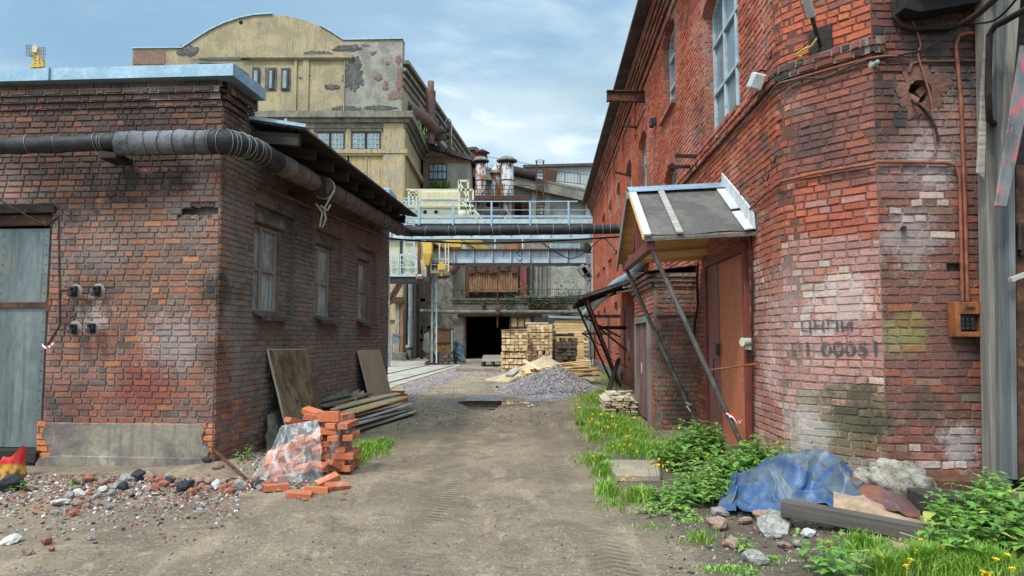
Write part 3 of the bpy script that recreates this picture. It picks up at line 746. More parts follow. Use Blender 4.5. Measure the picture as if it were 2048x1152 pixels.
# ------------------------------------------------------------------ the red brick factory: long facade, cut corner, end wall
FK = .047
def xF(D, off=0.): return 3.04 + FK * (D - 7.76) - off
A_ = V((3.04, 7.76)); B_C = V((3.70, 7.0)); DF = 38.5
cd_ = (B_C - A_).normalized()
fa = [V((xF(DF), DF)), V((xF(7.94), 7.94)), A_ + V((.012, .055)) + cd_ * .02, A_ + cd_ * .14 + V((.004, .01)), B_C, V((6.6, 7.0))]
RP = Path([tuple(p) for p in fa], 1)
def uF(D): return (DF - D) * math.hypot(1, FK)
uA, uB = RP.u[3], RP.u[4]
def onwall(px, py, off=0.):
    k = (px - 1024) / FPX
    kz = lambda D: k / 1.0
    best = None
    for D0, D1, f in ((7.76, DF, lambda k: (3.04 - off - FK * 7.76) / (k - FK)), (6.9, 7.8, lambda k: 7 - off * .65 + ((3.70 - off * .75) - (7 - off * .65) * k) / (k + .87) ), (0, 7.05, lambda k: 7.0 - off)):
        # the small keystone of the tilted camera: iterate on the true ray
        D = 9.
        for _ in range(5):
            w = W(px, py, D); kk = w.x / D
            if abs(kk - FK) < 1e-4: kk += 1e-3
            D = max(.5, min(60, f(kk)))
        w = W(px, py, D)
        best = w
        if D0 == 7.76 and D >= 7.80: return w
        if D0 == 6.9 and D > 7.02: return w
    return best
fac = thing('brick_factory', 'tall red brick factory with a cut corner, stepped cornice and blue framed windows', 'building', (6, 20, 0))
PAL_R = [(4, (.43, .105, .048)), (3, (.37, .085, .042)), (1.2, (.46, .135, .06)), (.7, (.20, .075, .05)), (.15, (.50, .21, .11))]
PAL_RD = [(3, (.35, .088, .045)), (2, (.29, .092, .058)), (1, (.42, .12, .05)), (1, (.17, .08, .06))]
PAL_CU = [(4, (.45, .115, .055)), (2.5, (.38, .095, .05)), (.5, (.50, .165, .075)), (.8, (.22, .09, .06))]
PAL_CM = [(4, (.21, .09, .07)), (3, (.27, .10, .066)), (.8, (.13, .08, .066)), (.4, (.38, .12, .065))]
PAL_CP = [(4, (.41, .205, .165)), (2, (.355, .165, .13)), (.8, (.48, .275, .215)), (.8, (.42, .16, .10)), (.25, (.52, .37, .28)), (.1, (.46, .25, .12))]
PAL_CR = [(4, (.41, .115, .065)), (2, (.345, .095, .056)), (.6, (.36, .17, .135))]
PAL_CL = [(3, (.26, .19, .155)), (2, (.22, .12, .085)), (1, (.20, .17, .10)), (1, (.32, .14, .09))]
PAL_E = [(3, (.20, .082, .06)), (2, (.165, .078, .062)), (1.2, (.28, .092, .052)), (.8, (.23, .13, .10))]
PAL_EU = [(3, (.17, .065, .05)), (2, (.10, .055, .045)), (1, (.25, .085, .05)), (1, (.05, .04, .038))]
PAL_EB = [(3, (.38, .115, .06)), (1, (.28, .085, .055))]
PAL_MO = [(1, (.20, .175, .06)), (1, (.16, .135, .06)), (.6, (.24, .16, .08))]
PAL_MD = [(2, (.17, .135, .065)), (1, (.11, .085, .05)), (1, (.22, .15, .09))]
PAL_WH = [(2, (.44, .32, .27)), (.6, (.50, .40, .31)), (1, (.38, .26, .22))]
def col_fac(u, z, rr):
    n_ = noise.noise((u * .9, z * .9, 4)); n2 = noise.noise((u * .35, z * .3, 9))
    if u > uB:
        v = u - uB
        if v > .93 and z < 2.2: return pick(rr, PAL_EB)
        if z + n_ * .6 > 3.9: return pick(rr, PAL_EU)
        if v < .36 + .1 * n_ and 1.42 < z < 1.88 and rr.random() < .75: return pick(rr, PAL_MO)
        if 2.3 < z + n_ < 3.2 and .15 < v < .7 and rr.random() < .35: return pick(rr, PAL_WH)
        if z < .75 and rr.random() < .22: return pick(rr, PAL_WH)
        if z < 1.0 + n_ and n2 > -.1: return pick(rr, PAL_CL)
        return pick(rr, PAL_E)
    if u > uA - .1:
        if z > 4.45: return pick(rr, PAL_CU)
        w_ = math.hypot((u - uA - .6) / .45, (z - .82) / .38) + n_ * .5
        if w_ < 1 and rr.random() < .75: return pick(rr, PAL_MD)
        if u < uA + .55 and 1.75 < z + n_ * .3 < 2.35 and rr.random() < .4: return pick(rr, PAL_WH)
        if z + n_ * .5 > 3.35: return pick(rr, PAL_CM)
        if z + n_ * .4 > 2.55: return pick(rr, PAL_CR)
        if z + n_ * .35 < .95: return pick(rr, PAL_CL)
        return pick(rr, PAL_CP)
    D = DF - u
    if D < 9.5 and z < 4.0 + n_: return pick(rr, PAL_CP if (z + n_ < 2.4 and D < 8.9) or n2 > .25 else PAL_RD)
    if z < 2.6 + n_ * .6 and D < 13: return pick(rr, PAL_RD)
    if D < 12 and 4.2 < z < 7 and n2 > .12: return pick(rr, PAL_CM)
    return pick(rr, PAL_R)
b0 = B_C
M['brick_fac'] = brickmat('brick_fac', .2, .4, None, (.62, .52, .47), .75, spots=(
    ((3.45, 7.3, 2.0), .4, (.60, .50, .45), .4), ((3.5, 7.25, .8), .42, (.06, .052, .03), .8), ((3.35, 7.4, .5), .35, (.13, .11, .05), .6), ((3.75, 7, .45), .3, (.16, .05, .03), .6), ((3.95, 7.0, 1.65), .3, (.21, .18, .05), .5),
    ((3.65, 7.0, .75), .22, (.055, .05, .03), .7), ((4.1, 7.0, .9), .25, (.05, .048, .03), .65), ((4.0, 7.0, 2.6), .4, (.42, .38, .35), .4), ((4.45, 7.0, .5), .3, (.5, .45, .42), .45),
    ((4.25, 7.0, 3.4), .35, (.5, .45, .42), .4), ((3.2, 7.55, .6), .3, (.5, .44, .4), .45), ((3.1, 8.3, 1.2), .4, (.58, .36, .33), .5), ((3.3, 7.5, 3.75), .4, (.05, .042, .04), .6), ((4.4, 7.0, 4.6), .6, (.04, .035, .032), .7), ((3.1, 8.9, 5.2), .5, (.08, .06, .055), .5), ((3.15, 11.9, 5.3), .7, (.12, .07, .06), .45)))
# window openings
UPW = [(9.35, 11.4, 4.72, 7.15, .22)] + [(c - .72, c + .72, 4.75, 7.15, .26) for c in (18.7, 21.8, 24.9, 28.0, 31.1, 34.2)]
STW = [(13.9, 15.35, 6.4, 8.30, .25), (13.95, 15.3, 3.55, 5.25, .26)]
LOW = [(c - .6, c + .6, 1.0, 2.95, .25) for c in (26.2, 31.2, 34.4)]
ALLW = UPW + STW + LOW
opens = [arched(uF(d1), uF(d0), z0, z1, r) for d0, d1, z0, z1, r in ALLW]
DOOR_N, DOOR_F = 9.12, 11.45
opens += [rect(uF(DOOR_F), uF(DOOR_N), -.2, 2.84), rect(uF(23.7), uF(21.3), -.2, 2.66), rect(uF(29.9), uF(28.6), -.2, 2.5)]
# round flue hole in the end wall
HC = W(1838, 184, 7.0); hu = uB + (HC.x - B_C.x)
rr_ = .115
opens.append(lambda z: (hu - math.sqrt(max(0, rr_ ** 2 - (z - HC.z) ** 2)), hu + math.sqrt(max(0, rr_ ** 2 - (z - HC.z) ** 2))) if abs(z - HC.z) < rr_ else None)
hc2 = W(1905, 535, 7.0)
opens.append(rect(uB + hc2.x - 3.7 - .06, uB + hc2.x - 3.7 + .1, hc2.z - .05, hc2.z + .04))
def mr(u, z):
    n_ = noise.noise((u * .6, z * .6, 14)) * .25 + 1
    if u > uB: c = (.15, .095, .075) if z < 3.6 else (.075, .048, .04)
    elif u > uA - .6 and z < .9: c = (.30, .24, .20)
    elif u > uA - .6 and z < 2.7: c = (.21, .13, .105)
    elif u > uA - .6: c = (.14, .06, .042)
    elif u > uF(11) and z < 3.5: c = (.20, .115, .09)
    else: c = (.20, .07, .042)
    return tuple(x * n_ for x in c)
mb = MB()
lay(mb, RP, -.1, 9.0, col_fac, opens, .0815, .255, .013, u1=uF(12.6), seed=21, ragged=.005, mcol=mr)
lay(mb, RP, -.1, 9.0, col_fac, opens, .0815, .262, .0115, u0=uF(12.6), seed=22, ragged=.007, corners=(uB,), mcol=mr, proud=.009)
mb.box((hc2.x + .02, 7.06, hc2.z), (.3, .02, .2), col=(.08, .04, .03))
# stepped cornice
for k, (z, d) in enumerate(((8.30, .05), (8.38, .05), (8.52, .11), (8.60, .16), (8.68, .22), (8.76, .28), (8.84, .30))):
    lay(mb, RP, z, z + .0815, lambda u, z_, rr: pick(rr, PAL_R if z_ < 8.7 else PAL_RD), [], .0815, .255, .013, u1=RP.u[1], seed=50 + k, depth=d)
    if z > 8.4 or k == 0:
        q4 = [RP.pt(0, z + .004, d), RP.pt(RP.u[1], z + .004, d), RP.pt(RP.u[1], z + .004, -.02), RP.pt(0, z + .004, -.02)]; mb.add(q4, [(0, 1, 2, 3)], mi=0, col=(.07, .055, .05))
# string course / sill band round the corner
for k, (z, d) in enumerate(((4.50, .055), (4.58, .075))):
    for ua, ub in ((uF(14.2), uB + .10),):
        lay(mb, RP, z, z + .0815, lambda u, z_, rr: pick(rr, PAL_R if u < uA - .4 else PAL_EU), [], .0815, .2, .014, u0=ua, u1=ub, seed=60 + k, depth=d, ragged=.008)
        for a, c in zip([ua] + [x for x in RP.u if ua < x < ub], [x for x in RP.u if ua < x < ub] + [ub]):
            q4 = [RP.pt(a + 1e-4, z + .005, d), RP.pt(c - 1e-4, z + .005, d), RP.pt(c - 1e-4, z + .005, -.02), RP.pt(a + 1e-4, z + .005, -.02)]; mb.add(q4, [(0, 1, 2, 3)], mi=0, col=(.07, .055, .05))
            if k: mb.add([v + V((0, 0, .079)) for v in q4], [(3, 2, 1, 0)], mi=1)
for k, (ua, ub, z, d) in enumerate(((uF(26), uF(18), 3.35, .05), (uF(38), uF(26), 3.35, .05), (uF(20), uF(18), 7.6, .03))):
    lay(mb, RP, z, z + .0815, lambda u, z_, rr: pick(rr, PAL_R), [], .0815, .255, .013, u0=ua, u1=ub, seed=90 + k, depth=d)
# pilaster strips of the far bays
for c in (20.2, 23.35, 26.45, 29.55, 32.65, 36):
    lay(mb, RP, 3.45, 8.3, col_fac, [], .0815, .255, .013, u0=uF(c + .35), u1=uF(c - .35), seed=int(c * 7), depth=.07)
    for s_ in (.35, -.35):
        u = uF(c + s_); p0, p1 = RP.pt(u, 0, .078), RP.pt(u, 0, 0)
        mb.add([(p0.x, p0.y, 3.45), (p1.x, p1.y, 3.45), (p1.x, p1.y, 8.3), (p0.x, p0.y, 8.3)], [(0, 1, 2, 3)], mi=0, col=(.38, .09, .045))
# arches and reveals
for i, (d0, d1, z0, z1, r) in enumerate(ALLW):
    ua, ub = uF(d1), uF(d0)
    arch_ring(mb, RP, (ua + ub) / 2, ub - ua, z1 - r, r, lambda u, z, rr: pick(rr, PAL_RD), 70 + i)
    for u in (ua, ub):
        p0, p1 = RP.pt(u, 0, .0), RP.pt(u, 0, -.2)
        jb = Path([(p0.x, p0.y), (p1.x, p1.y)], 1 if u == ua else -1)
        lay(mb, jb, z0, z1 - r, lambda u, z, rr: pick(rr, PAL_R), [], .0815, .13, .013, seed=i + 9, proud=.005)
    n_ = 10
    for t in range(n_):     # soffit of the arch
        def sp(t):
            w = t / n_ * 2 - 1; return (ua + ub) / 2 + w * (ub - ua) / 2, z1 - r + r * math.sqrt(max(0, 1 - w * w))
        (u0_, za), (u1_, zb) = sp(t), sp(t + 1)
        mb.add([RP.pt(u0_, za, .0), RP.pt(u1_, zb, .0), RP.pt(u1_, zb, -.25), RP.pt(u0_, za, -.25)], [(0, 1, 2, 3)], mi=0, col=pick(R, PAL_RD))
    if z0 > 3:   # brick sill
        for t in range(int((ub - ua + .2) / .09)):
            u = ua - .1 + t * .09
            mb.box(RP.pt(u + .04, z0 - .04, -.03), (.26, .078, .075), Matrix.Rotation(.15, 3, 'Y'), jit=.004, mi=0, col=pick(R, PAL_RD))
# lining of the flue hole
n_ = 14
ring = [V((HC.x + math.cos(t * 2 * math.pi / n_) * rr_, 0, HC.z + math.sin(t * 2 * math.pi / n_) * rr_)) for t in range(n_)]
mb.add([V((v.x, 6.992, v.z)) for v in ring] + [V((v.x, 7.25, v.z)) for v in ring], [(i, (i + 1) % n_, n_ + (i + 1) % n_, n_ + i) for i in range(n_)] + [tuple(range(n_, 2 * n_))], mi=1)
mb.box((HC.x - .05, 7.1, HC.z - .06), (.12, .16, .07), Matrix.Rotation(.5, 3, 'Y'), mi=0, col=(.3, .1, .06)); mb.box((HC.x + .06, 7.12, HC.z + .03), (.1, .12, .08), Matrix.Rotation(-.7, 3, 'Y'), mi=0, col=(.22, .08, .05))
mb.build('brick_wall', [M['brick_fac'], M['mortar_red']], fac)
# patched render round the flue
mb = MB(); n_ = 90; inn = []; out = []
for t in range(n_):
    a = t * 2 * math.pi / n_; ro = .27 + .14 * noise.noise((math.cos(a) * 1.3, math.sin(a) * 1.3, 2)) + .07 * noise.noise((math.cos(a) * 4, math.sin(a) * 4, 4)) + .05 * noise.noise((math.cos(a) * 11, math.sin(a) * 11, 6))
    inn.append(V((HC.x + math.cos(a) * (rr_ + .004), 6.976, HC.z + math.sin(a) * (rr_ + .004)))); out.append(V((HC.x + .03 + math.cos(a) * ro * .95, 6.984, HC.z + math.sin(a) * ro)))
bk = [v + V((0, .03, 0)) for v in out]; ib = [v + V((0, .06, 0)) for v in inn]
mb.add(inn + out + bk + ib, [f for i in range(n_) for f in ((i, (i + 1) % n_, n_ + (i + 1) % n_, n_ + i), (n_ + i, n_ + (i + 1) % n_, 2 * n_ + (i + 1) % n_, 2 * n_ + i), (3 * n_ + i, 3 * n_ + (i + 1) % n_, (i + 1) % n_, i))])
M['patch'] = weathered('patch', (.19, .09, .066), (.15, .075, .058), (.25, .10, .06), 4.5, .9, 0, .9, .02)
mb.build('render_patch', M['patch'], fac)
# roof
mb = MB()
e0 = RP.pt(0, 8.94, .62); e1 = RP.pt(RP.u[1], 8.94, .62); i0 = RP.pt(0, 9.0, -.1); i1 = RP.pt(RP.u[1], 9.0, -.1)
mb.prism([e0, e1, i1 + V((0, 0, .12)), i0 + V((0, 0, .12))], (0, 0, .07)); mb.prism([i0 + V((0, 0, .18)), i1 + V((0, 0, .18)), i1 + V((8, 0, 3)), i0 + V((8, 0, 3))], (0, 0, .08))
mb.build('roof', M['roof_slate'], fac)
p0, p1 = RP.pt(0, 0, 0), V((12, 38, 0))
mb = MB(); mb.add([(p0.x, p0.y, 0), (p1.x, p1.y, 0), (p1.x, p1.y, 11.5), (p0.x, p0.y, 9)], [(3, 2, 1, 0)]); mb.build('gable_wall', M['mortar_red'], fac)
# windows
for i, (d0, d1, z0, z1, r) in enumerate(ALLW):
    ua, ub = uF(d1), uF(d0); off = -.18; w = MB(); P_ = lambda u, z, o=off: RP.pt(u, z, o)
    zt = z1 - .02; cols = 3 if ub - ua > 1.8 else 2
    for k in range(cols + 1):
        u = lerp(ua + .035, ub - .035, k / cols); w.beam(P_(u, z0), P_(u, zt if 0 < k < cols else z1 - r), .07, .07, up=(1, 0, 0))
    hz = [z0 + .04, z0 + (z1 - z0) * .36, z0 + (z1 - z0) * .70]
    for z in hz: w.beam(P_(ua, z, off + .004), P_(ub, z, off + .004), .075, .065)
    n_ = 8
    for t in range(n_):
        a = [((ua + ub) / 2 + (tt / n_ * 2 - 1) * (ub - ua) / 2 * .97, z1 - r + (r - .04) * math.sqrt(max(0, 1 - (tt / n_ * 2 - 1) ** 2))) for tt in (t, t + 1)]
        w.beam(P_(*a[0], off + .002), P_(*a[1], off + .002), .07, .07)
    f_ = w.build('window_frame', M['frame_blue'], fac, bevel=.006 if i == 0 else 0)
    g_ = MB(); g_.add([P_(ua, z0, off - .012), P_(ub, z0, off - .012), P_(ub, z1, off - .012), P_(ua, z1, off - .012)], [(0, 1, 2, 3)])
    g_.build('pane', M['glass_sky'], f_)
# steel entrance door, two leaves
D2 = 10.72
dp = lambda D, z, o=-.03: RP.pt(uF(D), z, o)
mb = MB()
mb.beam(dp(DOOR_N + .05, -.1, .01), dp(DOOR_N + .05, 2.84, .01), .1, .12, up=(1, 0, 0)); mb.beam(dp(DOOR_F - .04, -.1, .01), dp(DOOR_F - .04, 2.84, .01), .1, .12, up=(1, 0, 0)); mb.beam(dp(DOOR_N, 2.80, .008), dp(DOOR_F, 2.80, .008), .12, .12)
fr_ = mb.build('door_frame', M['door_maroon'], fac, bevel=.006)
mb = MB(); mb.prism([dp(DOOR_N + .11, .02), dp(D2 - .012, .02), dp(D2 - .012, 2.74), dp(DOOR_N + .11, 2.74)], dp(9, 0, .0) - dp(9, 0, -.03)); dr = lbl(mb.build('door', M['door_red'], fac, bevel=.004), 'orange red steel door leaf')
mb = MB(); pa = [(0, .0), (.13, .0), (.15, .4), (.11, .7), (.14, 1.0), (.12, 1.35), (.16, 1.6), (.1, 1.75), (.02, 1.78), (0, 1.7)]
mb.prism([dp(DOOR_N + .112 + d, .35 + z, .002) for d, z in pa], dp(9, 0, .0) - dp(9, 0, -.003)); mb.build('old_paint', M['door_maroon'], dr)
mb = MB(); mb.prism([dp(D2 + .012, .0, .0), dp(DOOR_F - .1, .0, .0), dp(DOOR_F - .1, 2.74, .0), dp(D2 + .012, 2.74, .0)], dp(9, 0, .0) - dp(9, 0, -.03))
M['door_mauve'] = weathered('door_mauve', (.30, .115, .10), (.24, .08, .06), (.46, .27, .26), 1.8, .5, 0, .1, .003, (3, 3, .4), lo3=.56, hi3=.72)
d2_ = lbl(mb.build('door', M['door_mauve'], fac, bevel=.004), 'faded mauve steel door leaf')
h_ = MB(); h_.tube([dp(D2 + .08, .92, .0), dp(D2 + .08, .92, .09), dp(D2 + .08, 1.26, .09), dp(D2 + .08, 1.26, .0)], .012, 6); h_.build('handle', M['steel_dark'], d2_)
h_ = MB(); h_.box(dp(D2 - .0, 1.42, .04), (.03, .1, .18)); h_.build('lock', M['steel_dark'], dr)
# far doors
mb = MB()
for a, c in ((21.35, 22.45), (22.5, 23.65)): mb.prism([dp(a, 0, -.06), dp(c, 0, -.06), dp(c, 2.62, -.06), dp(a, 2.62, -.06)], (-.03, 0, 0))
dm = lbl(mb.build('double_door', M['door_maroon'], fac), 'maroon double door with white pull handles')
for a in (22.3, 22.65):
    h_ = MB(); h_.beam(dp(a, 1.15, .0), dp(a, 1.55, .0), .04, .03, up=(1, 0, 0)); h_.build('handle', M['plastic_white'], dm)
h_ = MB(); h_.box(dp(22.47, .92, .0), (.08, .1, .12)); h_.build('padlock', plain('lock_red', (.5, .03, .03), .5), dm)
mb = MB(); mb.prism([dp(28.65, 0, -.06), dp(29.85, 0, -.06), dp(29.85, 2.48, -.06), dp(28.65, 2.48, -.06)], (-.03, 0, 0)); mb.build('plank_door', M['rust'], fac)
# low concrete footing of the far facade
mb = MB(); mb.prism([RP.pt(uF(37), -.1, .12), RP.pt(uF(24), -.1, .12), RP.pt(uF(24), .45, .12), RP.pt(uF(37), .45, .12)], (.2, 0, 0)); mb.build('footing', M['concrete_dark'], fac, bevel=.02)
# steel beam stub and small irons high on the facade
def iron(name, label, cat, pts, r, mat, n=6):
    q_ = MB(); q_.tube(pts, r, n); return tag(q_.build(name, mat), label, cat)
p = onwall(1290, 194); q_ = MB(); q_.beam(p + V((.2, 0, 0)), p + V((-1.02, -.02, .02)), .03, .27); q_.beam(p + V((.2, 0, .13)), p + V((-1.02, -.02, .15)), .16, .025); q_.beam(p + V((.2, 0, -.13)), p + V((-1.02, -.02, -.11)), .16, .025)
tag(q_.build('steel_beam', M['rust']), 'rusty steel beam stub jutting from high on the red facade', 'beam')
for k, (px, py, l, dz) in enumerate(((1275, 254, .55, .02), (1263, 352, .5, .1), (1402, 313, .45, .0), (1390, 333, .5, -.02))):
    p = onwall(px, py); q_ = MB(); q_.beam(p, p + V((-l, -.05, dz)), .06, .05)
    tag(q_.build('iron_stub', M['rust_dark']), ('thin iron spike on the red facade below the cornice', 'bent iron spike beside the arched window under the cornice', 'short iron bar in the facade above the small arched window', 'short iron bar just over the arch of the small window')[k], 'iron bar')
p = onwall(1313, 243); q_ = MB(); q_.box(p + V((-.08, 0, 0)), (.14, .1, .16)); q_.lathe(p + V((-.12, 0, -.16)), [(.0, 0), (.05, .01), (.06, .1), (0, .11)], 8)
tag(q_.build('wall_insulator', M['steel_dark']), 'small dark insulator on the red facade below the stair window', 'insulator')

# ------------------------------------------------------------------ brick vestibule with the old wooden door
ves = thing('brick_vestibule', 'small brick vestibule with a weathered plank door, standing out from the red factory', 'vestibule', (2.8, 13, 0))
VX = lambda D: 2.53 + FK * (D - 12.4)
VP = Path([(VX(15.2) + .6, 15.2), (VX(15.2), 15.2), (VX(12.4), 12.4), (3.4, 12.4)], 1)
vu = lambda D: VP.u[2] - (D - 12.4) * 1.001
PAL_V = [(3, (.27, .13, .085)), (2, (.34, .12, .07)), (1, (.17, .11, .07)), (1, (.22, .17, .12))]
M['brick_ves'] = brickmat('brick_ves', .35, .5, None, (.42, .36, .3), 1.2, spots=(((2.9, 12.4, .3), .6, (.05, .045, .03), .7),))
mb = MB()
lay(mb, VP, 0, 2.75, lambda u, z, rr: pick(rr, PAL_V if u > VP.u[2] else PAL_R + PAL_RD), [rect(vu(14.7), vu(12.75), -.1, 2.02)], .0815, .25, .014, seed=81, ragged=.006)
for k, (z, d) in enumerate(((2.50, .04), (2.58, .08), (2.66, .12))):
    lay(mb, VP, z, z + .0815, lambda u, z_, rr: pick(rr, PAL_V), [], .0815, .25, .014, u0=VP.u[1], seed=82 + k, depth=d, ragged=.006)
    for a, c in ((VP.u[1], VP.u[2]), (VP.u[2], VP.L)):
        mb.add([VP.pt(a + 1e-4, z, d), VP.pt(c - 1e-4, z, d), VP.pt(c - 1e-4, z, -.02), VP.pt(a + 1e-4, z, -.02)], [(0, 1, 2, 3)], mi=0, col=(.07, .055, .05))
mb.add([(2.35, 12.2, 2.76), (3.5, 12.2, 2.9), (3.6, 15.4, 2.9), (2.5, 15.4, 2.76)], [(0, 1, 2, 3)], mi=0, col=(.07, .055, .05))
mb.build('brick_wall', [M['brick_ves'], M['mortar_dark']], ves)
vp = lambda D, z, o=-.02: VP.pt(vu(D), z, o)
mb = MB()
for k in range(8):
    d0 = 12.95 + k * .19; mb.prism([vp(d0, .06, .0 + R.uniform(-.006, .006)), vp(d0 + .184, .06, .0), vp(d0 + .184, 1.86, .0), vp(d0, 1.86, .0)], (-.03, 0, 0))
pd = mb.build('plank_door', M['wood_painted'], ves, bevel=.004)
mb = MB(); mb.box(vp(13.95, 1.0, .02), (.03, .08, .2)); mb.build('door_plate', M['plastic_white'], pd)
mb = MB()
for a in (12.84, 14.6): mb.beam(vp(a, 0, .01), vp(a, 2.0, .01), .14, .14, up=(1, 0, 0))
mb.beam(vp(12.75, 1.94, .015), vp(14.7, 1.94, .015), .13, .13); mb.build('door_frame', M['wood_grey_z'], ves, bevel=.006)
mb = MB(); mb.beam((2.56, 12.38, 1.98), (3.3, 12.38, 2.0), .035, .03); mb.build('tie_bar', M['rust'], ves)
for k in range(5):
    p = V((VX(14.5) - .0, 14.4 - k * .25, 2.62 + .05 * k)); q_ = MB(); q_.beam(p + V((.3, .2, .05)), p + V((-.45 + R.uniform(-.1, .1), -.3, R.uniform(-.15, .02))), .05, .03)
    tag(q_.build('lath', M['wood_old']), ('short broken lath sticking out under the dark lean-to roof edge above the plank door'), 'lath', 'broken laths above the plank door')
iron('drain_pipe', 'thin rusty drain pipe standing in the corner between vestibule and factory', 'pipe', [onwall(1381, 655, .05), onwall(1383, 840, .06)], .035, M['rust'])
iron('hose', 'dark hanging hose on the facade beside the mauve door leaf', 'hose', [onwall(1396, 525, .06), onwall(1394, 560, .08), onwall(1396, 610, .06), onwall(1390, 640, .07), onwall(1388, 670, .06)], .022, M['rust_dark'])

# ------------------------------------------------------------------ the gabled entrance canopy
cp = thing('entrance_canopy', 'gabled timber entrance canopy with grey felt roof and two steel struts', 'canopy', (2.4, 10.2, 2.8))
RID, EN, EF = 10.25, 8.75, 11.8
LEN = 1.42
def cpt(D, out, z): return V((xF(D, out), D, z))
zr, ze = 3.80, 2.90
def roofpt(t, out):     # t: 0 near eave, 1 ridge, 2 far eave
    if t <= 1: return cpt(lerp(EN, RID, t), out, lerp(ze, zr, t) - .05 * out)
    return cpt(lerp(RID, EF, t - 1), out, lerp(zr, ze, t - 1) - .05 * out)
mb = MB(); mb.grid(lambda a, c: roofpt(1 - a, c * LEN - .02) + V((0, 0, .05 - .012 * math.sin(c * 9 + a * 2) * a + (.008 * noise.noise((a * 6, c * 14, 1))))), 14, 24)
mb.grid(lambda a, c: roofpt(1 + a, c * LEN) + V((0, 0, .045)), 6, 8); mb.prism([roofpt(0, 0) + V((0, 0, .035)), roofpt(0, LEN) + V((0, 0, .035)), roofpt(0, LEN), roofpt(0, 0)], (0, -.012, -.02))
o = mb.build('roof_felt', M['roof_felt'], cp)
mb = MB(); nb = 9
for t0, t1 in ((0, 1), (1, 2)):
    for k in range(nb):
        a, c = lerp(t0, t1, k / nb) + .004, lerp(t0, t1, (k + 1) / nb) - .004
        mb.prism([roofpt(a, 0), roofpt(c, 0), roofpt(c, LEN + .02), roofpt(a, LEN + .02)], (0, 0, .03))
mb.build('soffit_board', M['wood_soffit'], cp)
mb = MB()
mb.prism([roofpt(1, -.02) + V((0, -.21, -.02)), roofpt(1, LEN + .03) + V((0, -.21, -.02)), roofpt(1, LEN + .03) + V((0, 0, .085)), roofpt(1, -.02) + V((0, 0, .085))], (0, .0, .012)); mb.prism([roofpt(1, -.02) + V((0, .21, -.04)), roofpt(1, LEN + .03) + V((0, .21, -.04)), roofpt(1, LEN + .03) + V((0, 0, .085)), roofpt(1, -.02) + V((0, 0, .085))], (0, .0, .012))
mb.build('ridge_cap', M['zinc'], cp)
for o_, nm in ((.98, 0), (LEN - .03, 1)):
    mb = MB(); mb.beam(roofpt(.0, o_) + V((0, -.05, .055)), roofpt(.92 if not nm else .98, o_) + V((0, 0, .085)), .085 if not nm else .1, .03); mb.build('roof_batten', M['white_wood'] if nm else M['wood_grey'], cp, bevel=.004)
mb = MB(); mb.beam(roofpt(1.0, LEN + .03) + V((0, 0, -.02)), roofpt(2.03, LEN + .03) + V((0, 0, -.02)), .03, .16); mb.build('barge_board', M['wood_old'], cp)
for k in range(3):
    mb = MB(); D = (EN + .35, RID, EF - .35)[k]; z = roofpt((D - EN) / (RID - EN) if D <= RID else 1 + (D - RID) / (EF - RID), 0).z
    mb.beam(cpt(D, 0, z - .13 if k == 1 else z - .1), cpt(D, LEN - .12, z - .2), .07, .1); mb.build('purlin', M['wood_soffit'], cp)
mb = MB(); mb.beam(cpt(EN + .1, LEN - .1, 2.77), cpt(EF - .1, LEN - .1, 2.77), .1, .13); mb.build('cross_beam', M['door_maroon'], cp, bevel=.006)
mb = MB(); mb.beam(cpt(RID, LEN - .12, 2.8), cpt(RID, LEN - .12, 3.62), .07, .09, up=(0, 1, 0)); mb.build('king_post', M['door_maroon'], cp)
mb = MB(); mb.beam(cpt(RID + .4, LEN - .12, 2.85), cpt(RID + .1, LEN - .12, 3.5), .03, .03, up=(1, 0, 0)); mb.build('strut_brace', M['rust_dark'], cp)
s1 = [cpt(EN + .18, LEN - .1, 2.78), onwall(1492, 893, .12) + V((0, 0, -.1))]; s2 = [cpt(EF - .2, LEN - .1, 2.74), onwall(1396, 840, .15) + V((0, 0, -.1))]
for s_ in (s1, s2):
    mb = MB(); mb.tube(s_, .033, 10); mb.build('strut', M['pole_steel'], cp)
def st(s_, t): return s_[0].lerp(s_[1], t)
w1, w2 = onwall(1520, 727, .0), onwall(1412, 729, .0)
for s_, t, w_ in ((s1, .6, w1), (s2, .62, w2)):
    mb = MB(); mb.tube([st(s_, t), w_], .013, 6); mb.build('tie_rod', M['rust_orange'], cp)
# flashing boards on the wall above the canopy
for k, (t0, t1, dz) in enumerate(((1.0, .42, .0), (.36, .0, .0))):
    a, c = roofpt(t0, .02) + V((0, .0, .06)), roofpt(t1, .02) + V((0, -.03, .06))
    mb = MB(); mb.prism([a, c, c + V((0, .03, .22)), a + V((0, .0, .22 if k else .18))], (-.03, 0, 0)); mb.prism([a + V((-.03, 0, .0)), c + V((-.03, 0, 0)), c + V((-.15, -.02, -.02)), a + V((-.15, -.02, -.02))], (0, 0, .02)); mb.build('flashing_board', M['white_wood'], cp, bevel=.004)
mb = MB(); mb.prism([roofpt(.0, .0) + V((0, -.06, .0)), roofpt(.3, .0) + V((0, 0, .2)), roofpt(.3, .0) + V((0, 0, .36)), roofpt(.0, 0) + V((0, -.1, .3))], (-.012, 0, 0)); mb.build('felt_upstand', M['roof_felt'], cp)
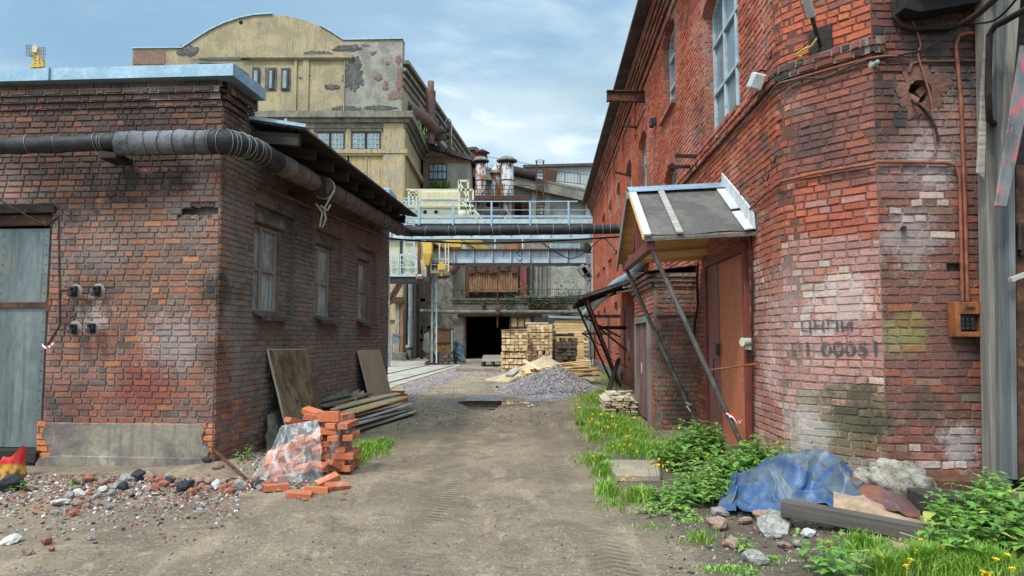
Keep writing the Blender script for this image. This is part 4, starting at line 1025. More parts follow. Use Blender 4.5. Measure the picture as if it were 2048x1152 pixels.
# red and white tape tied to the strut, twine on the other
M['tape'], q, bs = newmat('tape')
wv = q.n('ShaderNodeTexWave', wave_type='BANDS', bands_direction='DIAGONAL'); q.put(wv.inputs[0], q.co()); wv.inputs['Scale'].default_value = 9
q.put(bs.inputs['Base Color'], q.mix(q.step(wv.outputs['Fac'], .45, .55), (.62, .05, .04), (.75, .73, .7))); bs.inputs['Roughness'].default_value = .35
t0 = st(s1, .81)
mb = MB(); mb.grid(lambda a, c: t0 + V((.0 + .17 * a, -.05 - .02 * math.sin(a * 5), -.01 - .10 * a + .02 * math.sin(a * 8) + (c - .5) * .045)), 14, 2); mb.tube([t0 + V((-.03, -.03, .02)), t0 + V((.04, -.045, -.02))], .018, 6)
tag(mb.build('barrier_tape', M['tape']), 'strip of red and white barrier tape tied to the near canopy strut', 'tape')
mb = MB(); t0 = st(s2, .86); mb.tube([t0 + V((-.05, -.04, .03)), t0 + V((.05, -.05, -.01)), t0 + V((-.03, -.05, -.03)), t0 + V((.03, -.045, -.12))], .016, 5)
tag(mb.build('twine', M['rope']), 'white twine tied low round the far canopy strut', 'twine')

# ------------------------------------------------------------------ lean-to roof over the maroon doors, with raking struts
lt = thing('lean_to_roof', 'dark sheet lean-to roof over the maroon doors, propped on raking struts', 'lean-to', (3, 20, 2.7))
lp = lambda D, out, z: V((xF(D, out), D, z))
mb = MB()
zl = lambda o_: 3.28 - .62 * o_ / 1.72 - .05 * math.sin(o_ * 2)
mb.grid(lambda a, c: lp(lerp(18.4, 24.2, a), c * 1.75, zl(c * 1.75) + .012 * math.sin(a * 90)), 60, 8); mb.prism([lp(18.38, 0, zl(0) - .1), lp(18.38, 1.75, zl(1.75) - .06), lp(18.38, 1.78, zl(1.75) + .02), lp(18.38, 0, zl(0) + .03)], (0, .05, 0))
mb.build('roof_sheet', M['roof_slate'], lt)
for D in (18.5, 20.4, 22.3, 24.1):
    mb = MB(); mb.beam(lp(D, 0, zl(0) - .07), lp(D, 1.7, zl(1.7) - .07), .08, .1); mb.build('rafter', M['rust_dark'], lt)
for k, (D, o_, D2_, mt) in enumerate(((18.6, 1.55, 22.6, 'door_maroon'), (18.7, 1.62, 23.4, 'rust_dark'), (24, 1.55, 26, 'rust_dark'))):
    mb = MB(); mb.tube([lp(D, o_, zl(o_) - .1), lp(D2_, .25, .0)], .036, 8); mb.build('strut', M[mt], lt)
mb = MB(); mb.beam(lp(19.6, .95, .05), lp(21.2, .45, .95), .12, .06); mb.build('prop_board', M['wood_dark'], lt)
mb = MB(); mb.tube([lp(20.6, .8, 1.0), lp(22.5, 0, .62)], .012, 5); mb.build('tie_rod', M['rust_dark'], lt)
# grey duct above the lean-to
mb = MB(); mb.tube([onwall(1288, 515, .15), lp(19.5, .25, 3.32), lp(21.5, .5, 3.22), lp(23.5, .9, 2.85), lp(25, 1.2, 2.45)], .15, 14)
tag(mb.build('duct', M['zinc']), 'pale blue grey sheet duct slanting behind the dark lean-to roof', 'duct')
for k, (D, z, l) in enumerate(((24.8, 2.35, 1.35), (23.0, 1.92, .95), (28, 1.75, 1.2))):
    t = thing('bracket_arm', ('steel cantilever bracket on the facade, the upper one under the lean-to', 'steel cantilever bracket on the facade, the shorter one over the dark window', 'lowest steel cantilever bracket on the red facade')[k], 'bracket', lp(D, 0, z))
    mb = MB(); mb.beam(lp(D, 0, z), lp(D, l, z), .07, .11); mb.build('arm', M['rust_dark'], t)
    mb = MB(); mb.beam(lp(D, l - .1, z - .05), lp(D, 0, z - .75), .06, .06); mb.build('brace', M['rust'], t)
# ------------------------------------------------------------------ the plants behind: yellow press building, workshop, hall, chimneys
M['stucco'] = weathered('stucco', (.42, .335, .19), (.31, .255, .155), (.20, .18, .145), .55, .92, 0, .3, .02, fine=7, lo3=.57, hi3=.66, streak=(.20, .16, .105))
M['stucco_warm'] = weathered('stucco_warm', (.46, .33, .155), (.35, .29, .2), (.43, .23, .10), .8, .92, 0, .3, .02, fine=6, lo3=.62, hi3=.72, streak=(.13, .105, .075))
M['stucco_grey'] = weathered('stucco_grey', (.34, .31, .25), (.22, .20, .165), (.13, .12, .105), .6, .95, 0, .5, .03, fine=6, lo3=.6, hi3=.7)
M['scar'] = weathered('scar', (.13, .125, .115), (.085, .08, .075), (.2, .18, .15), 2.2, .95, 0, .9, .05, fine=8)
M['stone_trim'] = weathered('stone_trim', (.25, .225, .17), (.16, .145, .115), (.08, .075, .06), 1.2, .92, 0, .3, .02, streak=(.09, .08, .06))
def shaderbrick(name, c1, c2, mort, w=.5, h=.16, patch=None, k=.5):
    m, q, bs = newmat(name)
    p = q.co(); x, y, z = q.sep(p)
    cb = q.n('ShaderNodeCombineXYZ'); q.put(cb.inputs[0], q.m('ADD', x, y)); q.put(cb.inputs[1], z)
    n_ = q.noise(p, 6, 3); va = q.n('ShaderNodeVectorMath', operation='MULTIPLY_ADD'); q.put(va.inputs[0], q.noise(p, 3, 3, out=1)); va.inputs[1].default_value = (.07, .07, 0); q.put(va.inputs[2], cb.outputs[0])
    br = q.n('ShaderNodeTexBrick'); q.put(br.inputs['Vector'], va.outputs[0])
    for kx, v in (('Color1', c1), ('Color2', c2), ('Mortar', mort)): br.inputs[kx].default_value = (*v, 1)
    br.inputs['Scale'].default_value = 1; br.inputs['Brick Width'].default_value = w; br.inputs['Row Height'].default_value = h; br.inputs['Mortar Size'].default_value = .018; br.inputs['Bias'].default_value = -.1
    col = q.mix(q.step(n_, .3, .7, 0, .5), br.outputs[0], q.mix(1, br.outputs[0], (.45, .43, .42), 'MULTIPLY'))
    if patch:
        s_ = q.noise(p, .8, 7, .65, .4); col = q.mix(q.step(s_, .5, .6, 0, k), col, q.mix(q.step(q.noise(p, 5, 5, .7), .35, .65), patch, tuple(v * .5 for v in patch)))
    q.put(bs.inputs['Base Color'], col); bs.inputs['Roughness'].default_value = .9; bs.inputs['Specular IOR Level'].default_value = .2
    q.put(bs.inputs['Normal'], q.bump(q.m('ADD', br.outputs['Fac'], n_), .4, .03))
    return m
M['far_brick'] = shaderbrick('far_brick', (.27, .105, .07), (.20, .085, .062), (.24, .2, .165), .28, .085)
M['workshop_brick'] = shaderbrick('workshop_brick', (.15, .125, .10), (.095, .075, .062), (.22, .195, .16), .36, .12, (.23, .20, .165), .9)
M['concrete_hall'] = weathered('concrete_hall', (.34, .32, .265), (.26, .245, .205), (.16, .15, .13), .5, .92, 0, .3, .03, fine=5, streak=(.19, .18, .15))
M['sheet_pale'] = weathered('sheet_pale', (.40, .43, .42), (.33, .36, .35), (.24, .25, .24), .6, .7, .1, .1, .01, (1.2, 1.2, .2), streak=(.26, .27, .26))
M['rust_white'] = weathered('rust_white', (.50, .52, .53), (.42, .44, .45), (.22, .085, .025), 1.0, .7, 0, .2, .01, (1.6, 1.6, .5), lo3=.485, hi3=.53)
M['rust_sheet'] = weathered('rust_sheet', (.30, .13, .06), (.20, .105, .06), (.36, .25, .15), 1.4, .85, 0, .3, .02, (2.2, 2.2, .5), lo3=.55, hi3=.66, streak=(.11, .05, .03))
M['crane_cream'] = weathered('crane_cream', (.60, .54, .36), (.52, .47, .32), (.42, .22, .09), 1.4, .6, 0, .1, .01, lo3=.66, hi3=.74, streak=(.42, .32, .17))
M['crane_blue'] = weathered('crane_blue', (.47, .55, .60), (.39, .46, .51), (.20, .15, .11), 1.2, .55, .1, .1, .01, lo3=.66, hi3=.75, streak=(.33, .37, .39))
M['crane_pale'] = weathered('crane_pale', (.46, .52, .50), (.37, .44, .43), (.22, .19, .09), 2.4, .6, .1, .2, .01, lo3=.56, hi3=.66)
M['crane_yellow'] = weathered('crane_yellow', (.62, .40, .07), (.52, .33, .06), (.3, .15, .05), 1.5, .6, 0, .1, .01, lo3=.64, hi3=.74)
M['crane_grey'] = weathered('crane_grey', (.24, .26, .27), (.18, .195, .2), (.12, .09, .07), 2, .6, .2, .1, .01)
M['red_paint'] = weathered('red_paint', (.34, .055, .05), (.27, .045, .04), None, 1, .7, 0, .1)
M['duct_rust'] = weathered('duct_rust', (.16, .085, .07), (.11, .06, .052), (.22, .12, .08), 1.2, .7, .1, .2, .01)
M['moss_green'] = plain('moss_green', (.10, .15, .025), .95)

def front(name, mat, parent, D, x0, x1, y0, y1, depth=.4, bev=0):
    """a slab facing the yard, given by picture columns / rows read at distance D; depth is its real thickness going back"""
    a, c = W(x0, y1, D), W(x1, y0, D)
    mb = MB(); mb.aabb((a.x, D, a.z), (c.x, D + depth, c.z)); return mb.build(name, mat, parent, bevel=bev)

# --- yellow press building
yb = thing('press_building', 'tall ochre plaster industrial building with an arched gable top and peeling walls', 'building', (-20, 60, 0))
DY = 58.0; SX = .12
def ytop(px, py): return W(px, py, DY)
xl, xr = ytop(265, 98).x, ytop(805, 80).x
mb = MB()
arc = [ytop(px, py) for px, py in ((365, 97), (390, 80), (420, 61), (450, 47), (480, 37), (510, 31), (545, 29), (580, 33), (612, 41), (640, 52), (662, 64), (686, 80))]
poly = [V((xl, DY, 0)), V((xr, DY, 0)), ytop(805, 80)] + arc[::-1] + [ytop(265, 98)]
for p in poly: p.y = DY
mb.prism(poly, (0, 1.2, 0), mi=0)
# side wall, running back
zs_ = ytop(805, 118).z
L_ = 31.
def yside(d, z, o=0.): return V((xr + SX * d + o, DY + d, z))
mb.add([yside(0, 0), yside(L_, 0), yside(L_, zs_), yside(1.2, zs_), yside(0, zs_ + .01)], [(0, 1, 2, 3, 4)], mi=0)
mb.add([yside(0, zs_), yside(L_, zs_), V((xl, DY + L_, zs_)), V((xl, DY + .5, zs_))], [(0, 1, 2, 3)], mi=1)
mb.add([V((xl, DY, 0)), V((xl, DY + L_, 0)), V((xl, DY + L_, zs_)), V((xl, DY, zs_))], [(3, 2, 1, 0)], mi=0)
mb.add([yside(L_, 0), V((xl, DY + L_, 0)), V((xl, DY + L_, zs_)), yside(L_, zs_)], [(0, 1, 2, 3)], mi=0)
mb.build('plaster_wall', [M['stucco'], M['roof_slate']], yb)
front('grey_wall_patch', M['stucco_grey'], yb, DY - .05, 686, 805.3, 84, 232, .3)
# zinc edge along the parapet
pts = [ytop(265, 98), ytop(365, 97)] + arc + [ytop(690, 81), ytop(806, 79)]
for nm, sl_ in (('parapet_flashing', pts[:9]), ('parapet_flashing', pts[11:])):
    mb = MB()
    for a, c in zip(sl_, sl_[1:]): mb.beam(a + V((0, .5, .06)), c + V((0, .5, .06)), 1.3, .1)
    mb.build(nm, M['zinc'], yb)
# scars where the plaster has fallen
def blob(D, px, py, rx, ry, mat, seed, name='plaster_scar', n=110, th=.05, rough=.35):
    c = W(px, py, D); mb = MB(); k = D / FPX
    p = []
    for i in range(n):
        a = i * 2 * math.pi / n; r = 1 + 1.5 * rough * noise.noise((math.cos(a) * 1.6 + seed, math.sin(a) * 1.6, seed)) + rough * noise.noise((math.cos(a) * 5, math.sin(a) * 5, seed)) + .8 * rough * noise.noise((math.cos(a) * 16, math.sin(a) * 16, seed))
        p.append(V((c.x + math.cos(a) * rx * k * r, D, c.z + math.sin(a) * ry * k * r)))
    mb.prism(p, (0, th, 0)); return mb.build(name, mat, yb)
for a in ((707, 150, 20, 30, 'scar', 1), (690, 218, 26, 6, 'scar', 5), (640, 107, 26, 6, 'scar', 9), (664, 173, 15, 5, 'scar', 14), (606, 150, 10, 6, 'stucco_grey', 17), (696, 96, 28, 6, 'scar', 21), (757, 155, 7, 6, 'far_brick', 61), (771, 172, 6, 9, 'far_brick', 25), (799, 160, 5, 22, 'far_brick', 29), (797, 118, 5, 9, 'far_brick', 31), (790, 192, 14, 9, 'far_brick', 35), (745, 105, 6, 3, 'far_brick', 41), (775, 127, 3, 3, 'far_brick', 43), (730, 90, 6, 2.5, 'far_brick', 45), (373, 100, 18, 12, 'scar', 51), (455, 117, 60, 3, 'scar', 55), (760, 215, 30, 5, 'scar', 58)):
    blob(DY - .085 - .004 * (a[5] % 7), *a[:4], M[a[4]], a[5])
mb = MB(); c_ = ytop(482, 45); mb.add([V((c_.x + math.cos(t * .4) * .17, DY - .02, c_.z + math.sin(t * .4) * .17)) for t in range(16)], [tuple(range(15, -1, -1))]); mb.build('vent_hole', M['black_void'], yb)
# left red brick parapet end
front('brick_parapet', M['far_brick'], yb, DY - .06, 266, 330, 102, 128, .3)
# cornice line under the gable, pilasters, blind panels
for x0, x1, y0, y1, d in ((480, 705, 109, 115, .35), (500, 704, 115, 119, .2)): front('cornice', M['stucco'], yb, DY - d, x0, x1, y0, y1, d)
for x0, x1 in ((586, 594), (604, 618), (686, 690)): front('pilaster', M['stucco'], yb, DY - .14, x0, x1, 119, 231, .2)
for i, (cx_, rx_) in enumerate(((511, 9), (541, 13), (571, 11))): front('window_surround', M['scar'], yb, DY - .07 - .004 * i, cx_ - rx_ + 1, cx_ + rx_ - 1, 134 + i, 181, .06)
for x0, x1 in ((505, 519), (536, 548), (563, 577)):
    f_ = front('window', M['steel_dark'], yb, DY - .16, x0, x1, 138, 178, .12); g_ = front('pane', M['glass_far'], f_, DY - .18, x0 + 2, x1 - 4, 141, 176, .06)
# projecting lower block with the big cornice
DL = 54.0
pj = lambda px, py: W(px, py, DL)
xa, xb = pj(430, 300).x, pj(808, 300).x
zc_ = pj(800, 236).z
mb = MB(); mb.aabb((xa, DL, 0), (xb, DY + 20, zc_ - .3)); o = mb.build('lower_block', M['stucco_warm'], yb)
sl2 = 9.0   # its yard side runs back beside the hall
mb = MB()
for z0, z1, o_ in ((zc_ - .15, zc_ + .35, .75), (zc_ - .45, zc_ - .15, .45), (zc_ - .85, zc_ - .45, .18)):
    mb.aabb((xa - .2, DL - o_, z0), (xb + o_, DL + 20, z1))
mb.build('cornice', M['stone_trim'], yb)
for x0, x1 in ((762, 808),): front('corner_pilaster', M['stucco_warm'], yb, DL - .22, x0, x1, 246, 640, .5)
mb = MB(); c0 = pj(808, 300); mb.aabb((c0.x, DL - .18, 0), (c0.x + .1, DL + 2.0, zc_ - .9)); mb.build('corner_pilaster', M['stucco_warm'], yb)
for y0, y1, o_ in ((300, 308, .3), (308, 312, .2)):
    a, c = pj(600, y1), pj(809, y0); mb = MB(); mb.aabb((a.x, DL - o_, a.z), (xb + .3, DL + 14, c.z)); mb.build('string_course', M['stucco_warm'], yb)
for x0, x1 in ((632, 689), (703, 761)):
    front('window_hood', M['stone_trim'], yb, DL - .1, x0 - 3, x1 + 3, 252, 262, .1)
    f_ = front('window', M['rust_dark'], yb, DL - .06, x0, x1, 264, 299, .06)
    for a, c in ((x0 + 2, (x0 + x1) / 2 - 2.5), ((x0 + x1) / 2 + 2.5, x1 - 2)):
        front('pane', M['glass_far'], f_, DL - .08, a, c, 267, 297, .05)
        mb = MB()
        for t in (.33, .66):
            p0, p1 = W(lerp(a, c, t), 297, DL - .1), W(lerp(a, c, t), 267, DL - .1); mb.beam(p0, p1, .05, .04, up=(0, 1, 0))
            p0, p1 = W(a, lerp(267, 297, t), DL - .1), W(c, lerp(267, 297, t), DL - .1); mb.beam(p0, p1, .05, .04)
        mb.build('glazing_bar', M['frame_blue'], f_)
for x0, x1, y0, y1, mt in ((690, 702, 250, 420, 'stucco_warm'), (616, 628, 250, 420, 'stucco_warm'), (693, 699, 312, 420, 'stone_trim'), (731, 734, 312, 370, 'stucco_warm')):
    front('mullion', M[mt], yb, DL - .08, x0, x1, y0, y1, .1)
for x0, x1, y0, y1 in ((702, 730, 340, 372), (735, 760, 340, 372), (640, 690, 340, 372)): front('panel', M['stucco_warm'], yb, DL - .03, x0, x1, y0, y1, .05)
# side windows of the upper part, and its heavy eaves mouldings
for d, w_, y_ in ((2.0, 5.2, 0), (8.4, 4.2, 1), (14.4, 4.0, 2), (20.5, 3.5, 3), (26, 3.5, 4)):
    zt, zb = zs_ - 3.0, zs_ - 8.2
    mb = MB(); mb.prism([yside(d, zb, .06), yside(d + w_, zb, .06), yside(d + w_, zt, .06), yside(d, zt, .06)], (-.1, 0, 0)); f_ = mb.build('side_window', M['steel_dark'], yb)
    for t in range(4):
        a, c = d + w_ * t / 4 + .1, d + w_ * (t + 1) / 4 - .1
        for h0, h1 in ((zb + .15, (zb + zt) / 2 - .1), ((zb + zt) / 2 + .1, zt - .15)):
            mb = MB(); mb.prism([yside(a, h0, .09), yside(c, h0, .09), yside(c, h1, .09), yside(a, h1, .09)], (-.02, 0, 0)); mb.build('pane', M['glass_far'], f_)
for dz, o_ in ((-.1, .55), (-.75, .35), (-1.3, .2), (-2.0, .12)):
    mb = MB(); mb.prism([yside(-.0, zs_ + dz, 0), yside(L_, zs_ + dz, 0), yside(L_, zs_ + dz - .3, 0), yside(-.0, zs_ + dz - .3, 0)], (o_, 0, 0)); mb.build('eaves_moulding', M['stone_trim'], yb)
# moss and weeds on the ledge
def tufts(name, label, spots, h, mat, n=160, w=.02, spread=(.5, .2)):
    mb = MB()
    for p, k in spots:
        for _ in range(int(n * k)):
            b_ = V(p) + V((R.gauss(0, spread[0]), R.gauss(0, spread[1]), 0)); hh = h * R.uniform(.4, 1.2); t = R.uniform(0, 6.28); d = V((math.cos(t), math.sin(t), 0)); ln = d.orthogonal() if False else V((-d.y, d.x, 0))
            mb.add([b_ - ln * w, b_ + ln * w, b_ + d * hh * .35 + V((0, 0, hh))], [(0, 1, 2)])
    o = mb.build(name, mat); o['kind'] = 'stuff'; o['label'] = label; o['category'] = 'weeds'; return o
M['leaf_far'] = weathered('leaf_far', (.09, .15, .03), (.13, .19, .04), (.06, .10, .025), 3, .8)
tufts('ledge_weeds', 'green weeds and moss on the ledge of the ochre building', [(W(650 + i * 10, 231, DL + 1.5) + V((0, 0, -.1)), 1) for i in range(12)] + [(V((xb + .3, DL + 3 + i * 1.2, zc_ + .3)), 1.6) for i in range(8)], .5, M['leaf_far'], 40, .06, (.3, .4))
# the rusty flue: upright ribbed stack and bent duct in a steel frame on the ledge
fl = thing('flue_stack', 'ribbed rusty flue stack with a bent duct on the ledge of the ochre building', 'flue', (W(862, 300, 62).x, 62, 14))
DF2 = 62.
a = W(861, 246, DF2); z1, z2 = W(861, 185, DF2).z, W(861, 163, DF2).z
mb = MB(); prof = []
zz_ = a.z - 2
while zz_ < z1: prof += [(.43, zz_), (.47, zz_ + .1)]; zz_ += .2
mb.lathe((a.x, DF2, 0), prof + [(.3, z1 + .25), (.3, z2), (.24, z2)], 14); mb.build('ribbed_stack', M['duct_rust'], fl)
mb = MB(); mb.tube([W(818, 222, 60), W(834, 228, 60.4), W(850, 240, 61), W(866, 258, 62), W(878, 272, 63)], .62, 14); mb.build('bent_duct', M['duct_rust'], fl)
mb = MB()
for A, B2_ in (((898, 245), (898, 305)), ((842, 262), (872, 240)), ((848, 276), (880, 246)), ((840, 250), (892, 302)), ((860, 262), (898, 262)), ((856, 280), (898, 276))): mb.beam(W(*A, 62), W(*B2_, 62), .3, .3, up=(0, 1, 0))
mb.build('steel_frame', M['rust_dark'], fl)
mb = MB()
for r_ in (0, .5): mb.tube([W(903, 300, 63 + r_), W(903, 252, 63 + r_)] + [W(897 - 6 * math.cos(t * .4), 250 - 13 * math.sin(t * .4), 63 + r_) for t in range(8)], .05, 5)
mb.build('ladder_hoop', M['crane_grey'], fl)

# --- plastered gable house between
gh = thing('plaster_outhouse', 'small plastered gable house with a dark barred window and weeds at its sill', 'building', (-7, 66, 0))
DG = 64.
g0, g1, g2, g3 = W(846, 470, DG), W(944, 470, DG), W(940, 318, DG), W(846, 292, DG)
mb = MB(); mb.prism([g0, g1, g2, g3], (0, 10, 0)); mb.build('wall', M['stucco_grey'], gh)
mb = MB(); mb.beam(W(842, 290, DG - .3), W(946, 319, DG - .3), .6, .3, up=(0, 0, 1)); a, c = W(842, 286, DG - .4), W(948, 316, DG - .4); mb.prism([a, c, c + V((0, 11, 0)), a + V((0, 11, 0))], (0, 0, .2)); mb.build('roof', M['roof_slate'], gh)
front('brick_band', M['far_brick'], gh, DG - .06, 846, 858, 318, 400, .1)
front('brick_band', M['rust_sheet'], gh, DG - .05, 846, 930, 312, 326, .1)
f_ = front('window', M['steel_dark'], gh, DG - .1, 857, 894, 327, 360, .1)
for i in range(4):
    for j in range(2): front('pane', M['glass_far'], f_, DG - .14, 859 + i * 8.7, 866 + i * 8.7, 329.5 + j * 15, 342 + j * 15, .05)
tufts('sill_weeds', 'weeds growing on the ledge under the barred window', [(W(865 + i * 6, 376, DG - .6), 1) for i in range(5)], .7, M['leaf_far'], 60, .08, (.25, .3))
# --- dark red attic far off
ra = thing('red_attic', 'dark red timber attic with a low black roof rising behind the gable house', 'attic', (-5, 95, 15))
DR = 95.
mb = MB(); a, c = W(922, 345, DR), W(958, 296, DR); mb.aabb((a.x, DR, a.z), (c.x, DR + 8, c.z)); mb.build('wall', M['red_paint'], ra)
mb = MB(); mb.prism([W(922, 296, DR - .5), W(953, 293, DR - .5), W(968, 322, DR - .5), W(962, 324, DR - .5), W(950, 299, DR - .5), W(922, 300, DR - .5)], (0, 9, 0)); mb.build('roof', M['roof_slate'], ra)
mb = MB(); mb.lathe(W(964, 325, DR - 2), [(.7, 0), (.7, 1.2), (1.1, 1.3), (.0, 1.9)], 10); mb.build('roof_vent', M['rust'], ra)

# --- long concrete hall behind, with the sloping roof
hall = thing('concrete_hall', 'long grey concrete hall with a sloping roof edge and a pale sheet clad upper storey', 'hall', (5, 70, 0))
DH = 68.
r0, r1 = W(960, 338, DH), W(1200, 391, DH)
mb = MB(); mb.prism([W(940, 560, DH), W(1200, 560, DH), r1, r0], (0, 14, 0)); mb.build('wall', M['concrete_hall'], hall)
mb = MB()
a, c = W(945, 334, DH - 1), W(1210, 392, DH - 1); mb.prism([a, c, c + V((0, 0, -.9)), a + V((0, 0, -.9))], (0, 1.2, 0)); mb.prism([a + V((0, 0, .05)), c + V((0, 0, .05)), c + V((0, 15, .6)), a + V((0, 15, .6))], (0, 0, .25)); mb.build('roof_edge', M['stone_trim'], hall)
mb = MB(); a, c = W(1012, 352, DH - .6), W(1200, 398, DH - .6); mb.prism([a, c, c + V((0, 0, -.5)), a + V((0, 0, -.9))], (0, .6, 0)); mb.build('brick_band', M['workshop_brick'], hall)
for x0, x1 in ((1064, 1075), (1090, 1101), (1172, 1180)): front('pilaster', M['concrete_hall'], hall, DH - .35, x0, x1, 368, 560, .4)
mb = MB(); a, c = W(1046, 336, 78), W(1230, 331, 78); mb.prism([V((a.x, 78, 8)), V((c.x, 78, 8)), c, a], (0, 6, 0)); mb.build('clad_storey', M['sheet_pale'], hall)
mb = MB(); mb.beam(a + V((0, -.2, .1)), c + V((0, -.2, .1)), .6, .3); mb.build('storey_roof', M['roof_slate'], hall)
def rail(name, parent, D, x0, x1, y0, y1, posts, mat, bars=(0, .5), th=.06, yb0=None, yb1=None, picket=0):
    """railing between two picture points (bottom edge y0->y0b): posts and rails in one part"""
    yb0 = y0 if yb0 is None else yb0; yb1 = y1 if yb1 is None else yb1
    mb = MB()
    for t in [i / (posts - 1) for i in range(posts)]:
        mb.beam(W(lerp(x0, x1, t), lerp(y1, yb1, t), D), W(lerp(x0, x1, t), lerp(y0, yb0, t), D), th, th, up=(0, 1, 0))
    for b_ in bars: mb.beam(W(x0, lerp(y0, y1, b_), D + .01), W(x1, lerp(yb0, yb1, b_), D + .01), th * .8, th * .8)
    if picket:
        for i in range(picket):
            t = (i + .5) / picket; mb.beam(W(lerp(x0, x1, t), lerp(y1, yb1, t), D + .02), W(lerp(x0, x1, t), lerp(y0, yb0, t), D + .02), th * .35, th * .35, up=(0, 1, 0))
    return mb.build(name, mat, parent)
rail('roof_railing', hall, 76, 975, 1075, 313, 336, 5, M['steel_dark'], (0,), .05, 331, 345, 14)
rail('roof_railing', hall, 70, 1100, 1190, 340, 362, 4, M['steel_dark'], (0, .95), .06, 352, 372, 14)
mb = MB(); p = W(1100, 356, 70); mb.box(p, (1.3, 1.3, 1.5), Matrix.Rotation(.15, 3, 'Y')); mb.build('roof_box', M['rust'], hall, bevel=.04)
# --- roof ladder with hoops
ld = thing('roof_ladder', 'tall rusty ladder with a hooped top against the concrete hall', 'ladder', (W(1080, 440, 66.5).x, 66.5, 8))
mb = MB()
for px in (1073, 1087): mb.beam(W(px, 450, 66.5), W(px, 322, 66.5), .12, .12, up=(0, 1, 0))
mb.build('stile', M['rust'], ld)
mb = MB()
for y in range(345, 450, 7): mb.beam(W(1073, y, 66.5), W(1087, y, 66.5), .07, .07)
mb.build('rungs_rail', M['rust_dark'], ld)
mb = MB(); c_ = W(1080, 322, 66.2); mb.tube([c_ + V((math.cos(t * .524) * .42, math.sin(t * .524) * .42, 0)) for t in range(13)], .045, 5, caps=False); mb.build('hoop', M['crane_grey'], ld)
# --- long dark vent duct on the hall roof
t = MB(); t.tube([W(990, 352, 67), W(995, 340, 67), W(1010, 338, 67), W(1072, 352, 67)], .5, 12); t.tube([W(984, 350, 67.2), W(1004, 345, 67.2)], .65, 12)
tag(t.build('roof_duct', M['rust_dark']), 'dark rusty duct lying along the roof edge behind the white stacks', 'duct')
# --- rust streaked white stacks on a railed platform
pf = thing('steel_platform', 'rust brown steel platform with railing carrying the streaked stacks', 'platform', (W(1000, 402, 60).x, 60, 12))
DS = 60.
a, c = W(948, 405, DS), W(1060, 397, DS); mb = MB(); mb.aabb((a.x, DS - 1.2, a.z), (c.x, DS + 3, c.z)); mb.build('deck', M['rust'], pf)
rail('railing', pf, DS - 1.1, 950, 1060, 371, 398, 9, M['rust_dark'], (0, .3, .6), .05)
for px in (1058, 956, 1000): 
    mb = MB(); mb.beam(W(px, 520, DS - .8), W(px, 400, DS - .8), .25, .25, up=(0, 1, 0)); mb.build('leg', M['rust_dark'], pf)
mb = MB()
for y in range(402, 440, 5): mb.beam(W(1046, y, DS - 1.2), W(1058, y, DS - 1.2), .05, .05)
mb.beam(W(1046, 400, DS - 1.2), W(1046, 440, DS - 1.2), .06, .06, up=(0, 1, 0)); mb.build('ladder', M['rust_dark'], pf)
mb = MB(); mb.aabb((a.x, DS + 2.9, W(0, 470, DS).z), (c.x, DS + 3.1, a.z)); mb.build('backing', M['rust_dark'], pf)
for px, w_, yt, yc, yb_, lab in ((961, 22, 329, 318, 440, 'rust streaked white stack with a flat cap, the slimmer one by the gable house'), (1014, 27, 329, 318, 440, 'thick rust streaked white stack with a wide flat cap'), (991, 16, 350, 343, 398, 'short white stack with a small cap between the two rusty stacks')):
    D = DS if w_ > 20 else DS + 1.2
    k = D / FPX; c_ = W(px, yb_, D); t = thing('vent_stack', lab, 'stack', c_)
    zt, zc2, zb = W(px, yt, D).z, W(px, yc, D).z, c_.z; r_ = w_ / 2 * k
    mb = MB(); mb.lathe((c_.x, D, 0), [(r_ * 1.12, zb), (r_ * 1.08, zb + 1.6), (r_, zb + 3), (r_ * .96, zt), (r_ * .8, zt)], 20); mb.build('shaft', M['rust_white'], t)
    mb = MB(); mb.lathe((c_.x, D, 0), [(r_ * 1.55, zc2 - .25), (r_ * 1.6, zc2 - .15), (r_ * .9, zc2 + .15), (0, zc2 + .2), (r_ * 1.5, zc2 - .26)], 12, smooth=False); mb.build('cap', M['stone_trim'], t)
    for j in range(4):
        mb = MB(); v = V((math.cos(j * 1.57 + .6), math.sin(j * 1.57 + .6), 0)) * r_ * .95; mb.beam(V((c_.x, D, zt - .3)) + v, V((c_.x, D, zc2 - .1)) + v, .08, .08, up=(0, 1, 0)); mb.build('cap_bracket', M['rust_dark'], t)
    for zz_ in (.42, .7):
        mb = MB(); mb.lathe((c_.x, D, lerp(zb, zt, zz_)), [(r_ * 1.04, -.04), (r_ * 1.06, .0), (r_ * 1.04, .06)], 20); mb.build('band', M['rust'], t)
tk = MB(); tk.tube([W(968, 432, 57.5), W(996, 432, 57.5), W(1004, 438, 57.5)], .75, 12)
tag(tk.build('steel_tank', M['rust_dark']), 'brown cylindrical tank lying behind the crane walkway', 'tank')

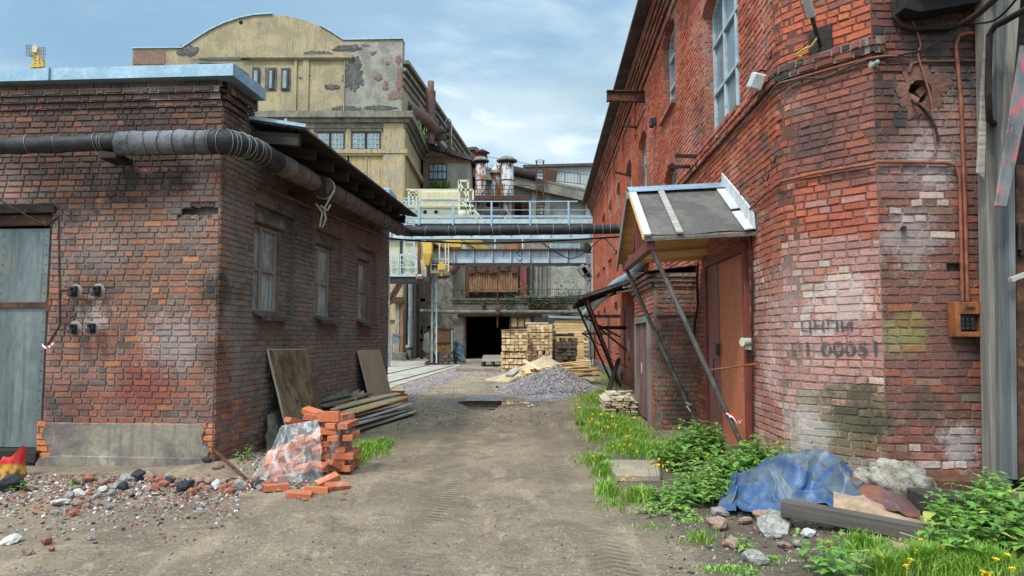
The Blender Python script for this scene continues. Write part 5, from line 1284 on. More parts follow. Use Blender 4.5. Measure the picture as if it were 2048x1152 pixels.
# --- workshop with the dark gateway, overgrown parapet
ws = thing('workshop', 'decayed low workshop with an open black gateway and weeds along its parapet', 'workshop', (0, 52, 0))
DW = 52.
w = lambda px, py, D=DW: W(px, py, D)
gx0, gx1, gz1 = w(931, 720).x, w(1019, 720).x, w(931, 633).z
xa, xb2, zt = w(904, 700).x, w(1200, 700).x, w(904, 598).z
mb = MB()
mb.aabb((xa, DW, -.1), (gx0, DW + 1.0, zt)); mb.aabb((gx1, DW, -.1), (xb2, DW + 1.0, zt)); mb.aabb((gx0, DW, gz1), (gx1, DW + 1.0, zt)); pass
mb.build('brick_wall', M['workshop_brick'], ws)
mb = MB(); mb.aabb((gx0 - .4, DW + 1.0, -.1), (gx0 - .2, DW + 14, gz1 + .5)); mb.aabb((gx1 + .2, DW + 1.0, -.1), (gx1 + .4, DW + 14, gz1 + .5)); mb.aabb((gx0 - .4, DW + 14, -.1), (gx1 + .4, DW + 14.3, gz1 + .5)); mb.aabb((gx0 - .4, DW + 1.0, gz1 + .5), (gx1 + .4, DW + 14.3, gz1 + .7)); mb.build('dark_interior', plain('interior_black', (.02, .019, .018), 1, 0, .1), ws)  # inside of the gateway: walls, back and ceiling in one near-black colour
mb = MB(); mb.aabb((xa - .15, DW - .22, zt - .12), (xb2, DW + 1.3, zt + .05)); mb.aabb((xa - .1, DW - .12, zt - .3), (xb2, DW, zt - .12)); mb.aabb((w(1030, 600).x, DW - .3, zt + .05), (xb2, DW + .8, zt + .22)); mb.build('parapet_coping', M['concrete_dark'], ws, bevel=.02)
mb = MB(); mb.beam(w(915, 631, DW - .1), w(1082, 629, DW - .1), .2, .22); mb.build('gate_rail', M['rust'], ws)
mb = MB()
for px in (929, 1020): mb.beam(w(px, 722, DW - .04), w(px, 632, DW - .04), .12, .14, up=(0, 1, 0))
mb.build('gate_frame', M['rust'], ws)
M['gate_cream'] = weathered('gate_cream', (.40, .30, .16), (.25, .15, .07), (.16, .07, .035), 1.6, .8, 0, .2)
a = thing('sliding_gate', 'rusty panelled sliding gate pushed open beside the black gateway', 'gate', w(1042, 700, DW - .2))
front('leaf', M['gate_cream'], a, DW - .22, 1021, 1063, 633, 725, .08)
mb = MB()
for y in (635, 654, 668): mb.beam(w(1020, y, DW - .26), w(1064, y, DW - .26), .1, .06)
for px in (1021, 1035, 1049, 1063): mb.beam(w(px, 722, DW - .25), w(px, 634, DW - .25), .08, .05, up=(0, 1, 0))
mb.build('gate_bar', M['rust_dark'], a)
front('wall_panel', M['concrete_dark'], ws, DW - .12, 1068, 1122, 626, 660, .12); front('wall_panel', M['concrete_dark'], ws, DW - .1, 1125, 1165, 630, 660, .1)
front('iron_lintel', M['rust'], ws, DW - .16, 1063, 1130, 611, 617, .16)
# set-back upper wall: rusty sheets, timber, plaster
us = thing('roof_shed', 'shed of rusty corrugated sheets on the workshop roof', 'shed', w(985, 580, 55))
D5 = 55.
mb = MB()
a0, a1 = w(934, 584, D5), w(1036, 545, D5); n_ = 70
mb.add([V((lerp(a0.x, a1.x, i / n_), D5 + .07 * math.sin(i * 1.8), z)) for i in range(n_ + 1) for z in (a0.z, a1.z)], [(i * 2, i * 2 + 2, i * 2 + 3, i * 2 + 1) for i in range(n_)], smooth=True)
mb.build('corrugated_wall', M['rust_sheet'], us)
mb = MB()
for k in range(5): a_ = w(934 + k * 22, 546, D5 - .15); mb.box(a_ + V((.3, 0, .35)), (R.uniform(.4, .8), .3, R.uniform(.4, .8)), Matrix.Rotation(R.uniform(-.3, .3), 3, 'Y'), jit=.05)
mb.build('broken_cladding', M['rust'], us)
front('inner_wall', M['rust_dark'], us, D5 + .6, 930, 1056, 500, 600, .3)
front('corner_post', M['rust'], us, D5 - .1, 931, 937, 528, 592, .3); front('corner_post', M['door_maroon'], us, D5 - .1, 1040, 1053, 528, 592, .3)
front('timber_screen', M['stone_trim'], us, D5 + .3, 1053, 1100, 500, 592, .2)
for px in (1056, 1064, 1072, 1080, 1090): front('stile', M['wood_grey_z'] if px > 1070 else M['rust_dark'], us, D5 + .15, px, px + 3, 528, 592, .12)
front('plaster_screen', M['concrete_hall'], us, D5 + .4, 1100, 1190, 480, 592, .3)
f_ = front('window', M['crane_blue'], us, D5 + .3, 1100, 1160, 478, 497, .1)
for i in range(6): front('pane', M['glass_far'], f_, D5 + .25, 1102 + i * 9.6, 1110 + i * 9.6, 479, 496, .06)
front('mid_wall', M['stone_trim'], us, D5 + .5, 960, 1100, 470, 502, .3); front('sheet_panel', M['rust_sheet'], us, D5 + .4, 1010, 1035, 478, 500, .1); front('sheet_panel', M['door_maroon'], us, D5 + .4, 1036, 1044, 476, 500, .1)
# the earth on the workshop roof and its weeds
mb = MB(); mb.aabb((xa, DW + .8, zt - .4), (xb2, D5 + .6, zt + .0)); mb.build('roof', M['sand_roof'] if 'sand_roof' in M else M['stucco_grey'], ws)
rail('parapet_railing', ws, DW + .6, 905, 1180, 578, 598, 14, M['rust_dark'], (0.05,), .035, None, None, 60)
mb = MB(); mb.beam(w(995, 655, DW - .35), w(995, 520, DW - .35), .09, .09, up=(0, 1, 0)); mb.build('downpipe', M['rust'], ws)
t = thing('service_pipe', 'long horizontal mossy pipe across the workshop front', 'pipe', w(1000, 624, DW - .5))
mb = MB(); mb.tube([w(840, 622, DW - .5), w(900, 624, DW - .5), w(1175, 624, DW - .5)], .14, 10); mb.build('pipe_run', M['concrete_dark'], t)
mb = MB(); mb.lathe(w(996, 624, DW - .5), [(.2, -.2), (.22, 0), (.2, .2)], 10); mb.build('clamp', M['rust'], t)
rng = [(924, 590, .7, .3), (955, 588, .8, .5), (967, 612, .5, .4), (1018, 600, 1.1, .9), (1042, 590, 1.3, .6), (1062, 600, 1.8, 1.0), (1078, 606, 1.0, .8), (1095, 604, .8, .5), (1120, 596, 2.6, 1.4), (1130, 620, 1.5, 1.3), (1143, 592, 2.9, 1.3), (1158, 598, 1.2, .8), (1060, 612, .9, .7)]
for i, (px, py, h, wd_) in enumerate(rng):
    c_ = w(px, py, DW - .25); mb = MB()
    for _ in range(int(110 * (.5 + wd_))):
        p = c_ + V((R.gauss(0, .22 * wd_), R.gauss(0, .12), R.uniform(-.5 * wd_ if py > 599 else 0, h * R.random()))); t = R.uniform(0, 6.28); s_ = R.uniform(.05, .11)
        d = V((math.cos(t), math.sin(t), R.uniform(-.4, .4))) * s_; e = V((-math.sin(t), math.cos(t), R.uniform(-.6, .6))) * s_ * .5
        mb.add([p - d, p + e, p + d, p - e], [(0, 1, 2, 3)])
    t = thing('parapet_bush', ('straggly green weed growing from the workshop parapet above the black gateway' if px < 1030 else 'leafy green weed rooted in the workshop parapet above the stacked timber'), 'weed', c_, 'weeds over the black gateway' if px < 1030 else 'weeds on the parapet over the timber')
    mb.build('foliage', M['leaf_far'], t)
# dark recess between the workshop and the ochre building, grey wall with the soot
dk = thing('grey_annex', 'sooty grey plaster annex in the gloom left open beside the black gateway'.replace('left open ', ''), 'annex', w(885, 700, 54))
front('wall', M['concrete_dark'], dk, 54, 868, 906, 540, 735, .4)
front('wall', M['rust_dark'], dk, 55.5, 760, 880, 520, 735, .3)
mb = MB(); mb.tube([w(862, 548, 51), w(890, 546, 51), w(905, 538, 51), w(916, 522, 51), w(916, 500, 51)], .42, 12)
tag(mb.build('elbow_duct', M['duct_rust']), 'thick rusty elbow duct above the grey annex', 'duct')
# tan pillars, lattice post, switch box at the far end of the outbuilding
tp = thing('loading_dock', 'dark loading bay with tan timber pillars and old machinery in its shade', 'loading bay', w(800, 720, 50))
for x0, x1, y0, mt in ((789, 799, 606, 'stucco_grey'), (799, 807, 600, 'rust_sheet'), (822, 826, 560, 'steel_dark')): front('pillar', M[mt], tp, 50, x0, x1, y0, 722, .4)
front('footing', M['concrete_dark'], tp, 49.8, 784, 812, 705, 735, .6, .03); front('footing', M['concrete_dark'], tp, 50.3, 806, 826, 700, 730, .4, .03)
front('sill_beam', M['rust'], tp, 49.7, 782, 806, 594, 607, .3)
for x0, y0, x1, y1 in ((776, 612, 806, 562), (778, 600, 800, 562)):
    mb = MB(); mb.beam(w(x0, y0, 48), w(x1, y1, 48), .22, .2, up=(0, 1, 0)); mb.build('raking_brace', M['rust'], tp)
mb = MB(); mb.tube([w(821, 690, 49.6), w(821, 640, 49.6), w(821, 555, 49.6)], .16, 10); mb.tube([w(821, 640, 49.55), w(821, 693, 49.55), w(812, 694, 49.55)], .19, 10); mb.build('downpipe', M['crane_grey'], tp)
for x0, y0, x1, y1 in ((843, 560, 843, 720), (830, 560, 830, 720), (843, 655, 862, 655), (843, 660, 858, 700), (858, 610, 858, 720), (835, 600, 865, 600), (838, 680, 862, 680), (848, 560, 848, 610)):
    mb = MB(); mb.beam(w(x0, y0, 52.5), w(x1, y1, 52.5), .22, .2, up=(0, 1, 0)); mb.build('frame_timber', M['wood_dark'], tp)
mb = MB(); mb.prism([w(845, 700, 52.2), w(848, 668, 52.2), w(858, 664, 52.2), w(862, 712, 52.2)], (0, .2, 0)); mb.build('machine_plate', M['stone_trim'], tp)
t = MB(); t.box(w(792, 679, 46), (.52, .4, .7)); t.prism([w(786, 667, 45.7), w(802, 671, 45.7), w(802, 673, 45.7), w(786, 669, 45.7)], (0, .6, 0)); t.tube([w(807, 610, 46), w(805, 630, 46), w(795, 650, 46), w(790, 668, 46)], .03, 5); t.tube([w(784, 690, 46), w(784, 720, 46)], .05, 6); t.box(w(775, 688, 45.9), (.18, .15, .3))
tag(t.build('switch_box', M['crane_grey']), 'grey electrical switch box with a sloping lid on a post by the loading bay', 'switch box')
lpst = thing('lattice_post', 'grey lattice steel post beyond the end of the dark outbuilding', 'post', w(772, 730, 38))
for px in (766.5, 778):
    mb = MB(); mb.beam(w(px, 742, 38), w(px - (0 if px < 770 else 1), 530, 38), .12, .14, up=(0, 1, 0)); mb.build('chord', M['crane_grey'], lpst)
mb = MB()
for i in range(8): y0_ = 735 - i * 26; mb.beam(w(766 if i % 2 else 778, y0_, 38.03), w(778 if i % 2 else 766, y0_ - 26, 38.03), .09, .05, up=(0, 1, 0)); mb.beam(w(765, y0_, 38.0), w(779, y0_, 38.0), .08, .1) if i % 3 == 0 else None
mb.build('lacing', M['crane_pale'], lpst)
mb = MB(); mb.aabb(V(w(767, 745, 37.5)), V(w(787, 733, 38.4)) + V((0, .3, 0))); mb.build('base_block', M['concrete_dark'], lpst, bevel=.03)
tufts('yard_weeds', 'low weeds along the shaded loading bay', [(w(790 + i * 7, 729, 47.5), 1) for i in range(9)], .35, M['leaf_far'], 40, .03, (.3, .3))

# --- yellow lattice floodlight mast beyond the roofs
ml = thing('floodlight_mast', 'yellow lattice mast head with floodlight racks beyond the outbuilding roof', 'mast', W(72, 130, 120))
DM = 120.
mb = MB()
for px in (66, 80): mb.beam(W(px, 240, DM), W(px - (px - 73) * .4, 98, DM), .35, .35, up=(0, 1, 0))
for i in range(6): mb.beam(W(66 + (i % 2) * 14, 134 - i * 6, DM), W(80 - (i % 2) * 14, 128 - i * 6, DM), .25, .25, up=(0, 1, 0))
mb.beam(W(62, 133, DM), W(84, 132, DM), .6, .5); mb.beam(W(86, 134, DM), W(85, 118, DM), .5, .5, up=(0, 1, 0)); mb.build('lattice_frame', M['crane_yellow'], ml)
for x0, x1, y0, y1 in ((52, 62, 90, 112), (80, 90, 95, 115)):
    mb = MB()
    for i in range(4): mb.beam(W(lerp(x0, x1, i / 3), y1, DM - .5), W(lerp(x0, x1, i / 3), y0, DM - .5), .1, .1, up=(0, 1, 0)); mb.beam(W(x0, lerp(y0, y1, i / 3), DM - .5), W(x1, lerp(y0, y1, i / 3), DM - .5), .1, .1)
    mb.build('floodlight_grid', M['crane_grey'], ml)
mb = MB(); mb.box(W(72, 100, DM), (1.0, .8, 1.0), jit=.1); mb.beam(W(71, 94, DM), W(71, 88, DM), .25, .25, up=(0, 1, 0)); mb.beam(W(60, 112, DM), W(78, 104, DM), .4, .4); mb.build('head_box', M['crane_cream'], ml)
# --- ridge box beyond the eaves
rb = MB(); rb.aabb(V(W(748, 395, 20)), V(W(780, 376, 20)) + V((0, 1.2, 0))); tag(rb.build('roof_curb', M['zinc'], bevel=.02), 'blue sheet covered curb showing past the end of the dark eaves', 'roof curb')
# ------------------------------------------------------------------ bridge crane and its runway
DC = 42.
cr = lambda px, py, D=DC: W(px, py, D)
rw = thing('runway_girder', 'pale blue riveted runway girder spanning the yard above the black gateway', 'girder', cr(1020, 527, 40.4))
a, c = cr(865, 528, 40.4), cr(1178, 500, 40.4)
mb = MB(); mb.aabb((a.x, 40.4, a.z), (c.x, 40.46, c.z)); mb.build('web', M['crane_blue'], rw)
for nm, z in (('bottom_flange', a.z), ('top_flange', c.z)):
    mb = MB(); mb.aabb((a.x, 40.1, z - .035), (c.x, 40.75, z + .035)); mb.build(nm, M['rust'], rw)
for i in range(9):
    x = lerp(a.x + .2, c.x - .2, i / 8); mb = MB(); mb.aabb((x - .02, 40.2, a.z + .035), (x + .02, 40.4, c.z - .035)); mb.build('stiffener', M['crane_blue'], rw)
for k in range(8):
    x = lerp(a.x + .9, c.x - .8, k / 7); mb = MB(); mb.aabb((x - .02, 40.28, c.z - .35), (x + .02, 40.4, c.z - .035)); mb.build('short_stiffener', M['crane_blue'], rw)
for y in (507, 517, 524):
    p = cr(1039, y, 40.37); mb = MB()
    for q_ in range(4 if y == 507 else 2):
        t = q_ * 1.5708 + (0 if y == 507 else math.pi); mb.beam(p + V((math.cos(t) * .16, 0, math.sin(t) * .16)), p + V((math.cos(t + 1.5708) * .16, 0, math.sin(t + 1.5708) * .16)), .03, .03, up=(0, 1, 0))
    mb.build('chalk_mark', M['steel_dark'], rw)
mb = MB(); mb.beam((a.x + 2, 40.0, a.z - .09), (c.x, 40.0, a.z - .09), .08, .12); mb.tube([(a.x + 1.2, 39.9, a.z - .1)] + [(lerp(a.x + 1, c.x, i / 14), 39.9, a.z - .12 - .06 * (i % 2)) for i in range(1, 15)], .03, 5); mb.build('hanging_cable', M['cable'], rw)
# column under its near end
cl = thing('crane_column', 'slim grey steel column with lacing that carries the crane runway', 'column', cr(866, 722, 40.4))
mb = MB(); mb.aabb(cr(861, 726, 40.4), V(cr(867, 528, 40.4)) + V((0, .3, 0))); mb.build('shaft', M['crane_grey'], cl)
mb = MB()
mb.beam(cr(873, 726, 40.6), cr(873, 528, 40.6), .08, .1, up=(0, 1, 0))
for i in range(8): mb.beam(cr(867 if i % 2 else 873, 540 + i * 22, 40.6), cr(873 if i % 2 else 867, 562 + i * 22, 40.6), .05, .05, up=(0, 1, 0))
mb.build('lacing', M['crane_pale'], cl)
c2 = thing('runway_column', 'grey steel column carrying the runway at the red factory end', 'column', cr(1180, 735, 40.0))
mb = MB(); mb.aabb(cr(1174, 735, 40.0), V(cr(1181, 498, 40.0)) + V((0, .35, 0))); mb.build('shaft', M['crane_grey'], c2)
mb = MB(); mb.aabb(cr(1170, 735, 39.9), V(cr(1184, 712, 39.9)) + V((0, .6, 0))); mb.build('base_block', M['concrete'], c2, bevel=.03)
mb = MB(); mb.beam(cr(1177, 720, 39.8), cr(1177, 655, 39.8), .16, .16, up=(0, 1, 0)); mb.build('white_pipe', M['plastic_white'], c2)
# the bridge with its walkway
br = thing('crane_bridge', 'pale blue crane bridge with a railed walkway spanning the yard above the wrapped pipe', 'crane', cr(990, 480))
a, c = cr(770, 481), cr(1186, 452)
mb = MB(); mb.aabb((a.x, DC - .8, a.z), (c.x, DC + 1.0, c.z)); mb.build('box_girder', M['crane_blue'], br)
mb = MB(); mb.aabb((a.x, DC - 1.0, a.z - .04), (c.x, DC + 1.0, a.z + .03)); mb.build('bottom_flange', M['crane_blue'], br)
for i in range(11):
    x = lerp(a.x + .5, c.x - .3, i / 10); mb = MB(); mb.aabb((x - .02, DC - .95, a.z + .03), (x + .02, DC - .8, c.z)); mb.build('stiffener', M['crane_blue'], br)
a2, c2_ = cr(770, 447, DC - 1), cr(1186, 437, DC - 1)
mb = MB(); mb.aabb((a2.x, DC - 1.0, a2.z), (c2_.x, DC + 1.1, c2_.z)); mb.build('walkway_deck', M['crane_pale'], br)
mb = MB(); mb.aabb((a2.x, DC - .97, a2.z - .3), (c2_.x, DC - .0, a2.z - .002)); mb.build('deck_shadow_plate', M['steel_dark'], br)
zt0 = cr(900, 403, DC - 1).z; zm = cr(900, 420, DC - 1).z; zk = c2_.z + .22
for px in (812, 838, 906, 983, 1060, 1137):
    x = cr(px, 440, DC - 1).x; mb = MB(); mb.aabb((x - .05, DC - 1.08, a2.z - .1), (x + .05, DC - 1.0, zt0)); mb.build('railing_post', M['zinc'], br)
for z, th in ((zt0, .06), (zm, .03), (zk - .1, .12)):
    mb = MB(); mb.aabb((a2.x, DC - 1.06, z - th / 2), (c2_.x - .9 if z == zt0 else c2_.x, DC - 1.01, z + th / 2)); mb.build('railing', M['zinc'], br)
# trolley on the bridge: cream winch house with portholes and frames
tr = thing('crane_trolley', 'cream painted crane trolley with two portholes, frames and a motor', 'crane trolley', cr(880, 440, DC + .6))
DT = DC + .8
front('lower_body', M['crane_cream'], tr, DT, 812, 938, 415, 436, 1.6)
front('body_rim', M['crane_cream'], tr, DT - .12, 810, 940, 411, 415, 1.8)
front('upper_body', M['crane_cream'], tr, DT + .5, 836, 920, 380, 411, 1.2, .03)
front('canvas_sheet', M['crane_cream'], tr, DT + .4, 842, 916, 383, 399, .12, .03)
for px in (850, 872):
    p = cr(px, 424, DT - .02); mb = MB(); mb.add([p + V((math.cos(t * .524) * .12, 0, math.sin(t * .524) * .12)) for t in range(12)], [tuple(range(11, -1, -1))]); mb.build('porthole', M['black_void'], tr)
mb = MB()
for A, B2_ in (((918, 362), (918, 436)), ((936, 362), (936, 436)), ((918, 362), (937, 362)), ((918, 380), (946, 380)), ((946, 380), (946, 400)), ((919, 364), (935, 396)), ((930, 400), (962, 436)), ((925, 404), (955, 438)), ((945, 436), (945, 410)), ((818, 381), (818, 411)), ((833, 382), (833, 420)), ((826, 386), (826, 411)), ((818, 390), (834, 390)), ((816, 381), (836, 381))): mb.beam(cr(*A, DT - .3), cr(*B2_, DT - .3), .13, .12, up=(0, 1, 0))
mb.beam(cr(816, 411, DT - .3), cr(940, 411, DT - .3), .1, .1, up=(0, 1, 0)); mb.build('service_frame', M['crane_cream'], tr)
mb = MB(); mb.beam(cr(812, 379, DT - .3), cr(945, 379, DT - .3), .07, .07); mb.beam(cr(836, 398, DT - .25), cr(940, 398, DT - .25), .07, .07); mb.build('handrail', M['crane_cream'], tr)
mb = MB(); p = cr(925, 429, DT - .4); mb.lathe((0, 0, 0), [(0, .3), (.26, .28), (.3, 0), (.3, -.1), (0, -.12)], 14); o = mb.build('motor', M['crane_cream'], tr, world=False); o.rotation_euler = (math.pi / 2, 0, 0); o.location = p - tr.location
# hooped ladders
for nm, px0, px1, y0, y1, lab in (('hooped_ladder', 807, 830, 398, 545, 'pale blue hooped ladder rising from the cab platform to the crane walkway'),):
    t = thing(nm, lab, 'ladder', cr(818, 545, 40.6)); mb = MB()
    for px in (px0 + 2, px1 - 2): mb.beam(cr(px, y1, 39.4), cr(px, y0, 39.4), .08, .06, up=(0, 1, 0))
    for y in range(y0 + 6, y1, 9): mb.beam(cr(px0 + 2, y, 39.4), cr(px1 - 2, y, 39.4), .04, .04)
    mb.build('ladder_frame', M['crane_pale'], t)
    for y in (400, 418, 432, 444, 452):
        c_ = cr(818, y, 39.3); mb = MB(); mb.tube([c_ + V((-.34 * math.cos(k * .4488), -.5 * math.sin(k * .4488), 0)) for k in range(8)], .03, 5); mb.build('hoop', M['crane_pale'], t)
# driver's cab platform
cb = thing('cab_platform', 'railed platform with a cream cab column and yellow ducts hung under the crane', 'platform', cr(800, 553, 40))
DP = 39.
a, c = cr(755, 553, DP), cr(843, 548, DP); mb = MB(); mb.aabb((a.x, DP, a.z), (c.x, DP + 2.2, c.z)); mb.build('deck', M['crane_pale'], cb)
mb = MB(); mb.aabb((a.x, DP + .1, a.z - .25), (c.x + .4, DP + 2.2, a.z - .003)); mb.build('underframe', M['steel_dark'], cb)
rail('railing', cb, DP + .02, 764, 831, 509, 548, 3, M['crane_pale'], (0, .3, .65), .08); rail('railing', cb, DP + 2.1, 766, 836, 511, 548, 5, M['crane_pale'], (0, .5), .06)
mb = MB(); p, q2 = cr(831, 509, DP + .02), cr(838, 511, DP + 2.1)
for z in (0, -.35, -.7): mb.beam(p + V((0, 0, z)), q2 + V((0, 0, z)), .06, .06)
mb.beam(cr(833, 548, DP), cr(833, 510, DP), .1, .1, up=(0, 1, 0)); mb.build('railing', M['crane_pale'], cb)
front('cab_wall', M['crane_cream'], cb, DP + 2.3, 774, 836, 480, 549, .3, .02); front('cab_post', M['steel_dark'], cb, DP + 2.2, 799, 804, 482, 549, .1); front('cab_post', M['steel_dark'], cb, DP + 2.2, 765, 773, 478, 549, .1)
front('rust_column', M['rust_orange'], cb, DP + .6, 835, 840, 482, 549, .3); front('cab_column', M['crane_cream'], cb, DP + .8, 840, 852, 480, 556, .8, .02)
mb = MB(); mb.prism([cr(852, 560, DP + .6), cr(843, 548, DP + .6), cr(840, 520, DP + .6), cr(853, 520, DP + .6)], (0, .5, 0)); mb.build('cab_column', M['crane_cream'], cb)
mb = MB(); p0, p1 = cr(846, 484, DP + .2), cr(863, 507, DP + .2)
mb.aabb((p0.x, DP + .2, p1.z), (p1.x, DP + 1.0, p0.z)); q0, q1 = cr(849, 530, DP + .4), cr(857, 530, DP + .4)
mb.add([(p0.x, DP + .2, p1.z), (p1.x, DP + .2, p1.z), (p1.x, DP + 1, p1.z), (p0.x, DP + 1, p1.z), (q0.x, DP + .4, q0.z), (q1.x, DP + .4, q0.z), (q1.x, DP + .8, q0.z), (q0.x, DP + .8, q0.z)], [(0, 4, 5, 1), (1, 5, 6, 2), (2, 6, 7, 3), (3, 7, 4, 0), (4, 7, 6, 5)]); mb.build('yellow_hood', M['crane_yellow'], cb)
front('name_strip', M['rust_orange'], cb, DP - .02, 832, 846, 554, 558, .1)
cg = thing('crane_cage', 'small yellow railed cage with a motor hanging by the girder end', 'cage', cr(880, 545, DP + 1))
a, c = cr(862, 546, DP + 1), cr(897, 541, DP + 1); mb = MB(); mb.aabb((a.x, DP + 1, a.z), (c.x, DP + 2.6, c.z)); mb.build('floor', M['crane_cream'], cg)
mb = MB()
for px in (862, 879, 891, 897): mb.beam(cr(px, 543, DP + 1), cr(px, 484 if px > 865 else 518, DP + 1), .07, .07, up=(0, 1, 0))
for y in (518, 529): mb.beam(cr(862, y, DP + 1), cr(897, y, DP + 1), .06, .05)
mb.build('bars_frame', M['crane_cream'], cg)
mb = MB(); mb.box(cr(883, 534, DP + .7), (.42, .3, .3), jit=.02); mb.box(cr(883, 528, DP + .7), (.25, .3, .2)); mb.tube([cr(883, 540, DP + .7), cr(883, 552, DP + .7)], .05, 6); mb.build('hoist_motor', M['crane_yellow'], cg)
t = thing('crane_duct', 'orange ribbed duct and ochre panel slung between bridge and girder', 'duct', cr(920, 490, 43))
front('duct_body', M['crane_yellow'], t, 40.9, 885, 922, 480, 494, .7); mb = MB()
mb.prism([cr(925, 480, 40.7), cr(962, 480, 40.7), cr(980, 498, 40.7), cr(955, 499, 40.7)], (0, 1.0, 0)); mb.prism([cr(868, 486, 40.5), cr(890, 480, 40.5), cr(900, 492, 40.5), cr(890, 497, 40.5)], (0, .8, 0)); mb.build('slung_panel', weathered('ochre_panel', (.40, .27, .06), (.30, .2, .05), (.2, .11, .04), 1.5, .7), t)
front('pale_plate', M['crane_cream'], t, 41.0, 922, 958, 482, 500, .1)
for px, y0_ in ((990, 480), (1045, 480)):
    mb = MB(); mb.beam(cr(px, 500, 40.2), cr(px, y0_ - 2, 40.2), .08, .08, up=(0, 1, 0)); tag(mb.build('hanger_post', M['crane_pale']), 'short pale hanger post between bridge and runway girder', 'post', 'pale hanger posts between bridge and girder')
# street lamp, dish lamp and swinging cables at the red factory end
lm = thing('flood_lamp', 'grey twin floodlight on a raised arm at the far corner of the red factory', 'lamp', cr(1180, 560, 30))
mb = MB(); mb.tube([cr(1179, 720, 36), cr(1179, 575, 36), cr(1180, 566, 36)], .06, 8); mb.build('pole', M['crane_grey'], lm)
for x0, y0_, x1, y1, w_ in ((1179, 560, 1162, 536, .18), (1181, 556, 1170, 536, .14)):
    mb = MB(); mb.tube([cr(1180, 572, 36), cr(x0, y0_, 36)], .04, 6); mb.build('arm', M['crane_grey'], lm)
    mb = MB(); mb.beam(cr(x0, y0_, 36), cr(x1, y1, 36), .34 if w_ > .15 else .26, .2, up=(0, 1, 0)); mb.beam(cr(lerp(x0, x1, .45), lerp(y0_, y1, .45), 35.9), cr(lerp(x0, x1, 1.15), lerp(y0_, y1, 1.15), 35.9), .44, .26, up=(0, 1, 0)); mb.build('lamp_head', M['crane_grey'], lm, bevel=.03)
lm = thing('dish_lamp', 'round black dish lamp on the end of the blue runway girder', 'lamp', cr(1172, 495, 38))
mb = MB(); mb.lathe((0, 0, 0), [(0, .12), (.15, .11), (.3, .06), (.33, 0), (.28, -.02), (0, .02)], 16); o = mb.build('dish', M['steel_dark'], lm, world=False); o.rotation_euler = (1.2, 0, .3)
mb = MB(); mb.beam(cr(1168, 505, 38), cr(1185, 505, 38), .08, .06); mb.build('arm', M['rust_dark'], lm)
def cable(label, pts, r, mat=M['cable'], cat='cable', name='cable', sub=6):
    P = [V(p) for p in pts]; out = []
    for i in range(len(P) - 1):
        p0, p1, p2, p3 = P[max(i - 1, 0)], P[i], P[i + 1], P[min(i + 2, len(P) - 1)]
        for k in range(sub):
            t = k / sub; out.append(.5 * ((2 * p1) + (p2 - p0) * t + (2 * p0 - 5 * p1 + 4 * p2 - p3) * t * t + (3 * p1 - p0 - 3 * p2 + p3) * t ** 3))
    out.append(P[-1]); mb = MB(); mb.tube(out, r, 6); return tag(mb.build(name, mat), label, cat)
cable('thick black cable sagging from the yard pipe to the red factory wall', [cr(1080, 482, 17.3), cr(1105, 500, 18), cr(1140, 517, 18.5), cr(1170, 505, 18.5), cr(1200, 479, 18), cr(1215, 482, 18), cr(1240, 513, 18)], .014)
cable('dark service line strung under the crossing lagged pipe', [sidept(16.6, .12, 3.96), W(840, 482, 17.2), W(940, 486, 17.2), W(1080, 483, 17.2), W(1200, 476, 17.2), W(1262, 472, 17.2)], .022, M['rust_dark'])
cable('thin black cable looped below the dark service line', [W(780, 480, 17.3), W(860, 480, 17.3), W(950, 489, 17.3), W(1082, 484, 17.3)], .009)
# ------------------------------------------------------------------ stones, rubble and the loose things by the outbuilding
def stone_mesh(seed, mat, flat=.7, sharp=False):
    import bmesh
    bm = bmesh.new(); bmesh.ops.create_icosphere(bm, subdivisions=1 if sharp else 2, radius=.5)
    for v_ in bm.verts:
        c = v_.co; k = 1 + .55 * noise.noise(c * 1.9 + V((seed * 3.1, 0, 0))) + .2 * noise.noise(c * 5 + V((0, seed, 0)))
        v_.co = V((c.x * k, c.y * k * .8, c.z * k * flat))
    me = bpy.data.meshes.new('stone'); bm.to_mesh(me); bm.free(); me.materials.append(mat)
    if not sharp:
        me.polygons.foreach_set('use_smooth', [False] * len(me.polygons))
    return me
STONES = {k: [stone_mesh(i + j * 7, M[mt], fl, sh) for i in range(3)] for j, (k, mt, fl, sh) in enumerate((('grey', 'stone_grey', .7, 0), ('pink', 'stone_pink', .7, 0), ('white', 'stone_white', .6, 0), ('brick', 'brick_old', .65, 1), ('coal', 'coal', .75, 0)))}
def stone(kind, px, py, w, label, group=None, squash=1., name='stone', sink=.25):
    p = onground(px, py); s_ = w / FPX * p.y
    o = bpy.data.objects.new(name, R.choice(STONES[kind])); COL.objects.link(o)
    o.scale = (s_, s_ * R.uniform(.8, 1.1), s_ * squash); o.rotation_euler = (R.uniform(-.3, .3), R.uniform(-.3, .3), R.uniform(0, 6.3)); o.location = p + V((0, s_ * .3, s_ * squash * .28))
    return tag(o, label, {'brick': 'brick lump'}.get(kind, 'stone'), group)
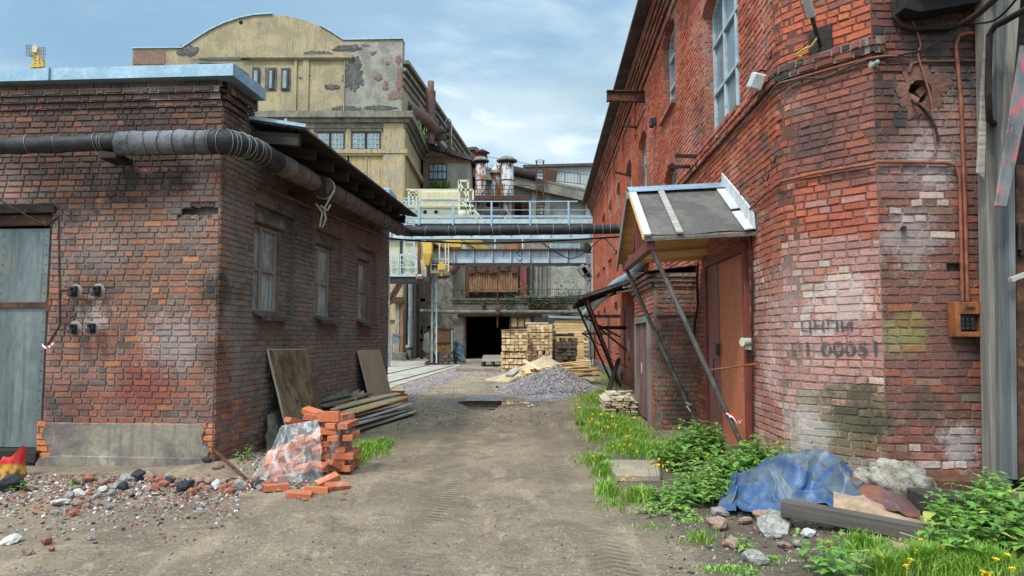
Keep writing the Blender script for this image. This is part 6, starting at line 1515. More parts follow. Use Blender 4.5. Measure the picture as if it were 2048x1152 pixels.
for a in (('brick', 172, 968, 30, 'rough reddish brick lump with dark pits at the foot of the rendered plinth'), ('coal', 271, 962, 34, 'large black cinder lump leaning under the plinth'), ('coal', 365, 985, 34, 'black slag lump among the rubble off the broken plinth corner'),
          ('grey', 475, 982, 34, 'big grey angular stone in front of the rusty bar'), ('coal', 411, 930, 20, 'round black cinder by the exposed orange corner bricks'), ('pink', 433, 940, 22, 'pink granite block by the foot of the broken corner'),
          ('white', 112, 1013, 46, 'flat chalky white lump in the dirt before the plinth'), ('grey', 106, 1030, 17, 'rounded pale pebble stone resting on the chalky white lump'), ('coal', 14, 985, 48, 'big dark boulder below the torn yellow bag'),
          ('pink', 50, 1112, 22, 'pinkish stone in the dirt with brick bits at the lower edge'), ('brick', 88, 1092, 26, 'broken red brick piece lying alone in the dirt'), ('brick', 100, 1104, 16, 'small red brick chip beside the broken piece in the dirt'),
          ('white', 8, 1090, 50, 'white plaster crumb heap at the edge of the yard dirt'), ('grey', 178, 1082, 14, 'small lone grey stone in the open dirt'), ('white', 310, 992, 20, 'small white round stone among the brick rubble'), ('brick', 305, 985, 26, 'orange brick shard propped against the black cinder')):
    stone(*a, squash=.45 if a[0] == 'white' else 1.)
KG = {'grey': 'grey stone scattered in the rubble strip before the dark outbuilding', 'pink': 'pinkish stone scattered in the rubble strip before the dark outbuilding', 'white': 'whitish plaster lump scattered in the rubble strip before the dark outbuilding', 'brick': 'reddish brick fragment scattered in the rubble strip before the dark outbuilding', 'coal': 'black cinder scattered in the rubble strip before the dark outbuilding'}
for _ in range(120):
    px = R.uniform(120, 555); base = 950 + max(0, (300 - px)) * .04 - max(0, px - 400) * .08
    py = base + abs(R.gauss(0, 20)) + 4
    if px < 220: py += R.uniform(0, 40)
    k = R.choice(['grey', 'brick', 'pink', 'grey', 'brick', 'brick', 'pink', 'coal', 'white'])
    stone(k, px, py, R.choice((9, 11, 13, 16, 20, 24)), KG[k], k + ' pieces in the rubble strip')
for _ in range(30):
    px, py = R.uniform(0, 240), R.uniform(965, 1090); k = R.choice(['grey', 'pink', 'white', 'brick'])
    stone(k, px, py, R.choice((7, 9, 12)), KG[k], k + ' pieces in the rubble strip', .7)
# fine gravel and crumbs: nobody could count it
def crumbs(name, label, n, where, size, mats, flat=.6):
    mb = MB()
    for _ in range(n):
        p = where()
        if p is None: continue
        s_ = size() ; t = R.uniform(0, 6.28); mi = R.randrange(len(mats))
        vs = [p + V((math.cos(t + k * 2.1) * s_ * R.uniform(.6, 1.1), math.sin(t + k * 2.1) * s_ * R.uniform(.6, 1.1), -.3 * s_)) for k in range(3)] + [p + V((math.cos(t + 1 + k * 2.1) * s_ * .6, math.sin(t + 1 + k * 2.1) * s_ * .6, s_ * flat * R.uniform(.5, 1.2))) for k in range(3)]
        mb.add(vs, [(0, 1, 3), (1, 4, 3), (1, 2, 4), (2, 5, 4), (2, 0, 5), (0, 3, 5), (3, 4, 5)], mi=mi)
    o = mb.build(name, [M[m_] for m_ in mats]); return tag(o, label, 'rubble', kind='stuff')
def strip():
    px = R.uniform(-40, 640); py = 950 - max(0, px - 420) * .06 + abs(R.gauss(0, 42)); 
    if px > 480: py = R.uniform(915, 985)
    return onground(px, py)
crumbs('rubble', 'fine rubble and grit strewn before the dark outbuilding', 5200, strip, lambda: R.choice((.008, .012, .018, .028)), ['stone_grey', 'stone_pink', 'concrete_dark', 'brick_old', 'coal', 'concrete_dark', 'brick_old', 'stone_grey', 'stone_white'])
def yard():
    px, py = R.uniform(0, 1500), 700 + 452 * R.random() ** .8
    return onground(px, max(py, 790))
crumbs('grit', 'small stones and grit over the dirt yard', 2600, yard, lambda: R.choice((.005, .007, .009, .013)), ['stone_grey', 'stone_pink', 'concrete_dark', 'concrete_dark', 'coal'])
crumbs('soil_grit', 'stones and crumbs in the dark earth near the blue tarpaulin', 1100, lambda: onground(R.uniform(1330, 2000), R.uniform(1000, 1150)), lambda: R.choice((.006, .009, .014, .02)), ['stone_grey', 'stone_pink', 'concrete_dark', 'coal'])

# boards leaning on the outbuilding
def leaning(name, label, u0, u1, zt, off_t, off_b, mat, th=.02):
    a, c = LP.pt(u0, H(0, 0), off_b), LP.pt(u1, 0, off_b); d, e = LP.pt(u1, zt, off_t), LP.pt(u0, zt + .02, off_t)
    t = thing(name, label, 'board', (a + c) / 2); mb = MB(); n_ = (c - a).cross(e - a).normalized() * th
    mb.prism([a, c, d, e], n_); mb.build('panel', mat, t, bevel=.003)
    mb = MB(); 
    for p, q2 in ((a, e), (e, d)): mb.beam(p + n_ * .5, q2 + n_ * .5, th * 1.15, th * 1.15)
    mb.build('edge', M['ply_edge'], t); return t
leaning('plywood_board', 'large stained brown plywood board leaning on the dark wall under the first window', uS(545, .1), uS(622, .1), 1.40, .03, .42, M['ply_dark'])
leaning('plywood_board', 'pale clean plywood board leaning on the far end of the dark wall', uS(722, .1), uS(766, .1), 1.31, .03, .40, M['ply_pale'])
mb = MB(); a = LP.pt(uS(523), 0, .22); mb.prism([LP.pt(uS(500), -.05, .28), LP.pt(uS(550), -.05, .34), LP.pt(uS(552), .52, .05), LP.pt(uS(530), .49, .06), LP.pt(uS(524), .30, .12), LP.pt(uS(514), .22, .15), LP.pt(uS(512), .12, .2)], (.05, -.02, 0))
tag(mb.build('concrete_slab', M['concrete_dark'], bevel=.008), 'broken dark concrete slab leaning against the wall beside the brown plywood', 'slab')
mb = MB(); mb.prism([LP.pt(uS(628), .1, .3), LP.pt(uS(692), .1, .3), LP.pt(uS(692), .62, .06), LP.pt(uS(628), .5, .06)], (.05, -.02, 0))
tag(mb.build('concrete_slab', M['concrete_dark'], bevel=.008), 'long low concrete slab leaning behind the plank pile', 'slab')
# plank pile
A = V((-2.72, 11.35, 0)); dirp = V((.17, .985, 0)); sd = V((.985, -.17, 0))
PLK = []
specs = [(0, .0, .0, 3.5, .14, .05, 'wood_grey'), (.02, .055, .1, 3.4, .13, .045, 'wood_grey'), (-.02, .105, -.1, 3.6, .12, .04, 'wood_grey'), (-.22, .0, .1, 3.3, .15, .05, 'wood_old'), (-.2, .15, .2, 1.9, .10, .05, 'wood_new'), (-.06, .155, .3, 2.6, .1, .03, 'wood_pale'),
         (-.12, .205, .4, 3.1, .19, .04, 'wood_new'), (-.27, .19, .0, 3.2, .12, .05, 'wood_grey'), (-.34, .24, .5, 3.0, .10, .04, 'wood_pale'), (-.4, .10, .1, 3.0, .16, .05, 'wood_old'), (-.46, .25, .7, 2.6, .14, .03, 'wood_new'), (-.52, .29, .3, 2.3, .11, .03, 'wood_old'), (-.6, .22, .9, 2.3, .12, .04, 'wood_dark'), (-.58, .31, .2, 1.6, .06, .03, 'wood_dark'), (-.72, .28, .6, 2.2, .08, .03, 'wood_old')]
LBL = ['lowest grey plank on the outer side of the plank pile', 'second grey weathered plank from the ground in the plank pile', 'grey plank with speckled edge third from the ground in the pile', 'dark plank under the inner side of the plank pile', 'short yellow board near the front of the plank pile', 'thin pale lath on the outer side of the plank pile', 'wide fresh yellow board on top of the plank pile', 'grey weathered board running along the middle of the plank pile', 'pale narrow batten on the middle of the plank pile', 'old brown plank low in the plank pile by the wall', 'fresh board high on the wall side of the plank pile', 'thin brown board crossing the top of the pile toward the pale plywood', 'dark old plank against the wall side of the pile', 'short dark batten at the near end of the pile top', 'narrow brown lath highest against the wall in the pile']
for k, (s_, z, l0, L, w_, th, mt) in enumerate(specs):
    c = A + sd * s_ + dirp * (l0 + L / 2) + V((0, 0, z * 1.45 + th / 2 + .04)); mb = MB(); mb.box((0, 0, 0), (L, w_ * 1.35, th * .85), jit=.006)
    o = mb.build('plank', M[mt], bevel=.004); o.location = c; o.rotation_euler = (R.uniform(-.12, .06), R.uniform(-.015, .02), math.atan2(dirp.y, dirp.x) + R.uniform(-.05, .05)); tag(o, LBL[k], 'plank', 'planks piled along the dark wall')
for px, py, D, L, rz, lab in ((706, 800, 13.4, .5, .5, 'pale split board scrap standing on the plank pile'), (690, 797, 13.0, .4, -.3, 'brown wedge of wood on top of the plank pile')):
    mb = MB(); mb.prism([V((-L / 2, 0, 0)), V((L / 2, 0, 0)), V((L / 2, 0, .33)), V((L * .3, 0, .28))], (0, .02, 0)); o = mb.build('wood_scrap', M['ply_pale'] if L > .45 else M['wood_old']); o.location = W(px, py, D) + V((0, 0, -.12)); o.rotation_euler = (-.5, 0, rz); tag(o, lab, 'wood scrap')
mb = MB(); mb.prism([W(648, 806, 12.3), W(668, 800, 12.3), W(667, 812, 12.3), W(650, 818, 12.3)], (0, .02, 0)); tag(mb.build('glass_shard', M['zinc']), 'light blue pane shard on the plank pile by the brown plywood', 'shard')

# brick pile
BM = MB(); BM.box((0, 0, 0), (.25, .12, .066), jit=.003)
b0_ = BM.build('brick', M['brick_new'], bevel=.004)
b0_['used'] = 0
def brick(loc, rot, label, group):
    global b0_
    o = b0_ if not b0_.get('used') else b0_.copy()
    if o is b0_: b0_['used'] = 1
    else: COL.objects.link(o)
    o.location = loc; o.rotation_euler = rot; o.scale = (R.uniform(.96, 1.03),) * 2 + (R.uniform(.96, 1.03),)
    return tag(o, label, 'brick', group)
PB = V((-2.36, 8.42, 0)); zb0 = H(PB.x, PB.y) - .03
GL = 'orange brick stacked in the pile under the torn clear sheet'
lay_h = .069
for k in range(9):
    z = zb0 + .035 + k * lay_h
    if k < 8:
        cells = []
        if k % 2 == 0:
            cells = [(x, y, 0) for y in (-.20, -.065, .07, .205) for x in (-.40, -.13, .14, .38)[:4 if k < 4 else 3]]
        else:
            cells = [(x, y, 1.5708) for x in (-.46, -.33, -.2, -.065, .07, .2, .33) for y in (-.14, .13)]
        for x, y, r_ in cells:
            if x < -.42 + .075 * k - (.1 if y > 0 else 0): continue
            if k == 7 and R.random() < .3: continue
            lean = .014 * k; dd = .012 + .004 * k
            if y < -.1 and x < .1 and k > 1 and R.random() < .35: continue
            brick((PB.x + x + lean + R.uniform(-dd, dd) + (.035 * math.sin(k * 1.7)), PB.y + y + R.uniform(-dd, dd) + .02 * math.sin(k * 2.3), z), (R.uniform(-.03, .03), R.uniform(-.03, .03), r_ + R.uniform(-.16, .16)), GL, 'bricks stacked under the torn sheet')
zt = zb0 + 8 * lay_h + .04
for k in range(16):
    f = R.random(); brick((PB.x - .05 - .4 * f + R.uniform(-.15, .3), PB.y - .27 - .25 * f + R.uniform(-.08, .05), zb0 + .06 + .34 * (1 - f) * R.uniform(.6, 1)), (R.uniform(-.5, .5), R.uniform(-.5, .5), R.uniform(0, 3)), 'orange brick tumbled on the front slope of the pile, seen through the sheet', 'bricks tumbled under the sheet')
for i, (dx, dy, dz, rx, ry, rz, lab) in enumerate(((.22, -.16, .03, 1.57, 0, .05, 'orange brick standing on its long edge on top of the brick pile'), (.02, -.02, .0, 0, .1, .3, 'brick lying crooked on the pile top behind the upright one'), (-.05, .12, .05, .2, .2, -.5, 'brick tilted highest at the back of the pile top'), (-.22, .02, -.06, .0, .35, .9, 'half buried brick on the gravelly shoulder of the pile'), (.34, .1, -.0, 0, 0, 1.2, 'brick at the road side of the pile top turned endwise'))):
    brick((PB.x + dx, PB.y + dy, zt + dz), (rx, ry, rz), lab, 'bricks on top of the pile')
for i, (px, py, dz, rx, ry, rz, lab) in enumerate(((553, 968, .04, 0, .0, .35, 'bright orange brick lowest at the front of the spilled bricks'), (566, 950, .05, .0, .05, 1.05, 'orange brick lying behind the lowest front brick'), (600, 945, .12, .35, -.2, -.35, 'brick tipped up in the middle of the spilled bricks'), (632, 938, .12, .3, .12, -.15, 'brick tilted beside the tipped one under the sheet edge'), (612, 925, .2, .1, .3, -.4, 'brick resting high on the spilled bricks'), (640, 925, .16, .1, .15, .1, 'brick squeezed under the torn sheet at the spill top'), (598, 980, .02, .1, .1, .15, 'broken brick flat at the foot of the spilled bricks'), (632, 972, .03, -.1, .1, .2, 'broken brick beside a pale stone at the spill foot'), (655, 958, .06, .2, -.3, .6, 'brick leaning on the outer foot of the pile'), (672, 935, .1, .1, .5, 1.0, 'brick sliding off the road side of the pile'), (675, 965, .03, .3, .1, .8, 'brick half on the road at the pile foot'), (655, 905, .28, .05, 1.2, 1.4, 'brick on end between the two plastic sheets'), (672, 920, .22, .0, .1, 1.3, 'header brick jutting out low on the road side'))):
    p = onground(px, py + 14); brick(p + V((0, 0, dz)), (rx, ry, rz), lab, 'bricks spilled in front of the pile')
for k in range(12):
    px, py = R.uniform(560, 720), R.uniform(960, 1005); stone('brick', px, py, R.uniform(8, 18), 'orange brick chip scattered on the dirt at the brick pile foot', 'brick chips at the pile foot', .5)
# the sheets of torn clear plastic
m, q, bs = newmat('clear_plastic')
tr_ = q.n('ShaderNodeBsdfTransparent'); mx = q.n('ShaderNodeMixShader'); co = q.co()
wr = q.noise(q.map(co, (2.5, 2.5, .8)), 3.2, 4, .5, .8)
bs.inputs['Base Color'].default_value = (.72, .72, .70, 1); bs.inputs['Roughness'].default_value = .16; bs.inputs['Specular IOR Level'].default_value = .8
q.put(bs.inputs['Normal'], q.bump(wr, .25, .02))
q.put(mx.inputs[0], q.step(wr, .45, .78, .14, .58)); q.L.new(tr_.outputs[0], mx.inputs[1]); q.L.new(bs.outputs[0], mx.inputs[2])
out_ = [n_ for n_ in q.N if n_.type == 'OUTPUT_MATERIAL'][0]; q.L.new(mx.outputs[0], out_.inputs[0])
def drape(tl, tr2, bl, br, folds, amp, seed, nu=70, nv=70, sag=.05):
    mb = MB()
    def fn(a, c):       # a across, c down
        e = c + .05 * noise.noise((a * 5, seed, 0)) * (c > .9)
        p = tl.lerp(tr2, a).lerp(bl.lerp(br, a), e)
        f = math.sin(a * folds * 6.28 + seed + 1.2 * noise.noise((c * 2, a * 3, seed))) * amp * (.25 + c) + .06 * noise.noise((a * 3, c * 3, seed)) + .02 * noise.noise((a * 11, c * 9, seed))
        rg = max(0, 1 - 3.2 * abs(noise.noise((a * 4 + seed, c * 1.6 - a * 2, seed)))) * .045 + max(0, 1 - 3 * abs(noise.noise((a * 9 - c * 3, c * 3 + seed, 2)))) * .022
        f += rg
        return p + V((-.25 * f, -f - sag * math.sin(a * 3.14) * (c), .35 * f * c + .12 * math.sin(c * 3.14) * 0))
    mb.grid(fn, nu, nv); return mb
g1 = lambda px, py, dz=.01: onground(px, py) + V((0, 0, dz))
o = drape(V((-2.60, 8.12, .60)), V((-2.16, 7.98, .68)), g1(505, 958, .02), g1(655, 968, .03), 2.6, .05, 3)
tag(o.build('plastic_sheet', m), 'torn clear plastic sheet draped over the front of the brick pile', 'plastic sheet')
o = drape(V((-1.96, 8.05, .66)), V((-1.90, 8.6, .70)), g1(650, 952, .02), g1(712, 942, .02), 1.3, .04, 8)
tag(o.build('plastic_sheet', m), 'clear plastic flap hanging down the road side of the brick pile', 'plastic sheet')
# gravel spill on the mound
crumbs('gravel_spill', 'small gravel spilled at the foot of the brick pile', 900, lambda: (lambda p: p + V((0, 0, .02)))(onground(R.gauss(555, 35), R.gauss(938, 16))), lambda: R.choice((.01, .014, .018)), ['stone_grey', 'coal', 'stone_pink'])
# rusty bar with a scrap of tape
t = thing('rusty_bar', 'rusty flat bar poking out of the rubble with a red and white tape end', 'bar', onground(465, 930)); mb = MB(); a, c = W(425, 897, 8.55), onground(505, 950) + V((0, 0, .05)); mb.beam(a, c, .035, .012); mb.build('bar', M['rust'], t)
mb = MB(); mb.grid(lambda u, v: c + V((-.02 + .05 * math.sin(u * 5) - .12 * u, -.04 - .03 * u + .02 * math.sin(u * 9), .03 - .12 * u + (v - .5) * .06)), 12, 2); mb.build('tape_end', M['tape'], t)
mb = MB(); a = W(92, 690, 8.62); mb.grid(lambda u, v: a + V((-.05 + .15 * u, -.02 * math.sin(u * 7), .01 - .04 * math.sin(u * 4) + (v - .5) * .035)), 10, 2); tag(mb.build('barrier_tape', M['tape']), 'scrap of red and white tape on the metal gate edge', 'tape')
# torn bag
m, q, bs = newmat('bag_print')
a = q.noise(q.co(), 9, 4, .6); z = q.sep(q.co())[2]
top = q.m('ADD', z, q.m('MULTIPLY', q.noise(q.co(), 5, 3), .12))
q.put(bs.inputs['Base Color'], q.mix(q.step(top, .21, .24), q.mix(q.step(a, .42, .62), (.42, .21, .02), (.10, .05, .015)), (.50, .02, .02))); bs.inputs['Roughness'].default_value = .3
mb = MB(); p = onground(8, 962)
def bag(u, v):
    t = u * 2 * math.pi; r = .14 * (1 - .25 * v) * (1 + .14 * noise.noise((math.cos(t) * 2, math.sin(t) * 2, v * 3)))
    return V((r * math.cos(t) * 1.1, r * math.sin(t) * .7, .28 * v + .03 * noise.noise((math.cos(t) * 1.5, math.sin(t) * 1.5, 4)) * v * 2 + .05 * v * math.cos(t)))
mb.grid(bag, 40, 16); o = mb.build('torn_bag', m); o.location = p + V((0, .12, 0)); tag(o, 'crumpled yellow and red printed bag standing by the metal gate', 'bag')
# far little stack of new bricks by the pale board
pb = onground(790, 806)
for i, (dx, dy, dz, rz) in enumerate([(x * .26, y * .13, z, 0) for z in (0, 1, 2) for x in (-.5, .5) for y in (0, 1)] + [(-.2, .0, 3, .2), (.06, .05, 3, -.1), (-.4, .3, 3, 0), (-.4, .3, 4, .1)]):
    if dz == 2 and dx > 0 and dy > .1: continue
    brick(pb + V((dx + R.uniform(-.01, .01), dy + .25, .035 + dz * .069)), (0, 0, rz), 'orange brick in the small stack beyond the plank pile', 'bricks in the small far stack')
# ------------------------------------------------------------------ hardware on the red factory corner
def ow(px, py, off=.03): return onwall(px, py, off)
M['conduit_red'] = weathered('conduit_red', (.30, .10, .05), (.20, .07, .04), (.10, .045, .03), 8, .7, .1, .2, .003)
iron('conduit', 'orange rusted conduit rising from the rusty fuse box and bending across the red wall', 'conduit', [ow(1925, 602, .05), ow(1921, 420, .05), ow(1919, 352, .05), ow(1910, 332, .05), ow(1893, 326, .05), ow(1790, 324, .045), ow(1768, 324, .05), V((3.675, 6.935, ow(1768, 325).z)), ow(1748, 327, .055), ow(1714, 332, .05), ow(1640, 345, .05), ow(1590, 356, .06), ow(1565, 362, .06), ow(1530, 388, .05), ow(1500, 418, .05)], .017, M['conduit_red'], 8)
iron('conduit', 'taller orange rusted conduit from the fuse box up to the wooden shed eave', 'conduit', [ow(1935, 602, .05), ow(1930, 420, .05), ow(1922, 200, .05), ow(1912, 90, .05), ow(1918, 72, .06), ow(1936, 66, .07), ow(1972, 68, .1)], .02, M['conduit_red'], 8)
iron('pipe', 'brown bent pipe over the flue hole running toward the wooden shed', 'pipe', [ow(1788, -40, .06), ow(1790, 30, .06), ow(1800, 50, .06), ow(1822, 57, .06), ow(1900, 57, .06), W(1925, 48, 6.75), W(1960, 25, 6.3), W(2010, -20, 5.6)], .028, M['rust_dark'], 10)
iron('pipe', 'thick brown pipe dropping in front of the old wooden shed boards', 'pipe', [W(2075, 5, 5.9), W(2010, 42, 6.3), W(1990, 52, 6.45), W(1979, 70, 6.5), W(1976, 180, 6.5), W(1979, 240, 6.55), W(1992, 251, 6.8)], .03, M['rust_dark'], 10)
iron('stub_pipe', 'thin brown pipe hugging the wall above the flue hole', 'pipe', [ow(1970, 122, .03), ow(1840, 123, .03), ow(1824, 128, .03), ow(1818, 145, .04)], .014, M['copper_red'], 6)
cable('red brown cable snaking down past the flue hole', [ow(1815, 25, .02), ow(1832, 58, .03), ow(1841, 90, .03), ow(1836, 108, .05), ow(1848, 150, .05), ow(1862, 200, .05), ow(1868, 260, .04), ow(1872, 300, .03), ow(1858, 322, .03)], .010, M['cable_red'])
cable('dark bent hose hanging out of the flue hole', [V((HC.x - .05, 7.1, HC.z - .03)), ow(1830, 205, .08), ow(1850, 222, .05), ow(1866, 245, .05), ow(1877, 283, .04)], .016, M['rust_dark'])
cable('pair of wires, the reddish one, running round the cut corner under the sill band', [ow(1470, 262, .03), ow(1500, 232, .04), ow(1535, 193, .05), ow(1556, 168, .05), ow(1590, 158, .05), ow(1660, 138, .05), ow(1752, 114, .04), ow(1806, 113, .03)], .010, M['cable_red'])
cable('black wire looping below the reddish one round the cut corner', [ow(1512, 222, .04), ow(1540, 188, .05), ow(1556, 186, .05), ow(1600, 158, .05), ow(1650, 155, .05), ow(1720, 125, .05), ow(1800, 110, .05), ow(1850, 98, .06), ow(1890, 75, .08), W(1930, 50, 6.7), W(1990, 40, 6.3), W(2040, -10, 5.7)], .011)
cable('thin black wire from the floodlight to the pole bracket', [ow(1528, 148, .05), ow(1545, 128, .06), ow(1570, 110, .06), ow(1600, 100, .08), ow(1622, 80, .12), ow(1640, 72, .12)], .007)
cable('yellow sleeved wire end at the pole bracket plate', [ow(1604, 113, .1), ow(1594, 109, .12), ow(1608, 98, .14), ow(1622, 92, .14), ow(1634, 76, .14)], .011, M['yellow'])
cable('thin dark wire along the sill line of the factory facade', [ow(1365, 420, .03), ow(1410, 345, .03), ow(1460, 285, .03), ow(1498, 240, .04)], .008)
cable('black cable down the facade beside the orange door', [ow(1508, 560, .04), ow(1503, 650, .04), ow(1504, 672, .04), ow(1506, 690, .06), ow(1508, 705, .07), ow(1500, 712, .06), ow(1497, 702, .05)], .010)
cable('dark conduit line on the wall beside the orange door frame', [ow(1500, 470, .04), ow(1503, 520, .04), ow(1506, 900, .04)], .012, M['rust_dark'])
# boxes
def wbox(name, label, cat, px, py, w_, h, d, mat, parts=()):
    p = ow(px, py, 0); p2 = ow(px + 4, py, 0); t = (p2 - p); t.z = 0; t.normalize(); n_ = V((t.y, -t.x, 0))
    if n_.y > 0: n_ = -n_
    rot = Matrix((t, -n_, V((0, 0, 1)))).transposed(); th_ = thing(name, label, cat, p)
    mb = MB(); mb.box(p + n_ * (d / 2 + .01), (w_, d, h), rot); mb.build('case', mat, th_, bevel=.008)
    mb = MB(); mb.box(p + n_ * (d + .015), (w_ * .92, .015, h * .92), rot); mb.build('lid', mat, th_, bevel=.004); return th_, p, t, n_, rot
wbox('junction_box', 'pale grey junction box on the facade above the orange door corner', 'junction box', 1497, 517, .13, .15, .07, M['plastic_white'])
wbox('junction_box', 'small white junction box under the floodlight by the big window', 'junction box', 1508, 222, .09, .12, .06, M['plastic_white'])
sk_ = thing('power_socket', 'round cream industrial socket on the wall beside the orange door', 'socket', ow(1500, 684)); mb = MB(); p = ow(1500, 684); mb.tube([p + V((.02, 0, 0)), p + V((-.05, -.04, 0)), p + V((-.1, -.06, 0))], [.05, .055, .05], 14); mb.box(p + V((-.03, -.02, -.05)), (.07, .07, .1)); mb.build('case', M['plastic_cream'], sk_, bevel=.004); mb = MB(); mb.tube([p + V((-.1, -.06, 0)), p + V((-.125, -.07, 0))], .056, 14); mb.build('lid', M['plastic_cream'], sk_)
# rusty fuse box with open door
t = thing('fuse_box', 'rusty iron fuse box with its small door hanging open', 'fuse box', W(1940, 640, 7.0)); P = lambda px, py, D=6.97: W(px, py, D)
mb = MB(); a, c = P(1912, 674, 6.85), P(1968, 604, 6.85)
for x0, z0, x1, z1 in ((a.x, a.z, a.x + .05, c.z), (c.x - .04, a.z, c.x, c.z), (a.x + .05, c.z - .12, c.x - .04, c.z), (a.x + .05, a.z, c.x - .04, a.z + .05)): mb.aabb((x0, 6.84, z0), (x1, 6.97, z1))
mb.aabb((a.x + .01, 6.95, a.z + .01), (c.x - .01, 6.975, c.z - .01)); mb.build('case', M['rust_orange'], t, bevel=.006)
mb = MB(); mb.aabb((a.x + .06, 6.90, a.z + .07), (c.x - .05, 6.94, c.z - .13))
for i in range(3):
    for j in range(3): mb.box((a.x + .085 + i * .045, 6.885, a.z + .09 + j * .04), (.028, .04, .03))
mb.build('fuse_carrier', M['steel_dark'], t)
mb = MB(); mb.box(((a.x + c.x) / 2, 6.83, c.z - .05), (.09, .02, .012)); mb.build('handle', M['rust'], t)
mb = MB(); mb.prism([(c.x, 6.86, a.z + .06), (c.x + .12, 6.78, a.z + .05), (c.x + .12, 6.78, c.z - .1), (c.x, 6.86, c.z - .09)], (.0, .012, 0)); mb.build('door', M['rust'], t)
# floodlight facing down by the window, hooks
t = thing('floodlight', 'grey box floodlight hung beside the big factory window', 'floodlight', ow(1510, 160)); p = ow(1513, 163, .16)
rot = Matrix.Rotation(.35, 3, 'X') @ Matrix.Rotation(.3, 3, 'Y'); mb = MB(); mb.box(p, (.16, .14, .19), rot, jit=.008); mb.build('housing', M['plastic_grey'], t, bevel=.02); mb = MB(); mb.tube([p + V((0, 0, .1)), p + V((.05, 0, .14)), ow(1534, 143, .0)], .012, 6); mb.tube([p + V((.05, 0, -.1)), ow(1513, 205, .04), ow(1508, 225, .04)], .007, 5); mb.build('bracket', M['rust_dark'], t)
for k, (px, py, lab) in enumerate(((1536, 118, 'U shaped iron hook above the floodlight'), (1545, 325, 'U shaped iron hook on the facade above the conduit bend'), (1530, 362, 'small U hook beside the conduit above the canopy'))):
    p = ow(px - 6, py - 10, .05); p2 = ow(px + 8, py - 14, .05); m_ = (p + p2) / 2 + V((0, 0, -.07)); iron('iron_hook', lab, 'hook', [p, p.lerp(m_, .6) + V((0, 0, -.03)), m_, p2.lerp(m_, .6) + V((0, 0, -.03)), p2], .009, M['rust_dark'])
t = thing('pole_bracket', 'steel plate bracket carrying a short white sleeved pole on the cut corner', 'bracket', ow(1640, 85)); 
p = [ow(1617, 62, .025), ow(1663, 46, .025), ow(1664, 100, .025), ow(1617, 112, .025)]; mb = MB(); mb.prism(p, (.015, .02, 0)); mb.build('plate', M['rust_dark'], t)
b_, e_ = ow(1640, 90, .03), ow(1620, 22, .32); mb = MB(); mb.tube([b_, e_], .022, 8); mb.build('rod', M['rust_dark'], t); d_ = (e_ - b_); mb = MB(); mb.tube([b_ + d_ * .85, b_ + d_ * 1.7], .042, 10); mb.build('sleeve', M['plastic_grey'], t)
t = MB(); p = ow(1747, 130, .0); t.lathe((0, 0, 0), [(.0, .06), (.02, .06), (.022, 0), (.045, 0)], 10); o = t.build('pipe_stub', M['stone_grey']); o.location = p; o.rotation_euler = (1.57, 0, 0); o.scale = (1.2, 1.2, 1.4); tag(o, 'small stacked insulator stub on the cut corner edge', 'insulator')
t = MB(); t.tube([ow(1808, 455, -.02), ow(1806, 458, .09)], .025, 10); tag(t.build('pipe_stub', M['rust_dark']), 'short rusty pipe end poking from the end wall', 'pipe stub')
# worn stencil on the cut corner
m, q, bs = newmat('worn_paint'); tr_ = q.n('ShaderNodeBsdfTransparent'); mx = q.n('ShaderNodeMixShader')
bs.inputs['Base Color'].default_value = (.04, .05, .055, 1); bs.inputs['Roughness'].default_value = .9
q.put(mx.inputs[0], q.m('MULTIPLY', q.step(q.noise(q.pos(), 9, 5, .65), .38, .54, .3, 1), q.step(q.noise(q.pos(), 45, 4, .7), .35, .55, .45, .95))); q.L.new(tr_.outputs[0], mx.inputs[1]); q.L.new(bs.outputs[0], mx.inputs[2])
q.L.new(mx.outputs[0], [n_ for n_ in q.N if n_.type == 'OUTPUT_MATERIAL'][0].inputs[0])
st_ = thing('stencil_lettering', 'faded dark stencilled letters and number on the pinkish cut corner', 'lettering', ow(1670, 660))
for txt, x0, x1, y0, y1, nm in (('\u0426\u041d\u041f\u0418', 1602, 1706, 641, 668, 'letter_row'), ('01-00051', 1583, 1755, 684, 713, 'number_row')):
    fc = bpy.data.curves.new('lettering', 'FONT'); fc.body = txt; fc.offset = .018; fo = bpy.data.objects.new('lettering', fc); COL.objects.link(fo)
    dg = bpy.context.evaluated_depsgraph_get(); me = bpy.data.meshes.new_from_object(fo.evaluated_get(dg)); bpy.data.objects.remove(fo)
    co = np.empty(len(me.vertices) * 3, np.float32); me.vertices.foreach_get('co', co); co = co.reshape(-1, 3)
    lo, hi = co.min(0), co.max(0); A2, B2 = ow(x0, y1, .022), ow(x1, y1, .022); zt_ = ow(x0, y0, .022).z
    new = [A2 + (B2 - A2) * float((c[0] - lo[0]) / (hi[0] - lo[0])) + V((0, 0, 1)) * float((c[1] - lo[1]) / (hi[1] - lo[1])) * (zt_ - A2.z) - st_.location for c in co]
    for v_, c in zip(me.vertices, new): v_.co = c
    me.materials.clear(); me.materials.append(m); o = bpy.data.objects.new(nm, me); COL.objects.link(o); o.parent = st_

